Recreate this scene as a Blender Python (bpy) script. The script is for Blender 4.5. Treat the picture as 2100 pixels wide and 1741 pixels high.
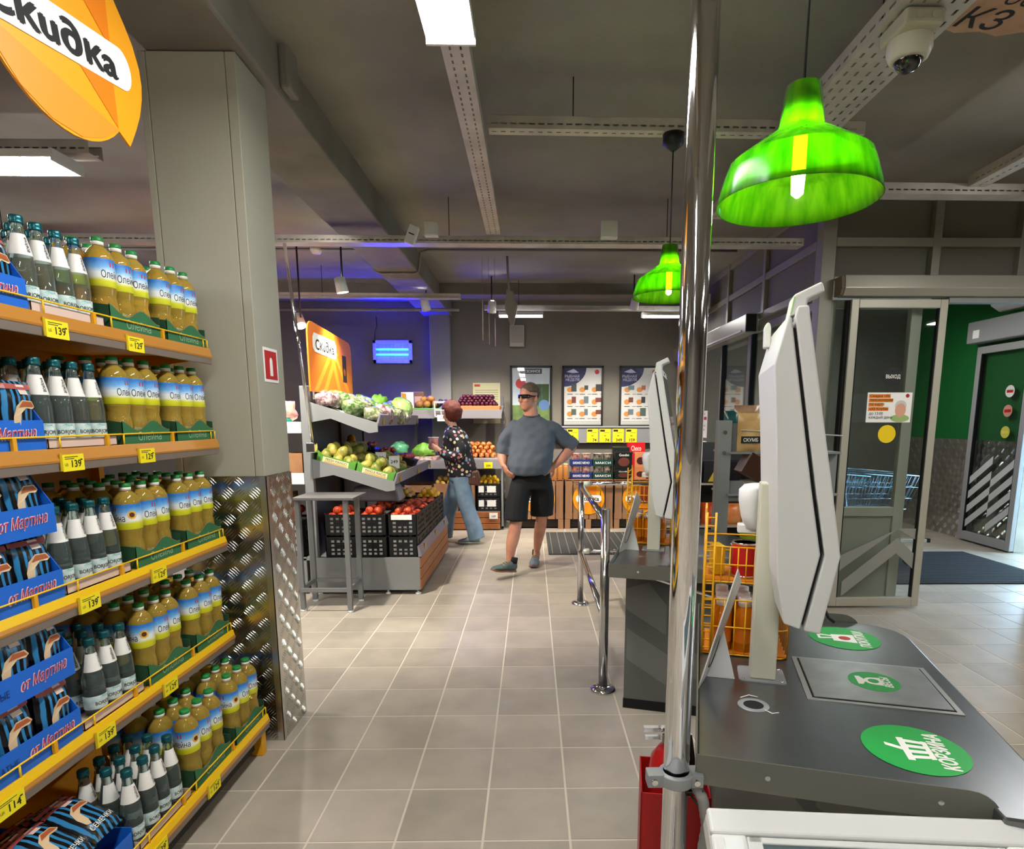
import bpy, bmesh, math, random
import numpy as np
from mathutils.geometry import delaunay_2d_cdt
from math import sin, cos, pi, radians as rad, sqrt, atan2, tan
from mathutils import Vector as V, Matrix as M
random.seed(7)
SC = bpy.context.scene
COL = SC.collection
for o in list(bpy.data.objects): bpy.data.objects.remove(o)

# ---------------------------------------------------------------- camera
H = 1.4407
cd = bpy.data.cameras.new('camera'); cam = bpy.data.objects.new('camera', cd); COL.objects.link(cam)
cam.location = (0, 0, H); cam.rotation_euler = (pi/2 - .1608, 0, -.0136)
cd.sensor_fit = 'HORIZONTAL'; cd.sensor_width = 36; cd.lens = 1253.86/2100*36
cd.shift_x = -.02743; cd.shift_y = .0916; cd.clip_start = .02; cd.clip_end = 200
SC.camera = cam
# ---------------------------------------------------------------- world, exposure
w = bpy.data.worlds.new('sky'); SC.world = w; w.use_nodes = True
bg = w.node_tree.nodes['Background']; bg.inputs[0].default_value = (.50, .76, 1, 1); bg.inputs[1].default_value = 11.0
SC.view_settings.view_transform = 'Standard'; SC.view_settings.look = 'None'
SC.view_settings.gamma = 1; SC.view_settings.use_curve_mapping = False
SC.view_settings.exposure = EXPOSURE = 0.80
SC.cycles.use_denoising = True
SC.cycles.max_bounces = 10; SC.cycles.transparent_max_bounces = 16; SC.cycles.transmission_bounces = 8
SC.cycles.sample_clamp_indirect = 6; SC.cycles.caustics_refractive = False; SC.cycles.caustics_reflective = False
LAMP = 34.0      # radiance of the ceiling LED diffusers
SPOT = 125.0     # watts of a produce spotlight

# ---------------------------------------------------------------- helpers
def lin(h):
    if isinstance(h, (tuple, list)): return (*h[:3], 1)
    h = h.lstrip('#'); c = [int(h[i:i+2], 16)/255 for i in (0, 2, 4)]
    return tuple(((x/12.92) if x <= .04045 else ((x+.055)/1.055)**2.4) for x in c) + (1,)
MATS = {}
def P(name, col='#808080', rough=.5, metal=0, trans=0, ior=1.45, emit=None, es=1, vary=None, bump=None, alpha=1, coat=0, spec=.5, sss=0):
    """principled material; vary=(scale, other colour, contrast, stretch) mottles the colour, bump=(scale, strength)"""
    if name in MATS: return MATS[name]
    m = bpy.data.materials.new(name); m.use_nodes = True; nt = m.node_tree; b = nt.nodes['Principled BSDF']
    I = b.inputs
    I['Base Color'].default_value = lin(col); I['Roughness'].default_value = rough; I['Metallic'].default_value = metal
    I['Transmission Weight'].default_value = trans; I['IOR'].default_value = ior; I['Alpha'].default_value = alpha
    I['Coat Weight'].default_value = coat; I['Specular IOR Level'].default_value = spec
    if sss: I['Subsurface Weight'].default_value = sss; I['Subsurface Radius'].default_value = (.02, .01, .006); I['Subsurface Scale'].default_value = .5
    if emit: I['Emission Color'].default_value = lin(emit); I['Emission Strength'].default_value = es
    tc = None
    if vary or bump: tc = nt.nodes.new('ShaderNodeTexCoord')
    if vary:
        sc, c2 = vary[0], vary[1]; con = vary[2] if len(vary) > 2 else .5; st = vary[3] if len(vary) > 3 else (1, 1, 1)
        mp = nt.nodes.new('ShaderNodeMapping'); mp.inputs['Scale'].default_value = st; nt.links.new(tc.outputs['Object'], mp.inputs[0])
        n = nt.nodes.new('ShaderNodeTexNoise'); n.inputs['Scale'].default_value = sc; n.inputs['Detail'].default_value = 5
        r = nt.nodes.new('ShaderNodeValToRGB'); e = r.color_ramp.elements
        e[0].position = .5-con*.3; e[1].position = .5+con*.3; e[0].color = lin(col); e[1].color = lin(c2)
        nt.links.new(mp.outputs[0], n.inputs['Vector']); nt.links.new(n.outputs[0], r.inputs[0]); nt.links.new(r.outputs[0], I['Base Color'])
    if bump:
        n = nt.nodes.new('ShaderNodeTexNoise'); n.inputs['Scale'].default_value = bump[0]; n.inputs['Detail'].default_value = 4
        nt.links.new(tc.outputs['Object'], n.inputs['Vector'])
        bp = nt.nodes.new('ShaderNodeBump'); bp.inputs['Strength'].default_value = bump[1]; bp.inputs['Distance'].default_value = .01
        nt.links.new(n.outputs[0], bp.inputs['Height']); nt.links.new(bp.outputs[0], I['Normal'])
    MATS[name] = m
    return m
def nodes(m):
    return m.node_tree, m.node_tree.nodes, m.node_tree.links, m.node_tree.nodes['Principled BSDF']

class MB:
    """collects shapes and links them as one mesh object"""
    def __init__(s): s.v = []; s.f = []; s.mi = []; s.sm = []
    def add(s, vs, fs, m=0, sm=False):
        k = len(s.v); s.v += [tuple(v) for v in vs]; s.f += [tuple(i+k for i in f) for f in fs]
        s.mi += [m]*len(fs); s.sm += [sm]*len(fs); return s
    def box(s, x0, x1, y0, y1, z0, z1, m=0, T=None):
        vs = [V((x, y, z)) for z in (z0, z1) for y in (y0, y1) for x in (x0, x1)]
        if T is not None: vs = [T @ v for v in vs]
        return s.add(vs, [(0, 2, 3, 1), (4, 5, 7, 6), (0, 1, 5, 4), (2, 6, 7, 3), (0, 4, 6, 2), (1, 3, 7, 5)], m)
    def cbox(s, c, d, m=0, T=None):
        return s.box(c[0]-d[0]/2, c[0]+d[0]/2, c[1]-d[1]/2, c[1]+d[1]/2, c[2]-d[2]/2, c[2]+d[2]/2, m, T)
    def cyl(s, p0, p1, r0, r1=None, n=12, m=0, caps=True, sm=True):
        p0, p1 = V(p0), V(p1); r1 = r0 if r1 is None else r1
        d = (p1-p0).normalized(); a = d.orthogonal().normalized(); b = d.cross(a)
        vs = []
        for p, r in ((p0, r0), (p1, r1)):
            vs += [p + a*cos(2*pi*i/n)*r + b*sin(2*pi*i/n)*r for i in range(n)]
        s.add(vs, [(i, (i+1) % n, n+(i+1) % n, n+i) for i in range(n)], m, sm)
        if caps: k = len(s.v)-2*n; s.f += [tuple(k+i for i in reversed(range(n))), tuple(k+n+i for i in range(n))]; s.mi += [m, m]; s.sm += [False, False]
        return s
    def tube(s, pts, r, n=8, m=0, closed=False, caps=True):
        pts = [V(p) for p in pts]; N = len(pts); rs = r if isinstance(r, (list, tuple)) else [r]*N
        up = None; vs = []
        for i, p in enumerate(pts):
            if closed: d = pts[(i+1) % N]-pts[i-1]
            else: d = pts[min(i+1, N-1)]-pts[max(i-1, 0)]
            d.normalize()
            if up is None: up = d.orthogonal().normalized()
            else:
                up = up - d*up.dot(d)
                up = up.normalized() if up.length > 1e-6 else d.orthogonal().normalized()
            b = d.cross(up)
            vs += [p + up*cos(2*pi*k/n)*rs[i] + b*sin(2*pi*k/n)*rs[i] for k in range(n)]
        fs = []
        for i in range(N if closed else N-1):
            j = (i+1) % N
            fs += [(i*n+k, i*n+(k+1) % n, j*n+(k+1) % n, j*n+k) for k in range(n)]
        s.add(vs, fs, m, True)
        if caps and not closed: k = len(s.v)-N*n; s.f += [tuple(k+i for i in reversed(range(n))), tuple(k+(N-1)*n+i for i in range(n))]; s.mi += [m, m]; s.sm += [False, False]
        return s
    def lathe(s, prof, n=20, c=(0, 0, 0), m=0, sm=True, T=None, cap=True):
        vs = []
        for r, z in prof:
            vs += [V((c[0]+r*cos(2*pi*i/n), c[1]+r*sin(2*pi*i/n), c[2]+z)) for i in range(n)]
        if T is not None: vs = [T @ v for v in vs]
        K = len(prof)
        s.add(vs, [(j*n+i, j*n+(i+1) % n, (j+1)*n+(i+1) % n, (j+1)*n+i) for j in range(K-1) for i in range(n)], m, sm)
        k = len(s.v)-K*n
        if cap:
            s.f += [tuple(k+i for i in reversed(range(n))), tuple(k+(K-1)*n+i for i in range(n))]; s.mi += [m, m]; s.sm += [False, False]
        return s
    def prism(s, pts, ext, m=0, sm=False):
        """polygon (3D points) pushed along ext"""
        pts = [V(p) for p in pts]; n = len(pts); e = V(ext)
        nr = sum(((pts[i]-pts[0]).cross(pts[(i+1) % n]-pts[0]) for i in range(n)), V())
        if nr.dot(e) > 0: pts = pts[::-1]
        s.add(pts + [p+e for p in pts], [tuple(range(n)), tuple(reversed(range(n, 2*n)))], m)
        k = len(s.v)-2*n
        s.f += [(k+i, k+n+i, k+n+(i+1) % n, k+(i+1) % n) for i in range(n)]; s.mi += [m]*n; s.sm += [sm]*n
        return s
    def ball(s, c, r, nu=12, nv=8, m=0, T=None):
        rx, ry, rz = r if isinstance(r, (tuple, list)) else (r, r, r)
        vs = [V((c[0], c[1], c[2]-rz))]
        for j in range(1, nv):
            t = -pi/2 + pi*j/nv
            vs += [V((c[0]+rx*cos(t)*cos(2*pi*i/nu), c[1]+ry*cos(t)*sin(2*pi*i/nu), c[2]+rz*sin(t))) for i in range(nu)]
        vs.append(V((c[0], c[1], c[2]+rz)))
        if T is not None: vs = [T @ v for v in vs]
        L = len(vs)-1
        fs = [(0, 1+(i+1) % nu, 1+i) for i in range(nu)]
        for j in range(nv-2):
            a = 1+j*nu; fs += [(a+i, a+(i+1) % nu, a+nu+(i+1) % nu, a+nu+i) for i in range(nu)]
        a = 1+(nv-2)*nu; fs += [(a+i, a+(i+1) % nu, L) for i in range(nu)]
        return s.add(vs, fs, m, True)
    def loft(s, rings, m=0, caps=True, sm=True):
        n = len(rings[0]); vs = [p for r in rings for p in r]
        s.add(vs, [(j*n+i, j*n+(i+1) % n, (j+1)*n+(i+1) % n, (j+1)*n+i) for j in range(len(rings)-1) for i in range(n)], m, sm)
        if caps: k = len(s.v)-len(vs); s.f += [tuple(k+i for i in reversed(range(n))), tuple(k+len(vs)-n+i for i in range(n))]; s.mi += [m, m]; s.sm += [sm, sm]
        return s
    def text(s, body, size, o, right=(1, 0, 0), up=(0, 0, 1), m=0, bold=0, shear=0, align='C', lift=0, fn=None, width=None):
        vs, fs = text_mesh(body, shear)
        o, R, U = V(o), V(right).normalized(), V(up).normalized(); N = R.cross(U)
        xs = [v[0] for v in vs]; ys = [v[1] for v in vs]
        cx = (min(xs)+max(xs))/2 if align == 'C' else min(xs); cy = (min(ys)+max(ys))/2
        k = size/.72; kx = k if width is None else width/(max(xs)-min(xs))
        sh = [(0, 0)] if bold <= 0 else [(bold, 0), (-bold, 0), (0, bold*.8), (0, -bold*.8)]
        for j, (dx, dy) in enumerate(sh):       # heavier strokes: shifted copies, each a hair above the last
            l = lift+j*2.5e-5; q = []
            for x, y in vs:
                a, b_ = (x-cx+dx)*kx, (y-cy+dy)*k
                if fn:
                    p = V(fn(a, b_)); n = (V(fn(a+1e-4, b_))-p).cross(V(fn(a, b_+1e-4))-p); q.append(p+n.normalized()*l)
                else: q.append(o+R*a+U*b_+N*l)
            s.add(q, fs, m)
        return s
    def disc(s, c, r, right, up, n=28, m=0, rx=None):
        c, R, U = V(c), V(right).normalized(), V(up).normalized()
        s.add([c + R*cos(2*pi*i/n)*(rx or r) + U*sin(2*pi*i/n)*r for i in range(n)], [tuple(range(n))], m); return s
    def quad(s, c, w_, h_, right, up, m=0):
        c, R, U = V(c), V(right).normalized()*w_/2, V(up).normalized()*h_/2
        return s.add([c-R-U, c+R-U, c+R+U, c-R+U], [(0, 1, 2, 3)], m)
    def mesh(s, name, mats):
        me = bpy.data.meshes.new(name); me.from_pydata(s.v, [], s.f)
        for m in (mats if isinstance(mats, (list, tuple)) else [mats]): me.materials.append(m)
        me.polygons.foreach_set('material_index', s.mi); me.polygons.foreach_set('use_smooth', s.sm); me.update()
        return me
    def build(s, name, mats, parent=None, bevel=0, seg=2, label=None, kind=None, fix=False, loc=None):
        me = s.mesh(name, mats)
        if fix:
            bm = bmesh.new(); bm.from_mesh(me); bmesh.ops.recalc_face_normals(bm, faces=bm.faces); bm.to_mesh(me); bm.free()
        return link(name, me, parent, bevel, seg, label, kind, loc)
def link(name, me, parent=None, bevel=0, seg=2, label=None, kind=None, loc=None):
    o = bpy.data.objects.new(name, me); COL.objects.link(o)
    if parent is not None: o.parent = parent
    if loc is not None: o.location = loc
    if bevel:
        b = o.modifiers.new('edge', 'BEVEL'); b.width = bevel; b.segments = seg; b.limit_method = 'ANGLE'; b.harden_normals = False
    if label: o['label'] = label
    if kind: o['kind'] = kind
    return o
_TX = {}
TMP = bpy.data.scenes.new('tmp')          # scratch scene so that evaluating one object stays cheap
def evaluated(o):
    TMP.collection.objects.link(o); vl = TMP.view_layers[0]; vl.update()
    me = bpy.data.meshes.new_from_object(o.evaluated_get(vl.depsgraph))
    TMP.collection.objects.unlink(o); return me
def text_mesh(body, shear=0):
    """glyph outlines filled by the non-zero winding rule (the built-in font overlaps its contours)"""
    k = (body, shear)
    if k not in _TX:
        c = bpy.data.curves.new('txt', 'FONT'); c.body = body; c.resolution_u = 3; c.shear = shear; c.fill_mode = 'NONE'
        o = bpy.data.objects.new('txt', c); me = evaluated(o)
        v = np.array([q.co[:2] for q in me.vertices]); e = [tuple(q.vertices) for q in me.edges]
        r = delaunay_2d_cdt([V(q) for q in v], e, [], 0, 1e-6, False); vs = np.array([q[:] for q in r[0]]); fs = np.array([f for f in r[2]])
        a_, b_ = v[[q[0] for q in e]], v[[q[1] for q in e]]; ce = vs[fs].mean(1)
        X = ce[:, :1]; up = (a_[None, :, 0] <= X) & (b_[None, :, 0] > X); dn = (b_[None, :, 0] <= X) & (a_[None, :, 0] > X)
        d = b_[:, 0]-a_[:, 0]; d = np.where(np.abs(d) < 1e-9, 1, d); yy = a_[None, :, 1]+(X-a_[None, :, 0])/d*(b_[:, 1]-a_[:, 1])[None, :]
        wn = ((up & (yy > ce[:, 1:])).sum(1)-(dn & (yy > ce[:, 1:])).sum(1)); ks = fs[wn != 0]
        out = []
        for f in ks.tolist():
            p0, p1, p2 = vs[f[0]], vs[f[1]], vs[f[2]]
            out.append(tuple(f) if (p1[0]-p0[0])*(p2[1]-p0[1])-(p1[1]-p0[1])*(p2[0]-p0[0]) > 0 else tuple(f[::-1]))
        used = sorted({i for f in out for i in f}); ix = {u: n for n, u in enumerate(used)}
        _TX[k] = ([tuple(vs[u]) for u in used], [tuple(ix[i] for i in f) for f in out])
        bpy.data.objects.remove(o); bpy.data.meshes.remove(me); bpy.data.curves.remove(c)
    return _TX[k]
def tag(o, label=None, cat=None, group=None, kind=None):
    if label: o['label'] = label
    if cat: o['category'] = cat
    if group: o['group'] = group
    if kind: o['kind'] = kind
    return o
def T(name, label, cat, loc=(0, 0, 0), rz=0, group=None, rot=None):
    o = bpy.data.objects.new(name, None); o.empty_display_size = .05; COL.objects.link(o)
    o.location = loc; o.rotation_euler = rot if rot else (0, 0, rz)
    return tag(o, label, cat, group)
def kids(o): return [c for c in bpy.data.objects if c.parent == o]
def tree(o): return (o, [tree(c) for c in o.children])
def dup(t, loc=None, rz=None, label=None, group=None, parent=None, rot=None):
    o, ch = t
    c = o.copy(); COL.objects.link(c); c.parent = parent
    if loc is not None: c.location = loc
    if rz is not None: c.rotation_euler = (0, 0, rz)
    if rot is not None: c.rotation_euler = rot
    if label: c['label'] = label
    if group: c['group'] = group
    for k in ch: dup(k, parent=c)
    return c
def S(name, mb, mats, bevel=0, parent=None):
    o = mb.build(name, mats, parent, bevel)
    if parent is None: o['kind'] = 'structure'
    return o
def rnd(a, b): return random.uniform(a, b)
ORD = ['first', 'second', 'third', 'fourth', 'fifth', 'sixth', 'seventh', 'eighth', 'ninth', 'tenth']
# ================================================================ shared materials
m_chrome = P('chrome', '#e8e8ea', .06, 1)
m_steel = P('brushed_steel', '#a8a8a6', .3, 1, bump=(60, .02))
m_galv = P('galvanised_steel', '#d6d1c8', .42, .35, vary=(6, '#b4afa8', .8))
m_greymetal = P('grey_painted_metal', '#8a8d8e', .45, .1)
m_white = P('white_plastic', '#e4e4e2', .38)
m_black = P('black_plastic', '#131314', .45)
m_blackmat = P('black_matte', '#0b0b0c', .85)
m_ink = P('black_print', '#101010', .7)
m_wht = P('white_print', '#f4f2ec', .7)
m_yellow_tag = P('yellow_price_paper', '#f4e21c', .6)
m_red = P('red_paint', '#b01818', .4)
m_glass = P('clear_glass', '#f2fbf8', .02, 0, 1, 1.45)
def thin_glass(name, tint, refl=.10):
    """a pane as clear sheet: mostly see-through with a fresnel mirror on top"""
    m = bpy.data.materials.new(name); m.use_nodes = True; nt = m.node_tree; nt.nodes.clear()
    out = nt.nodes.new('ShaderNodeOutputMaterial'); tr = nt.nodes.new('ShaderNodeBsdfTransparent'); gl = nt.nodes.new('ShaderNodeBsdfGlossy')
    tr.inputs[0].default_value = lin(tint); gl.inputs['Roughness'].default_value = .02
    lw = nt.nodes.new('ShaderNodeLayerWeight'); pw = nt.nodes.new('ShaderNodeMath'); pw.operation = 'POWER'; pw.inputs[1].default_value = 5; nt.links.new(lw.outputs['Facing'], pw.inputs[0])
    fa = nt.nodes.new('ShaderNodeMath'); fa.operation = 'MULTIPLY_ADD'; fa.inputs[1].default_value = .95; fa.inputs[2].default_value = .045; nt.links.new(pw.outputs[0], fa.inputs[0])
    mx = nt.nodes.new('ShaderNodeMixShader'); nt.links.new(fa.outputs[0], mx.inputs[0]); nt.links.new(tr.outputs[0], mx.inputs[1]); nt.links.new(gl.outputs[0], mx.inputs[2])
    nt.links.new(mx.outputs[0], out.inputs[0]); return m
m_pane = thin_glass('window_glass', '#f2f6f5')

# ================================================================ floor: recessed grout with single tiles
TS, GX, GY = .303, -1.0817, 1.91296
m_grout = P('tile_grout', '#d2c8b8', .9)
m_tile = P('porcelain_floor_tile', '#8a8175', .43, bump=(220, .05))
nt, N, L, b = nodes(m_tile)
geo = N.new('ShaderNodeNewGeometry'); sep = N.new('ShaderNodeSeparateXYZ'); L.new(geo.outputs['Position'], sep.inputs[0])
def cell(sock, off):
    a = N.new('ShaderNodeMath'); a.operation = 'SUBTRACT'; a.inputs[1].default_value = off; L.new(sock, a.inputs[0])
    d = N.new('ShaderNodeMath'); d.operation = 'DIVIDE'; d.inputs[1].default_value = TS; L.new(a.outputs[0], d.inputs[0])
    f = N.new('ShaderNodeMath'); f.operation = 'FLOOR'; L.new(d.outputs[0], f.inputs[0]); return f.outputs[0]
cb = N.new('ShaderNodeCombineXYZ'); L.new(cell(sep.outputs[0], GX), cb.inputs[0]); L.new(cell(sep.outputs[1], GY), cb.inputs[1])
wn = N.new('ShaderNodeTexWhiteNoise'); wn.noise_dimensions = '2D'; L.new(cb.outputs[0], wn.inputs['Vector'])
nz = N.new('ShaderNodeTexNoise'); nz.inputs['Scale'].default_value = 5; nz.inputs['Detail'].default_value = 8; L.new(geo.outputs['Position'], nz.inputs['Vector'])
ad = N.new('ShaderNodeMath'); ad.operation = 'MULTIPLY_ADD'; ad.inputs[1].default_value = .30; L.new(wn.outputs['Value'], ad.inputs[0])
ms = N.new('ShaderNodeMath'); ms.operation = 'MULTIPLY'; ms.inputs[1].default_value = .8; L.new(nz.outputs[0], ms.inputs[0]); L.new(ms.outputs[0], ad.inputs[2])
cr = N.new('ShaderNodeValToRGB'); cr.color_ramp.elements[0].color = lin('#978e81'); cr.color_ramp.elements[1].color = lin('#b6ab9c'); cr.color_ramp.elements[0].position = .25; cr.color_ramp.elements[1].position = .85
L.new(ad.outputs[0], cr.inputs[0]); L.new(cr.outputs[0], b.inputs['Base Color'])

X0, X1, Y0, Y1, ZC = -6.0, 7.0, -4.0, 8.75, 3.03
floor = S('floor', MB().box(X0-.2, X1+.2, Y0-.2, Y1+.2, -.05, -.0016), m_grout)
def tile_mb(mb, x, y):
    g = .0034; b_ = .0012
    x0, x1, y0, y1 = x+g, x+TS-g, y+g, y+TS-g
    mb.add([(x0, y0, -.006), (x1, y0, -.006), (x1, y1, -.006), (x0, y1, -.006), (x0+b_, y0+b_, 0), (x1-b_, y0+b_, 0), (x1-b_, y1-b_, 0), (x0+b_, y1-b_, 0)],
           [(4, 5, 6, 7), (0, 1, 5, 4), (1, 2, 6, 5), (2, 3, 7, 6), (3, 0, 4, 7)])
tm = MB(); tile_mb(tm, 0, 0); tme = tm.mesh('tile', m_tile)
cells = []
for i in range(-17, 27):
    for j in range(-20, 24):
        x, y = GX+i*TS, GY+j*TS
        if x < X0 or x+TS > X1 or y+TS > Y1 or y < Y0: continue
        cx, cy = x+TS/2, y+TS/2
        seen = cy > 1.55 and abs(cx-.0) < .85*cy+.25 and not (cx < -1.32 and cy < 2.9) and not (cx < -1.25 and cy < 1.9) and not (.45 < cx < .95 and cy < 2.2) \
            and not (cx < -1.95) and not (-1.8 < cx < -1.0 and 5.2 < cy < 7.6) and cy < 7.95 and not (cx > 1.9 and 4.6 < cy < 4.8)
        cells.append((0 if seen else 1, cy*cy+cx*cx*.3, x, y))
cells.sort(); rest = MB()
for k, (h_, d_, x, y) in enumerate(cells):
    if k < 300: link('tile', tme, floor, loc=(x, y, 0))
    else: tile_mb(rest, x, y)
rest.build('tiles', m_tile, floor, kind='stuff')

# ================================================================ ceiling, beam, walls
m_ceil = P('dark_concrete', '#9a978d', .95, vary=(1.3, '#7a776e', .9), bump=(14, .25))
m_beam = P('beam_concrete', '#8e8880', .95, vary=(3, '#767168', .9), bump=(22, .3))
m_wall = P('grey_wall_paint', '#7d786e', .85, vary=(2.5, '#757067', .6))
m_wall2 = P('dark_wall_paint', '#6c6a66', .85)
S('ceiling', MB().box(X0-.2, X1+.2, Y0-.2, Y1+.2, ZC, ZC+.2), m_ceil)
S('ceiling_beam', MB().box(-1.475, -1.09, Y0, Y1, 2.83, ZC+.02).box(-1.09, -1.045, 2.93, 3.05, 2.86, ZC+.02).box(X0, X1, 7.6, 7.85, 2.9, ZC+.02), m_beam, .012)
S('wall_back', MB().box(X0, 5.5, Y1, Y1+.2, 0, ZC), m_wall)
S('wall_left', MB().box(X0-.2, X0, Y0, Y1, 0, ZC), m_wall)
S('wall_right', MB().box(X1, X1+.2, Y0, 4.8, 0, ZC), m_wall)
S('wall_front', MB().box(X0-.2, X1+.2, Y0-.2, Y0, 0, ZC), m_wall)
S('trim_1', MB().box(-1.385, -1.11, Y1-.14, Y1, 0, 2.84), P('pier_paint', '#8d8b88', .8), .006)
S('baseboard_back', MB().box(-.3, 2.0, Y1-.02, Y1, 0, .12), P('light_skirting', '#cfc9c2', .5))

# ================================================================ clad column with tread-plate bottom
CX0, CX1, CY0, CY1 = -1.50, -1.130, 2.601, 2.875
m_clad = P('column_cladding', '#aaa897', .42, vary=(1.2, '#a29f90', .5))
col = bpy.data.objects.new('column', None); COL.objects.link(col); col['kind'] = 'structure'; col['label'] = 'grey clad pillar with tread plate on its lower part'
col.location = (0, 0, 0)
MB().box(CX0+.01, CX1-.01, CY0+.01, CY1-.01, 0, 2.83).build('core', m_black, col)
MB().box(CX0, CX0+.028, CY0, CY1, 1.2, 2.825).build('panel', m_clad, col, .003)
MB().box(CX0+.030, CX1-.042, CY0+.001, CY0+.02, 1.2, 2.825).build('panel', m_clad, col, .002)
MB().box(CX1-.04, CX1, CY0, CY1, 1.2, 2.825).build('panel', m_clad, col, .003)
m_tread = P('aluminium_tread_plate', '#d2d1cc', .22, 1, vary=(5, '#b4b3ae', .8))
MB().box(CX0+.004, CX1-.012, CY0-.004, CY0+.008, 0, 1.2).build('tread_plate', m_tread, col)
MB().box(CX1-.008, CX1+.004, CY0+.012, CY1, 0, 1.2).build('tread_plate', m_tread, col)
MB().box(CX1-.022, CX1+.006, CY0-.006, CY0-.003, 0, 1.2).box(CX1+.003, CX1+.006, CY0-.006, CY0+.022, 0, 1.2).build('corner_trim', P('bare_aluminium', '#c9c9c7', .3, 1), col)
def bars(origin, R, U, wd, ht, c=.058):
    """five-bar tread: groups of short raised bars, turned by 90 degrees from cell to cell"""
    mb = MB(); o, R, U = V(origin), V(R), V(U); N_ = R.cross(U)
    for i in range(int(wd/c)+1):
        for j in range(int(ht/c)+1):
            a = pi/4 if (i+j) % 2 else -pi/4
            d, e = R*cos(a)+U*sin(a), -R*sin(a)+U*cos(a)
            cc = o+R*(i+.5)*c+U*(j+.5)*c
            for k in range(-2, 3):
                p = cc+e*k*c*.19; l, w_ = c*.40*(1-.10*abs(k)), c*.055
                if not (0 < (p-o).dot(R) < wd-.004 and 0 < (p-o).dot(U) < ht): continue
                mb.add([p-d*l, p-e*w_, p+d*l, p+e*w_, p+N_*.0022-d*l*.5, p+N_*.0022+d*l*.5], [(0, 1, 5, 4), (1, 2, 5), (2, 3, 4, 5), (3, 0, 4)], 0, False)
    return mb
bars((CX0+.004, CY0-.004, 0), (1, 0, 0), (0, 0, 1), CX1-CX0-.03, 1.19).build('tread_bars', m_tread, col, kind='stuff')
bars((CX1+.004, CY0+.03, 0), (0, 1, 0), (0, 0, 1), CY1-CY0-.03, 1.19).build('tread_bars', m_tread, col, kind='stuff')
# fire hydrant pictogram on the column's side
t = T('fire_extinguisher_sign', 'small red and white fire extinguisher sticker on the grey pillar', 'sign', (CX1+.0006, 2.735, 1.67))
MB().box(0, .0015, -.072, .072, -.072, .072).build('backing', m_wht, t)
MB().box(.0015, .0022, -.06, .06, -.06, .06).build('field', P('sign_red', '#c01820', .5), t)
MB().prism([(.0024, y, z) for y, z in [(-.014, -.045), (.014, -.045), (.014, .02), (.006, .032), (-.006, .032), (-.014, .02)]], (.0004, 0, 0)).build('symbol', m_wht, t)
# ================================================================ cable trays with punched slots
def punched(mb, o, A, B, La, Wb, rows, a, bw, p, m=0):
    """sheet from o along A (length La) and B (width Wb) with slot rows (fractions of Wb); slots a long, bw wide, pitch p"""
    o, A, B = V(o), V(A), V(B)
    def q(a0, a1, b0, b1): mb.add([o+A*a0+B*b0, o+A*a1+B*b0, o+A*a1+B*b1, o+A*a0+B*b1], [(0, 1, 2, 3)], m)
    e = 0
    for r in rows:
        c = r*Wb; q(0, La, e, c-bw/2); e = c+bw/2
        x = 0; k = p*.3
        while k+a < La: q(x, k, c-bw/2, c+bw/2); x = k+a; k += p
        q(x, La, c-bw/2, c+bw/2)
    q(0, La, e, Wb)
def tray(label, x0, y0, x1, y1, z, wd, hs, rows=(.3, .7), a=.022, bw=.008, p=.044, siderow=True, mat=None):
    d = V((x1-x0, y1-y0, 0)); Ln = d.length; d.normalize(); n = V((-d.y, d.x, 0))
    t = T('cable_tray', label, 'cable tray', (x0, y0, z))
    mb = MB(); punched(mb, n*-wd/2, d, n, Ln, wd, rows, a, bw, p)
    o = mb.build('tray_floor', mat or m_galv, t); s_ = o.modifiers.new('sheet', 'SOLIDIFY'); s_.thickness = .0015
    for sgn in (-1, 1):
        mb = MB(); punched(mb, n*sgn*wd/2, d, V((0, 0, 1)), Ln, hs, (.35,) if siderow else (), a*1.3, bw, p)
        mb.add([n*sgn*wd/2+V((0, 0, hs)), n*sgn*wd/2+V((0, 0, hs))+d*Ln, n*sgn*(wd/2-.01)+V((0, 0, hs))+d*Ln, n*sgn*(wd/2-.01)+V((0, 0, hs))], [(0, 1, 2, 3)])
        o = mb.build('tray_side', mat or m_galv, t); s_ = o.modifiers.new('sheet', 'SOLIDIFY'); s_.thickness = .0015
    k = .4
    while k < Ln:
        pp = d*k; MB().cyl(pp+V((0, 0, .002)), pp+V((0, 0, ZC-z)), .003, n=6).build('hanger_rod', m_black, t); k += 1.6
    return t
tray('galvanised cable tray running away from the long ceiling light', -.27, .6, -.27, 4.66, 2.75, .10, .05)
tray('galvanised cable tray crossing above the nearest shopper lane, holding a black lamp rose', -.2, 3.16, 1.6, 3.20, 2.79, .07, .055, rows=(.5,))
tray('long galvanised cable tray crossing under the concrete beam', -5.8, 4.70, 2.0, 4.78, 2.70, .11, .05, rows=(), siderow=True)
tray('cable tray in the produce corner lit blue underneath', -4.2, 6.72, -.75, 6.80, 2.70, .08, .05, rows=(.5,))
tray('distant cable tray holding the two far strip lights', -.55, 7.45, 2.0, 7.50, 2.70, .08, .05, rows=(.5,))
tray('cable tray above the entrance partition on the right', 1.45, 3.83, 6.5, 3.92, 2.74, .10, .06, rows=())
tray('wide slotted cable tray carrying the dome camera', 1.295, .5, 1.295, 4.3, 2.75, .23, .06, rows=(.12, .3, .5, .7, .88), a=.03, bw=.010, p=.06)
tray('cable tray above the left ceiling light', -5.6, 3.30, -2.15, 3.30, 2.72, .10, .06, rows=())
tray('cable tray descending to the entrance corner at far right', 2.6, 2.2, 2.6, 3.8, 2.78, .10, .06, rows=(.5,))

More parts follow.
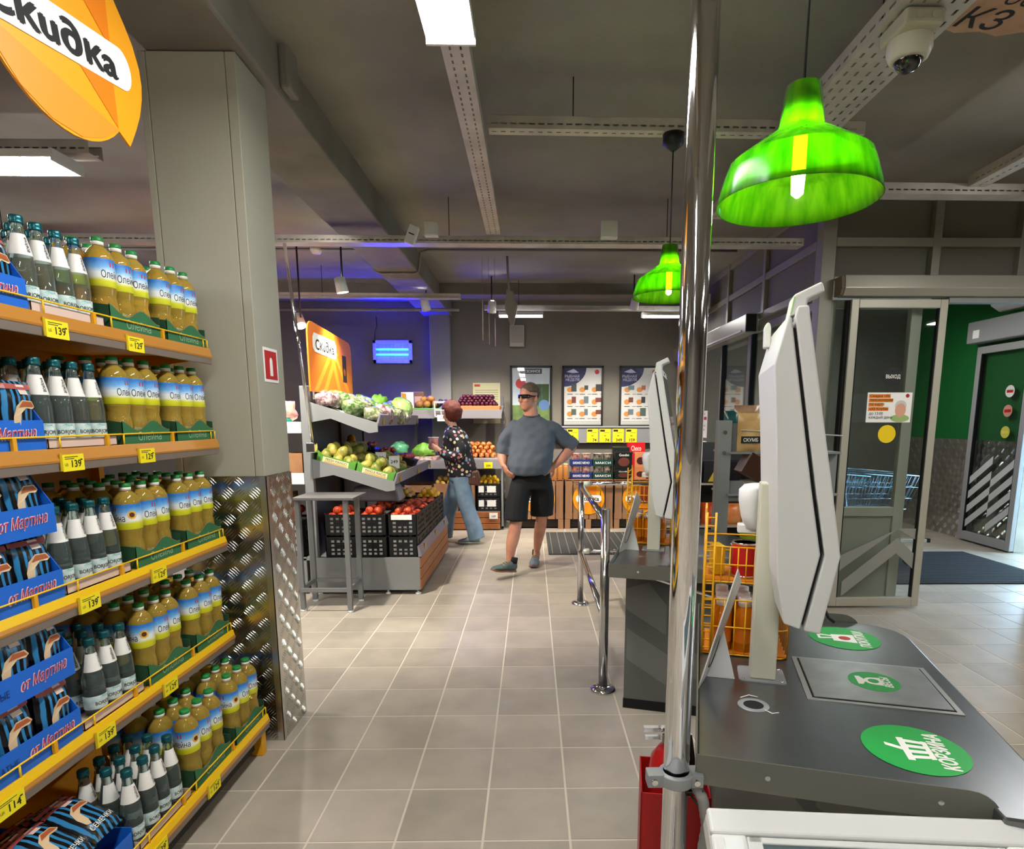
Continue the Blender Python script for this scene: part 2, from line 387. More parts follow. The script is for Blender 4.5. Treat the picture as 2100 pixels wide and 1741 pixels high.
# ================================================================ ceiling strip lights
m_diff = P('lit_diffuser', '#ffffff', .5, emit=(1, .985, .95), es=LAMP)
m_housing = P('lamp_housing', '#dcdcd8', .4)
def strip_light(label, c, ln, wd, along, group=None):
    t = T('ceiling_light', label, 'ceiling light', c, 0 if along == 'X' else pi/2, group)
    MB().box(-ln/2, ln/2, -wd/2-.004, wd/2+.004, .012, .05).build('housing', m_housing, t, .004)
    MB().box(-ln/2+.006, ln/2-.006, -wd/2, wd/2, 0, .014).build('diffuser', m_diff, t)
    for s_ in (-1, 1): MB().box(s_*ln/2-.006, s_*ln/2+.006, -wd/2-.006, wd/2+.006, -.002, .052).build('end_cap', m_housing, t)
    return t
strip_light('bright ceiling light at the top edge under the slotted tray', (-.27, 1.70, 2.69), 1.2, .155, 'Y')
strip_light('bright ceiling light at left above the glass bottles', (-2.85, 3.2, 2.63), 1.25, .19, 'X')
strip_light('short distant strip light behind the hanging grey siren', (-.12, 7.3, 2.60), .50, .09, 'X')
strip_light('distant strip light next to the green lamp', (1.55, 7.3, 2.60), .55, .09, 'X')
G = 'ceiling lights added out of view'
for k, (x, y, al) in enumerate([(-.27, -.6, 'Y'), (-.27, -2.5, 'Y'), (3.05, 2.9, 'Y'), (3.2, -.6, 'Y'), (-3.2, 0.2, 'X'), (-3.2, -2.2, 'X'), (5.4, 1.2, 'Y'), (-4.2, 5.6, 'X'), (3.7, 6.9, 'X')]):
    strip_light('ceiling light added out of view', (x, y, 2.69), 1.2, .155, al, G)  # unseen strips added to brighten the shop, entrance and vestibule

# ================================================================ produce spotlights
def spot(label, loc, target, power):
    t = T('track_spotlight', label, 'spotlight', loc, group='spotlights over the produce')
    q = (V(target)-V(loc)).normalized().to_track_quat('-Z', 'Y').to_euler()
    c = MB().lathe([(.02, .13), (.045, .12), (.05, 0), (.046, 0)], 20, cap=False).build('can', m_white, t); c.rotation_euler = q
    MB().lathe([(.0, .02), (.044, .02)], 20, cap=False).build('lens', P('lit_spot_lens', '#ffffff', .5, emit=(1, .93, .82), es=60), c)
    MB().cyl((0, 0, .05), (0, 0, ZC-loc[2]), .008).build('stem', m_black, t)
    ld = bpy.data.lights.new('spot', 'SPOT'); ld.energy = power; ld.spot_size = rad(95); ld.spot_blend = .6; ld.shadow_soft_size = .05; ld.color = (1, .92, .80)
    lo = bpy.data.objects.new('beam', ld); COL.objects.link(lo); lo.parent = t; lo.rotation_euler = q; lo.location = (V(target)-V(loc)).normalized()*.02
    return t
spot('small lit spotlight behind the thin pole', (-2.15, 5.95, 2.30), (-1.5, 5.2, .9), SPOT)
spot('white can spotlight above the orange discount panel', (-1.60, 5.45, 2.50), (-1.30, 5.6, .8), SPOT*.7)
spot('beige can spotlight in front of the far blue pier', (-1.15, 7.0, 2.62), (-.9, 7.9, 1.0), SPOT*.6)
spot('added spotlight hidden beside the concrete beam over the produce island', (-1.62, 3.95, 2.90), (-1.25, 5.1, .6), SPOT*1.7)  # added fill for the nectarine crates, kept out of sight by the beam
spot('added spotlight next to the distant strip light', (-.45, 7.25, 2.64), (-.6, 8.0, 1.0), SPOT*.5)  # extra lamp put in to light the far plums
spot('added spotlight over the wooden crates', (1.15, 7.15, 2.66), (.9, 8.1, .7), SPOT)  # invented fixture that brightens the crates and their goods

# ================================================================ green pendant lamps
m_shade = bpy.data.materials.new('green_translucent_plastic'); m_shade.use_nodes = True
nt = m_shade.node_tree; nt.nodes.clear(); N = nt.nodes; L = nt.links
out = N.new('ShaderNodeOutputMaterial'); tl = N.new('ShaderNodeBsdfTranslucent'); tr = N.new('ShaderNodeBsdfTransparent'); gl = N.new('ShaderNodeBsdfGlossy'); df = N.new('ShaderNodeBsdfDiffuse')
tc = N.new('ShaderNodeTexCoord'); mp = N.new('ShaderNodeMapping'); mp.inputs['Scale'].default_value = (34, 34, 3); L.new(tc.outputs['Object'], mp.inputs[0])
nz = N.new('ShaderNodeTexNoise'); nz.inputs['Scale'].default_value = 1.0; nz.inputs['Detail'].default_value = 3; L.new(mp.outputs[0], nz.inputs['Vector'])
cr = N.new('ShaderNodeValToRGB'); cr.color_ramp.elements[0].color = lin('#48a80e'); cr.color_ramp.elements[1].color = lin('#8fdc24'); cr.color_ramp.elements[0].position = .3; cr.color_ramp.elements[1].position = .7
L.new(nz.outputs[0], cr.inputs[0]); L.new(cr.outputs[0], tl.inputs[0]); L.new(cr.outputs[0], df.inputs[0]); tr.inputs[0].default_value = lin('#a0f03a'); gl.inputs['Roughness'].default_value = .15
m1 = N.new('ShaderNodeMixShader'); m1.inputs[0].default_value = .45; L.new(tl.outputs[0], m1.inputs[1]); L.new(tr.outputs[0], m1.inputs[2])
m3 = N.new('ShaderNodeMixShader'); m3.inputs[0].default_value = .12; L.new(m1.outputs[0], m3.inputs[1]); L.new(df.outputs[0], m3.inputs[2])
m2 = N.new('ShaderNodeMixShader'); lw = N.new('ShaderNodeLayerWeight'); lw.inputs[0].default_value = .15; L.new(lw.outputs['Fresnel'], m2.inputs[0]); L.new(m3.outputs[0], m2.inputs[1]); L.new(gl.outputs[0], m2.inputs[2]); L.new(m2.outputs[0], out.inputs[0])
m_bulb = P('lit_bulb', '#ffffff', .3, emit=(1, .88, .45), es=70)
def pendant(label, x, y, zr, zt):
    t = T('pendant_lamp', label, 'pendant lamp', (x, y, zr))
    pr = [(.179, 0), (.172, .03), (.163, .06), (.155, .084), (.150, .089), (.102, .122), (.054, .153), (.0485, .162), (.038, .245)]
    inn = [(r-.0025, z) for r, z in reversed(pr)]
    MB().lathe(pr+inn+[pr[0]], 48, cap=False).build('shade', m_shade, t)
    MB().lathe([(.004, .012), (.013, .02), (.015, .06), (.015, .15), (.010, .165)], 14).build('bulb', m_bulb, t)
    MB().cyl((0, 0, .165), (0, 0, .215), .017).build('socket', m_black, t)
    MB().cyl((0, 0, .215), (0, 0, zt-zr), .0032, n=8).build('cord', m_black, t)
    MB().lathe([(.012, zt-zr-.075), (.05, zt-zr-.045), (.052, zt-zr-.002), (.0, zt-zr)], 20).build('ceiling_rose', m_black, t)
pendant('large near green plastic pendant lamp right of the chrome pole', .612, 1.5, 1.932, 2.9)
pendant('smaller far green pendant lamp half behind the chrome pole', .684, 3.18, 2.04, 2.79)
tray('cable tray holding the near green lamp above the picture', .2, 1.5, 1.2, 1.5, 2.90, .07, .05, rows=(.5,))

# ================================================================ dome camera, loose board, small ceiling things
t = T('dome_camera', 'beige dome security camera under the wide slotted tray', 'security camera', (1.275, 2.27, 2.74))
mc = P('beige_plastic', '#b9b5a2', .5)
MB().box(-.075, .055, -.10, .06, -.045, .005).build('junction_box', mc, t, .012, 3)
for i, (x, y) in enumerate(((-.03, -.1005), (.02, -.1005))): MB().cyl((x, y-.004, -.02), (x, y, -.02), .013).build('plug', mc, t)
MB().lathe([(.068, -.04), (.070, -.075), (.060, -.10), (.045, -.108), (.043, -.10)], 26, cap=False).build('housing', P('camera_shell', '#d4d1c4', .4), t)
MB().ball((0, 0, -.098), (.044, .044, .046), 18, 12).build('dome', P('smoked_dome', '#0a0a0c', .05, coat=1), t)
t = T('insulation_board', 'torn cardboard sheet with stencilled letters lying on the top right tray', 'board', (1.60, 2.22, 2.772), rad(8))
pts = [(-.21, -.16), (.25, -.17), (.27, .10), (.2, .125), (.13, .115), (.06, .15), (-.02, .135), (-.10, .155), (-.2, .13)]
MB().prism([(x, y, 0) for x, y in pts], (0, 0, .012)).build('sheet', P('pinkish_cardboard', '#c9a58e', .9, vary=(9, '#b08a74', .6)), t)
mb = MB(); mb.text('КЗ', .10, (-.06, .07, -.0008), (1, 0, 0), (0, -1, 0), bold=.01); mb.text('осла', .07, (.03, -.03, -.0008), (1, 0, 0), (0, -1, 0)); mb.build('lettering', m_ink, t)
m_conduit = P('grey_conduit', '#8b8580', .6)
tag(MB().tube([(1.95, 6.1, 3.015), (-.98, 6.12, 3.015), (-1.05, 6.13, 3.0), (-1.075, 6.15, 2.83), (-1.12, 6.16, 2.815), (-1.44, 6.16, 2.815), (-1.49, 6.15, 2.84), (-1.5, 6.13, 3.0), (-1.55, 6.12, 3.015), (-5.5, 6.1, 3.015)], .011).build('conduit_pipe', m_conduit), 'thin grey conduit bent around the concrete beam', 'pipe')
tag(MB().cyl((-3.6, 7.5, 2.71), (-.85, 7.5, 2.71), .018).build('ceiling_pipe', m_conduit), 'grey pipe crossing in front of the blue lit wall', 'pipe')
t = T('smoke_detector', 'white smoke detector on the ceiling left of the beam', 'smoke detector', (-2.03, 6.12, 3.03))
MB().lathe([(.055, 0), (.055, -.025), (.04, -.05), (.0, -.052)], 20).build('body', m_white, t); MB().lathe([(.042, -.026), (.042, -.036)], 20).build('vent', m_black, t)
t = T('junction_box', 'white junction box on the long tray beside a tilted sensor', 'junction box', (-.715, 4.66, 2.73)); MB().box(-.05, .05, -.03, .03, 0, .10).build('case', m_white, t, .006); MB().box(-.04, .04, -.034, -.03, .01, .09).build('lid', m_white, t)
t = T('junction_box', 'square white junction box alone on the long tray', 'junction box', (.56, 4.66, 2.72)); MB().box(-.06, .06, -.03, .03, 0, .12).build('case', m_white, t, .006); MB().box(-.05, .05, -.034, -.03, .01, .11).build('lid', m_white, t)
t = T('motion_sensor', 'tilted white motion sensor hanging on the long tray', 'sensor', (-.845, 4.63, 2.74), rot=(0, rad(22), 0)); MB().box(-.035, .035, -.03, .02, -.075, .055).build('case', m_white, t, .006); MB().box(-.02, .02, -.031, -.029, -.01, -.002).build('window', m_black, t)
# siren-shaped antenna hanging from the tray and thin hanging boards seen edge-on
t = T('hanging_scale_antenna', 'grey drooping device hanging from the tray in mid ceiling', 'device', (-.235, 6.3, 2.35))
MB().tube([(.0, 0, .66), (.005, 0, .45), (.02, 0, .33)], .011).build('stem', m_conduit, t)
MB().prism([(-.01, 0, .36), (.055, 0, .34), (.10, 0, .20), (.06, 0, .02), (.03, 0, 0), (-.03, 0, .18)], (0, .06, 0)).build('body', P('grey_device', '#8d8b88', .5), t, .01)
for k, (x, y, z0, z1, c, lb) in enumerate([(-.50, 6.5, 2.24, 2.66, '#cfc7b8', 'pale hanging aisle board seen edge-on, leftmost of three'), (-.436, 6.5, 2.20, 2.52, '#d6c1a8', 'beige hanging aisle board seen edge-on, middle of three'), (-.375, 6.5, 2.18, 2.46, '#e8e0dc', 'white and red hanging aisle board seen edge-on, rightmost of three')]):
    t = T('hanging_board', lb, 'hanging sign', (x, y, z0), rad(4), 'hanging boards in the aisle')
    n = 20; h_ = z1-z0
    MB().prism([(0, .16*cos(2*pi*i/n), h_/2+h_/2*sin(2*pi*i/n)) for i in range(n)], (.006, 0, 0)).build('disc', P('board_%d' % k, c, .5), t)
    MB().box(-.003, -.0005, -.10, .10, 0.01, h_*.3).build('lower_band', P('board_red', '#c23a2c', .5) if k == 2 else P('board_brown', '#a88a66', .5), t)
    for s_ in (-.05, .05): MB().cyl((.003, s_, h_*.9), (.003, s_, ZC-z0), .0012, n=5).build('wire', m_conduit, t)
t = T('wall_speaker', 'beige loudspeaker box high on the back wall', 'speaker', (-.2, 8.75, 2.42))
MB().box(-.10, .10, -.12, 0, 0, .285).build('cabinet', P('beige_case', '#aaa49a', .6), t, .01); MB().box(-.085, .085, -.124, -.12, .05, .27).build('grille', P('beige_grille', '#9b958b', .7), t)
# insect lamp
t = T('insect_lamp', 'white insect trap with two glowing blue tubes on the back wall', 'insect lamp', (-1.91, 8.72, 2.20))
mw = P('off_white_metal', '#d9d6cf', .4)
MB().box(-.27, .27, -.01, .02, 0, .31).build('back_plate', P('blue_reflector', '#9db4ff', .3, .5), t)
for x0, x1, z0, z1 in ((-.27, .27, .265, .31), (-.27, .27, 0, .05), (-.27, -.225, 0, .31), (.225, .27, 0, .31)): MB().box(x0, x1, -.035, .0, z0, z1).build('frame', mw, t, .004)
for z in (.115, .185): MB().cyl((-.22, -.05, z), (.22, -.05, z), .014).build('tube', P('lit_uv_tube', '#ffffff', .5, emit=(.0, .0016, 1), es=330), t)
for k in range(9): x = -.2+k*.05; MB().cyl((x, -.07, .05), (x, -.07, .265), .0012, n=5).build('guard_wire', mw, t)
MB().tube([(-.24, -.02, .31), (-.235, -.02, .42), (-.205, -.02, .5), (-.21, -.02, .62)], .006).build('cable', m_black, t)
# ================================================================ entrance partition: front (Y=4.57) and side (X=2.1)
m_frame = P('partition_aluminium', '#8f8c80', .5, .2)
m_fill = P('partition_panel', '#6e6c61', .7)
YF = 4.57
pf = MB().box(2.07, 2.17, YF, YF+.1, 0, ZC); S('partition_post', pf, m_frame, .004)
S('partition_panel_front', MB().box(2.17, 7.0, YF+.05, YF+.08, 2.44, ZC), m_fill)
tr_ = MB().box(2.17, 7.0, YF, YF+.05, 2.655, 2.715).box(2.17, 7.0, YF, YF+.05, 2.97, ZC).box(2.17, 7.0, YF, YF+.05, 2.42, 2.45)
for x in (2.89, 3.52, 4.2, 4.9): tr_.box(x-.03, x+.03, YF-.003, YF+.05, 2.44, ZC)
S('trim_2', tr_, m_frame, .003)
S('wall_vestibule_right', MB().box(3.95, 7.2, YF, YF+.1, 0, 2.44), P('beige_wall_panel', '#8b887d', .7))
# door operator box over the sliding leaf
t = T('door_operator', 'long grey door operator box above the sliding exit door', 'door operator', (2.2, YF, 2.30))
MB().prism([(0, 0, .14), (0, -.10, .14), (0, -.115, .05), (0, -.09, 0), (0, 0, 0)], (2.0, 0, 0)).build('cover', P('operator_cover', '#a09d90', .35, .3), t, .004)
MB().prism([(-.002, 0, .135), (-.002, -.095, .135), (-.002, -.11, .05), (-.002, -.085, .005), (-.002, 0, .005)], (-.02, 0, 0)).build('end_cap', P('brown_end', '#6f5f4e', .6), t)
MB().box(.78, 2.0, -.06, 0, -.04, 0).build('track', m_greymetal, t)
# sliding leaf: exit door
m_leaf = P('door_frame_beige', '#b0ac9c', .45, .2)
m_frost = P('frosted_print', '#8e8d86', .7)
def chevrons(x0, x1, z0, z1, y, n, th, mat, parent, flip=1):
    """frosted zigzag stripes clipped to the pane"""
    for k in range(n):
        mb = MB(); zc = z0 + (k)*th*1.9 + .04; xm = x0+(x1-x0)*.76
        def seg(xa, za, xb, zb):
            mb.add([(xa, y, za), (xb, y, zb), (xb, y, zb+th), (xa, y, za+th)], [(0, 1, 2, 3)])
        s_ = .85
        # left arm rises to the peak, right arm falls
        for (xa, xb, sg) in ((x0, xm, 1), (xm, x1, -1)):
            za = zc + (s_*(xm-xa) if False else 0)
            if sg == 1:
                a0 = max(xa, xm-(zc+.0+.30-z0)/s_)
                seg(a0, zc+.30-s_*(xm-a0), xm, zc+.30)
            else: seg(xm, zc+.30, xb, zc+.30-s_*1.05*(xb-xm))
        for i, v in enumerate(mb.v): mb.v[i] = (v[0], v[1], min(max(v[2], z0), z1))
        o = mb.build('frosted_stripe', mat, parent); o.modifiers.new('film', 'SOLIDIFY').thickness = .0008
d1 = T('door_1', 'glass sliding exit door leaf with grey chevrons and round stickers', 'door', (2.285, YF-.035, 0)); d1['kind'] = 'structure'; del d1['category']
W_ = .695
for x0, x1 in ((0, .055), (W_-.055, W_)): MB().box(x0, x1, -.02, .02, .015, 2.285).build('stile', m_leaf, d1, .004)
MB().box(.055, W_-.055, -.02, .02, .015, .085).build('bottom_rail', m_leaf, d1, .004); MB().box(.055, W_-.055, -.02, .02, 2.225, 2.285).build('top_rail', m_leaf, d1, .004)
MB().box(.055, W_-.055, -.004, .004, .085, 2.225).build('pane', m_pane, d1)
MB().box(.052, .064, -.015, .015, .085, 2.225).box(W_-.064, W_-.052, -.015, .015, .085, 2.225).build('gasket', m_blackmat, d1)
chevrons(.064, W_-.064, .09, .62, -.006, 2, .12, m_frost, d1)
mb = MB().box(-.118, -.02, -.0, .01, .02, 2.28); mb.build('fixed_pane', m_pane, d1); MB().box(-.03, 0.0, .0, .03, .02, 2.28).build('gasket', m_blackmat, d1)
def rot180(mb): return mb
t = T('round_sticker', 'round black exit sticker on the glass door', 'sticker', (2.635, YF-.041, 1.745)); MB().prism([(.068*cos(2*pi*i/28), 0, .068*sin(2*pi*i/28)) for i in range(28)], (0, -.0008, 0)).build('disc', P('black_vinyl', '#17191a', .5), t); mb = MB(); mb.text('ВЫХОД', .026, (0, -.0012, 0), bold=.02, width=.105); mb.build('lettering', m_wht, t)
t = T('round_sticker', 'round yellow warning sticker on the glass door', 'sticker', (2.626, YF-.041, 1.332)); MB().prism([(.066*cos(2*pi*i/28), 0, .066*sin(2*pi*i/28)) for i in range(28)], (0, -.0008, 0)).build('disc', P('yellow_vinyl', '#f2cf10', .5), t)
t = T('door_notice', 'white notice with orange lines and a portrait on the glass door', 'notice', (2.625, YF-.041, 1.525)); MB().box(-.165, .165, -.001, 0, -.108, .108).build('paper', m_wht, t)
mb = MB(); 
for k, s_ in enumerate(('Скидка 10%', 'пенсионерам', 'по карте', '«X5 Клуба»')): mb.text(s_, .019, (-.145, -.0022, .082-k*.031), align='L', bold=.015)
mb.text('до 13:00', .02, (-.145, -.0022, -.045), align='L', bold=.01); mb.text('каждый день', .02, (-.145, -.0022, -.072), align='L', bold=.01); mb.build('lettering', m_ink, t)
mb = MB()
for k, wd in enumerate((.15, .17, .10, .14)): mb.quad((-.15+wd/2, -.0014, .082-k*.031), wd+.01, .027, (1, 0, 0), (0, 0, 1))
mb.build('highlight', P('orange_print', '#f08a1e', .6), t)
mb = MB().disc((.085, -.0024, -.02), .05, (1, 0, 0), (0, 0, 1), rx=.04); mb.build('portrait_face', P('portrait_skin', '#d9a184', .7), t); MB().disc((.085, -.0020, .012), .04, (1, 0, 0), (0, 0, 1), rx=.043).build('portrait_hair', P('portrait_hair', '#cfcac4', .7), t); MB().disc((.085, -.0016, -.078), .028, (1, 0, 0), (0, 0, 1), rx=.07).build('portrait_shirt', P('portrait_green', '#9db872', .7), t)
MB().disc((.13, -.0013, .085), .014, (1, 0, 0), (0, 0, 1)).build('logo', m_red, t)
# fixed panel behind the leaf
t = T('window_1', 'fixed glass panel with a solid lower part behind the exit door', 'window', (2.17, YF+.06, 0)); t['kind'] = 'structure'; del t['category']
for x0, x1, z0, z1 in ((0, .06, 0, 2.3), (.62, .70, 0, 2.3), (.06, .62, .70, .77), (.06, .62, 0, .06), (.06, .62, 2.24, 2.3)): MB().box(x0, x1, 0, .05, z0, z1).build('window_frame', m_leaf, t, .003)
MB().box(.06, .62, .02, .03, .06, .70).build('panel', P('beige_fill', '#9a978b', .6), t); MB().box(.06, .62, .02, .026, .77, 2.24).build('pane', m_pane, t)
# side partition with its own sliding entrance door
XS = 2.10
ps = MB().box(XS, XS+.04, YF+.1, Y1, 2.38, ZC); S('partition_panel_side', ps, m_fill)
tr_ = MB().box(XS-.03, XS, YF+.1, Y1, 2.655, 2.715).box(XS-.03, XS, YF+.1, Y1, 2.97, ZC).box(XS-.03, XS, YF+.1, Y1, 2.34, 2.40)
for y in (5.68, 6.7, 7.7): tr_.box(XS-.035, XS, y-.03, y+.03, 2.38, ZC)
S('trim_3', tr_, m_frame, .003)
t = T('door_operator', 'grey door operator box of the side entrance behind the kiosks', 'door operator', (XS-.03, 5.75, 2.22))
MB().box(-.12, 0, 0, 2.9, 0, .17).build('cover', P('operator_cover', '#a09d90', .35, .3), t, .01); MB().box(-.125, -.03, -.02, 0, .01, .16).build('end_cap', m_black, t); MB().box(-.13, -.12, .1, 2.4, .02, .035).build('light_line', m_white, t)
def glazing(name, label, y0, y1, gask):
    t = T(name, label, 'window', (XS, y0, 0)); t['kind'] = 'structure'; del t['category']
    l = y1-y0
    for a, b_, z0, z1 in ((0, .05, 0, 2.3), (l-.05, l, 0, 2.3), (.05, l-.05, 0, .1), (.05, l-.05, 2.24, 2.3)): MB().box(0, .045, a, b_, z0, z1).build('window_frame', m_frame, t, .003)
    MB().box(.018, .026, .05, l-.05, .1, 2.24).build('pane', m_pane, t)
    if gask: MB().box(-.004, .05, l-.075, l-.045, .05, 2.28).build('gasket', m_blackmat, t)
    return t
glazing('window_2', 'narrow side glazing next to the corner post', YF+.1, 5.25, False)
glazing('window_3', 'side glazing bay with a black edge', 5.25, 6.05, True)
glazing('window_4', 'side glazing bay in mid partition', 6.05, 6.95, True)
glazing('window_5', 'far side glazing bay', 7.75, 8.7, False)
t = T('exit_sign', 'small glowing teal exit sign above the side entrance', 'exit sign', (XS-.10, 7.1, 2.66), rad(0))
MB().box(-.03, .0, 0, .32, 0, .16).build('case', m_white, t, .004); MB().box(-.034, -.03, .01, .31, .01, .15).build('screen', P('lit_exit_screen', '#1fb6c4', .4, emit=(.06, .55, .62), es=1.2), t)
mb = MB(); mb.text('ВЫХОД', .08, (-.035, .16, .08), (0, -1, 0), (0, 0, 1), bold=.02, width=.26); mb.build('lettering', P('lit_exit_text', '#ffffff', .4, emit=(.8, 1, 1), es=1.0), t)
t = T('door_notice', 'white notice with red line on the grey side entrance glass', 'notice', (XS-.012, 7.55, 1.12)); MB().box(-.002, 0, -.22, .22, .10, .42).build('paper', m_wht, t); MB().box(-.002, 0, -.22, .22, -.05, .06).build('footer', m_wht, t)
mb = MB(); mb.quad((-.003, 0, .33), .38, .035, (0, -1, 0), (0, 0, 1)); mb.disc((-.003, .14, .0), .03, (0, -1, 0), (0, 0, 1)); mb.build('red_line', m_red, t)
mb = MB(); mb.text('Уважаемые', .03, (-.003, 0, .385), (0, -1, 0)); mb.text('не передавайте', .028, (-.003, 0, .24), (0, -1, 0)); mb.text('посторонним', .028, (-.003, 0, .19), (0, -1, 0)); mb.build('lettering', m_ink, t)
# ================================================================ vestibule beyond
XV = 5.25
m_green = P('green_wall_paint', '#0a6128', .55)
S('wall_vestibule', MB().box(XV, XV+.15, 6.45, Y1, 1.2, ZC), m_green)
o = S('wall_vestibule_plate', MB().box(XV-.003, XV+.15, 6.45, Y1, 0, 1.2), m_tread)
bars((XV-.003, Y1, 0), (0, -1, 0), (0, 0, 1), 2.28, 1.2, .075).build('tread_bars', m_tread, o, kind='stuff')
S('wall_outside', MB().box(XV, XV+.15, YF+.1, 5.05, 0, ZC).box(XV, XV+.15, 5.05, 6.45, 2.32, ZC), m_wall)
t = T('door_2', 'outer glass sliding door leaf with grey chevrons and round stickers', 'door', (XV-.05, 6.42, 0)); t['kind'] = 'structure'; del t['category']
for a, b_, z0, z1 in ((0, .07, .02, 2.26), (.75, .82, .02, 2.26), (.07, .75, .02, .12), (.07, .75, 2.18, 2.26)): MB().box(-.03, .02, a, b_, z0, z1).build('door_frame', P('door_frame_grey', '#a8a9a8', .45, .3), t, .004)
MB().box(-.006, .002, .07, .75, .12, 2.18).build('pane', m_pane, t)
MB().box(-.025, .015, .066, .08, .12, 2.18).box(-.025, .015, .74, .754, .12, 2.18).build('gasket', m_blackmat, t)
for k in range(4):
    z = .16+k*.17
    MB().prism([(-.008, .75, z), (-.008, .41, z+.27), (-.008, .41, z+.36), (-.008, .75, z+.09)], (-.001, 0, 0)).build('frosted_stripe', P('white_film', '#c4c6c6', .6), t)
    MB().prism([(-.008, .41, z), (-.008, .08, z+.27), (-.008, .08, z+.36), (-.008, .41, z+.09)], (-.001, 0, 0)).build('frosted_stripe', P('white_film', '#c4c6c6', .6), t)
for z, c, nm in ((1.74, '#d9d6d2', 'white and red'), (1.53, '#c78b78', 'reddish'), (1.30, '#c9c04a', 'yellow')):
    q = T('round_sticker', nm+' round sticker on the outer door leaf', 'sticker', (XV-.058, 6.70, z)); MB().prism([(0, .065*cos(2*pi*i/24), .065*sin(2*pi*i/24)) for i in range(24)], (-.001, 0, 0)).build('disc', P('stk'+c, c, .5), q)
    MB().box(-.0018, -.0012, -.045, .045, -.015, .015).build('band', m_red if nm[0] != 'y' else P('yellow_vinyl2', '#d8cf60', .5), q)
t = T('door_operator', 'grey operator box above the outer door', 'door operator', (XV, 5.0, 2.30)); MB().box(-.18, 0, 0, 2.3, 0, .24).build('cover', P('operator_grey', '#9a9c9c', .45, .2), t, .01); MB().box(-.183, -.18, 2.1, 2.2, .05, .14).build('label_plate', m_wht, t)
t = T('air_curtain', 'white air curtain heater above the outer door', 'air curtain', (XV, 5.2, 2.60)); MB().prism([(0, 0, .3), (-.22, 0, .3), (-.26, 0, .2), (-.22, 0, .06), (-.12, 0, 0), (0, 0, 0)], (0, 1.72, 0)).build('case', m_white, t, .012); MB().prism([(-.264, .1, .20), (-.228, .1, .065), (-.234, .1, .062), (-.27, .1, .2)], (0, 1.5, 0)).build('grille', m_greymetal, t)
S('vestibule_mat', MB().prism([(3.05, 5.19, .001), (4.72, 5.19, .001), (4.74, 5.62, .001), (4.71, 6.48, .001), (3.05, 6.48, .001)], (0, 0, .012)), P('ribbed_black_mat', '#1b1d20', .9, bump=(300, .6)))
mt = bpy.data.objects['vestibule_mat']; del mt['kind']; tag(mt, 'black ribbed doormat in the entrance vestibule', 'doormat')
mb = MB()
for k in range(40): y = 5.22+k*.031; mb.box(3.07, 4.7, y, y+.014, .012, .017)
mb.build('ribs', P('mat_rib', '#292c31', .9), mt, kind='stuff')
S('ground_outside', MB().box(XV+.2, XV+14, -6, 20, -.2, -.06), P('outside_paving', '#b9bdc2', .8))
t = T('door_stop', 'short white bar lying beside the vestibule door track', 'bar', (4.55, 7.05, 0)); MB().box(-.25, .12, -.02, .02, 0, .04).build('bar', m_white, t, .004); MB().box(.12, .16, -.022, .022, 0, .045).build('end_cap', m_black, t)
# ================================================================ shopping carts behind the glass
m_wire = P('cart_wire', '#9fc0d6', .25, .8)
def cart(label, x, y, rz):
    t = T('shopping_cart', label, 'shopping cart', (x, y, .018), rz, 'shopping carts in the vestibule')
    A = [(-.42, -.26, .95), (.40, -.22, .88), (.40, .22, .88), (-.42, .26, .95)]; B = [(-.34, -.19, .52), (.28, -.17, .56), (.28, .17, .56), (-.34, .19, .52)]
    mb = MB(); mb.tube(A, .007, 6, closed=True); mb.tube(B, .006, 6, closed=True)
    for k in range(4):
        a0, a1, b0, b1 = map(V, (A[k], A[(k+1) % 4], B[k], B[(k+1) % 4])); n = 11 if k % 2 == 0 else 7
        for i in range(n+1): mb.cyl(a0.lerp(a1, i/n), b0.lerp(b1, i/n), .0028, n=5)
        for i in (1, 2): mb.cyl(a0.lerp(b0, i/3), a1.lerp(b1, i/3), .003, n=5)
    for i in range(9): mb.cyl(V(B[0]).lerp(V(B[1]), i/8), V(B[3]).lerp(V(B[2]), i/8), .0028, n=5)
    mb.build('basket', m_wire, t)
    MB().tube([(-.36, -.2, .9), (-.30, -.2, .45), (-.34, -.22, .13), (.36, -.16, .13)], .011, 8).tube([(-.36, .2, .9), (-.30, .2, .45), (-.34, .22, .13), (.36, .16, .13)], .011, 8).build('frame', m_wire, t)
    MB().cyl((-.46, -.25, .98), (-.46, .25, .98), .016).build('handle', P('green_handle', '#0f5a34', .4), t)
    for x_ in (-.34, .36):
        for s_ in (-.2, .2): MB().cyl((x_, s_*(.85 if x_ > 0 else 1.05)-.012, .06), (x_, s_*(.85 if x_ > 0 else 1.05)+.012, .06), .06, n=16).build('wheel', m_black, t)
cart('front shopping cart in the row behind the exit door glass', 3.35, 6.0, rad(0)); cart('middle shopping cart pushed into the row behind the glass', 3.09, 6.0, 0); cart('rear shopping cart of the row behind the glass', 2.83, 6.0, 0)
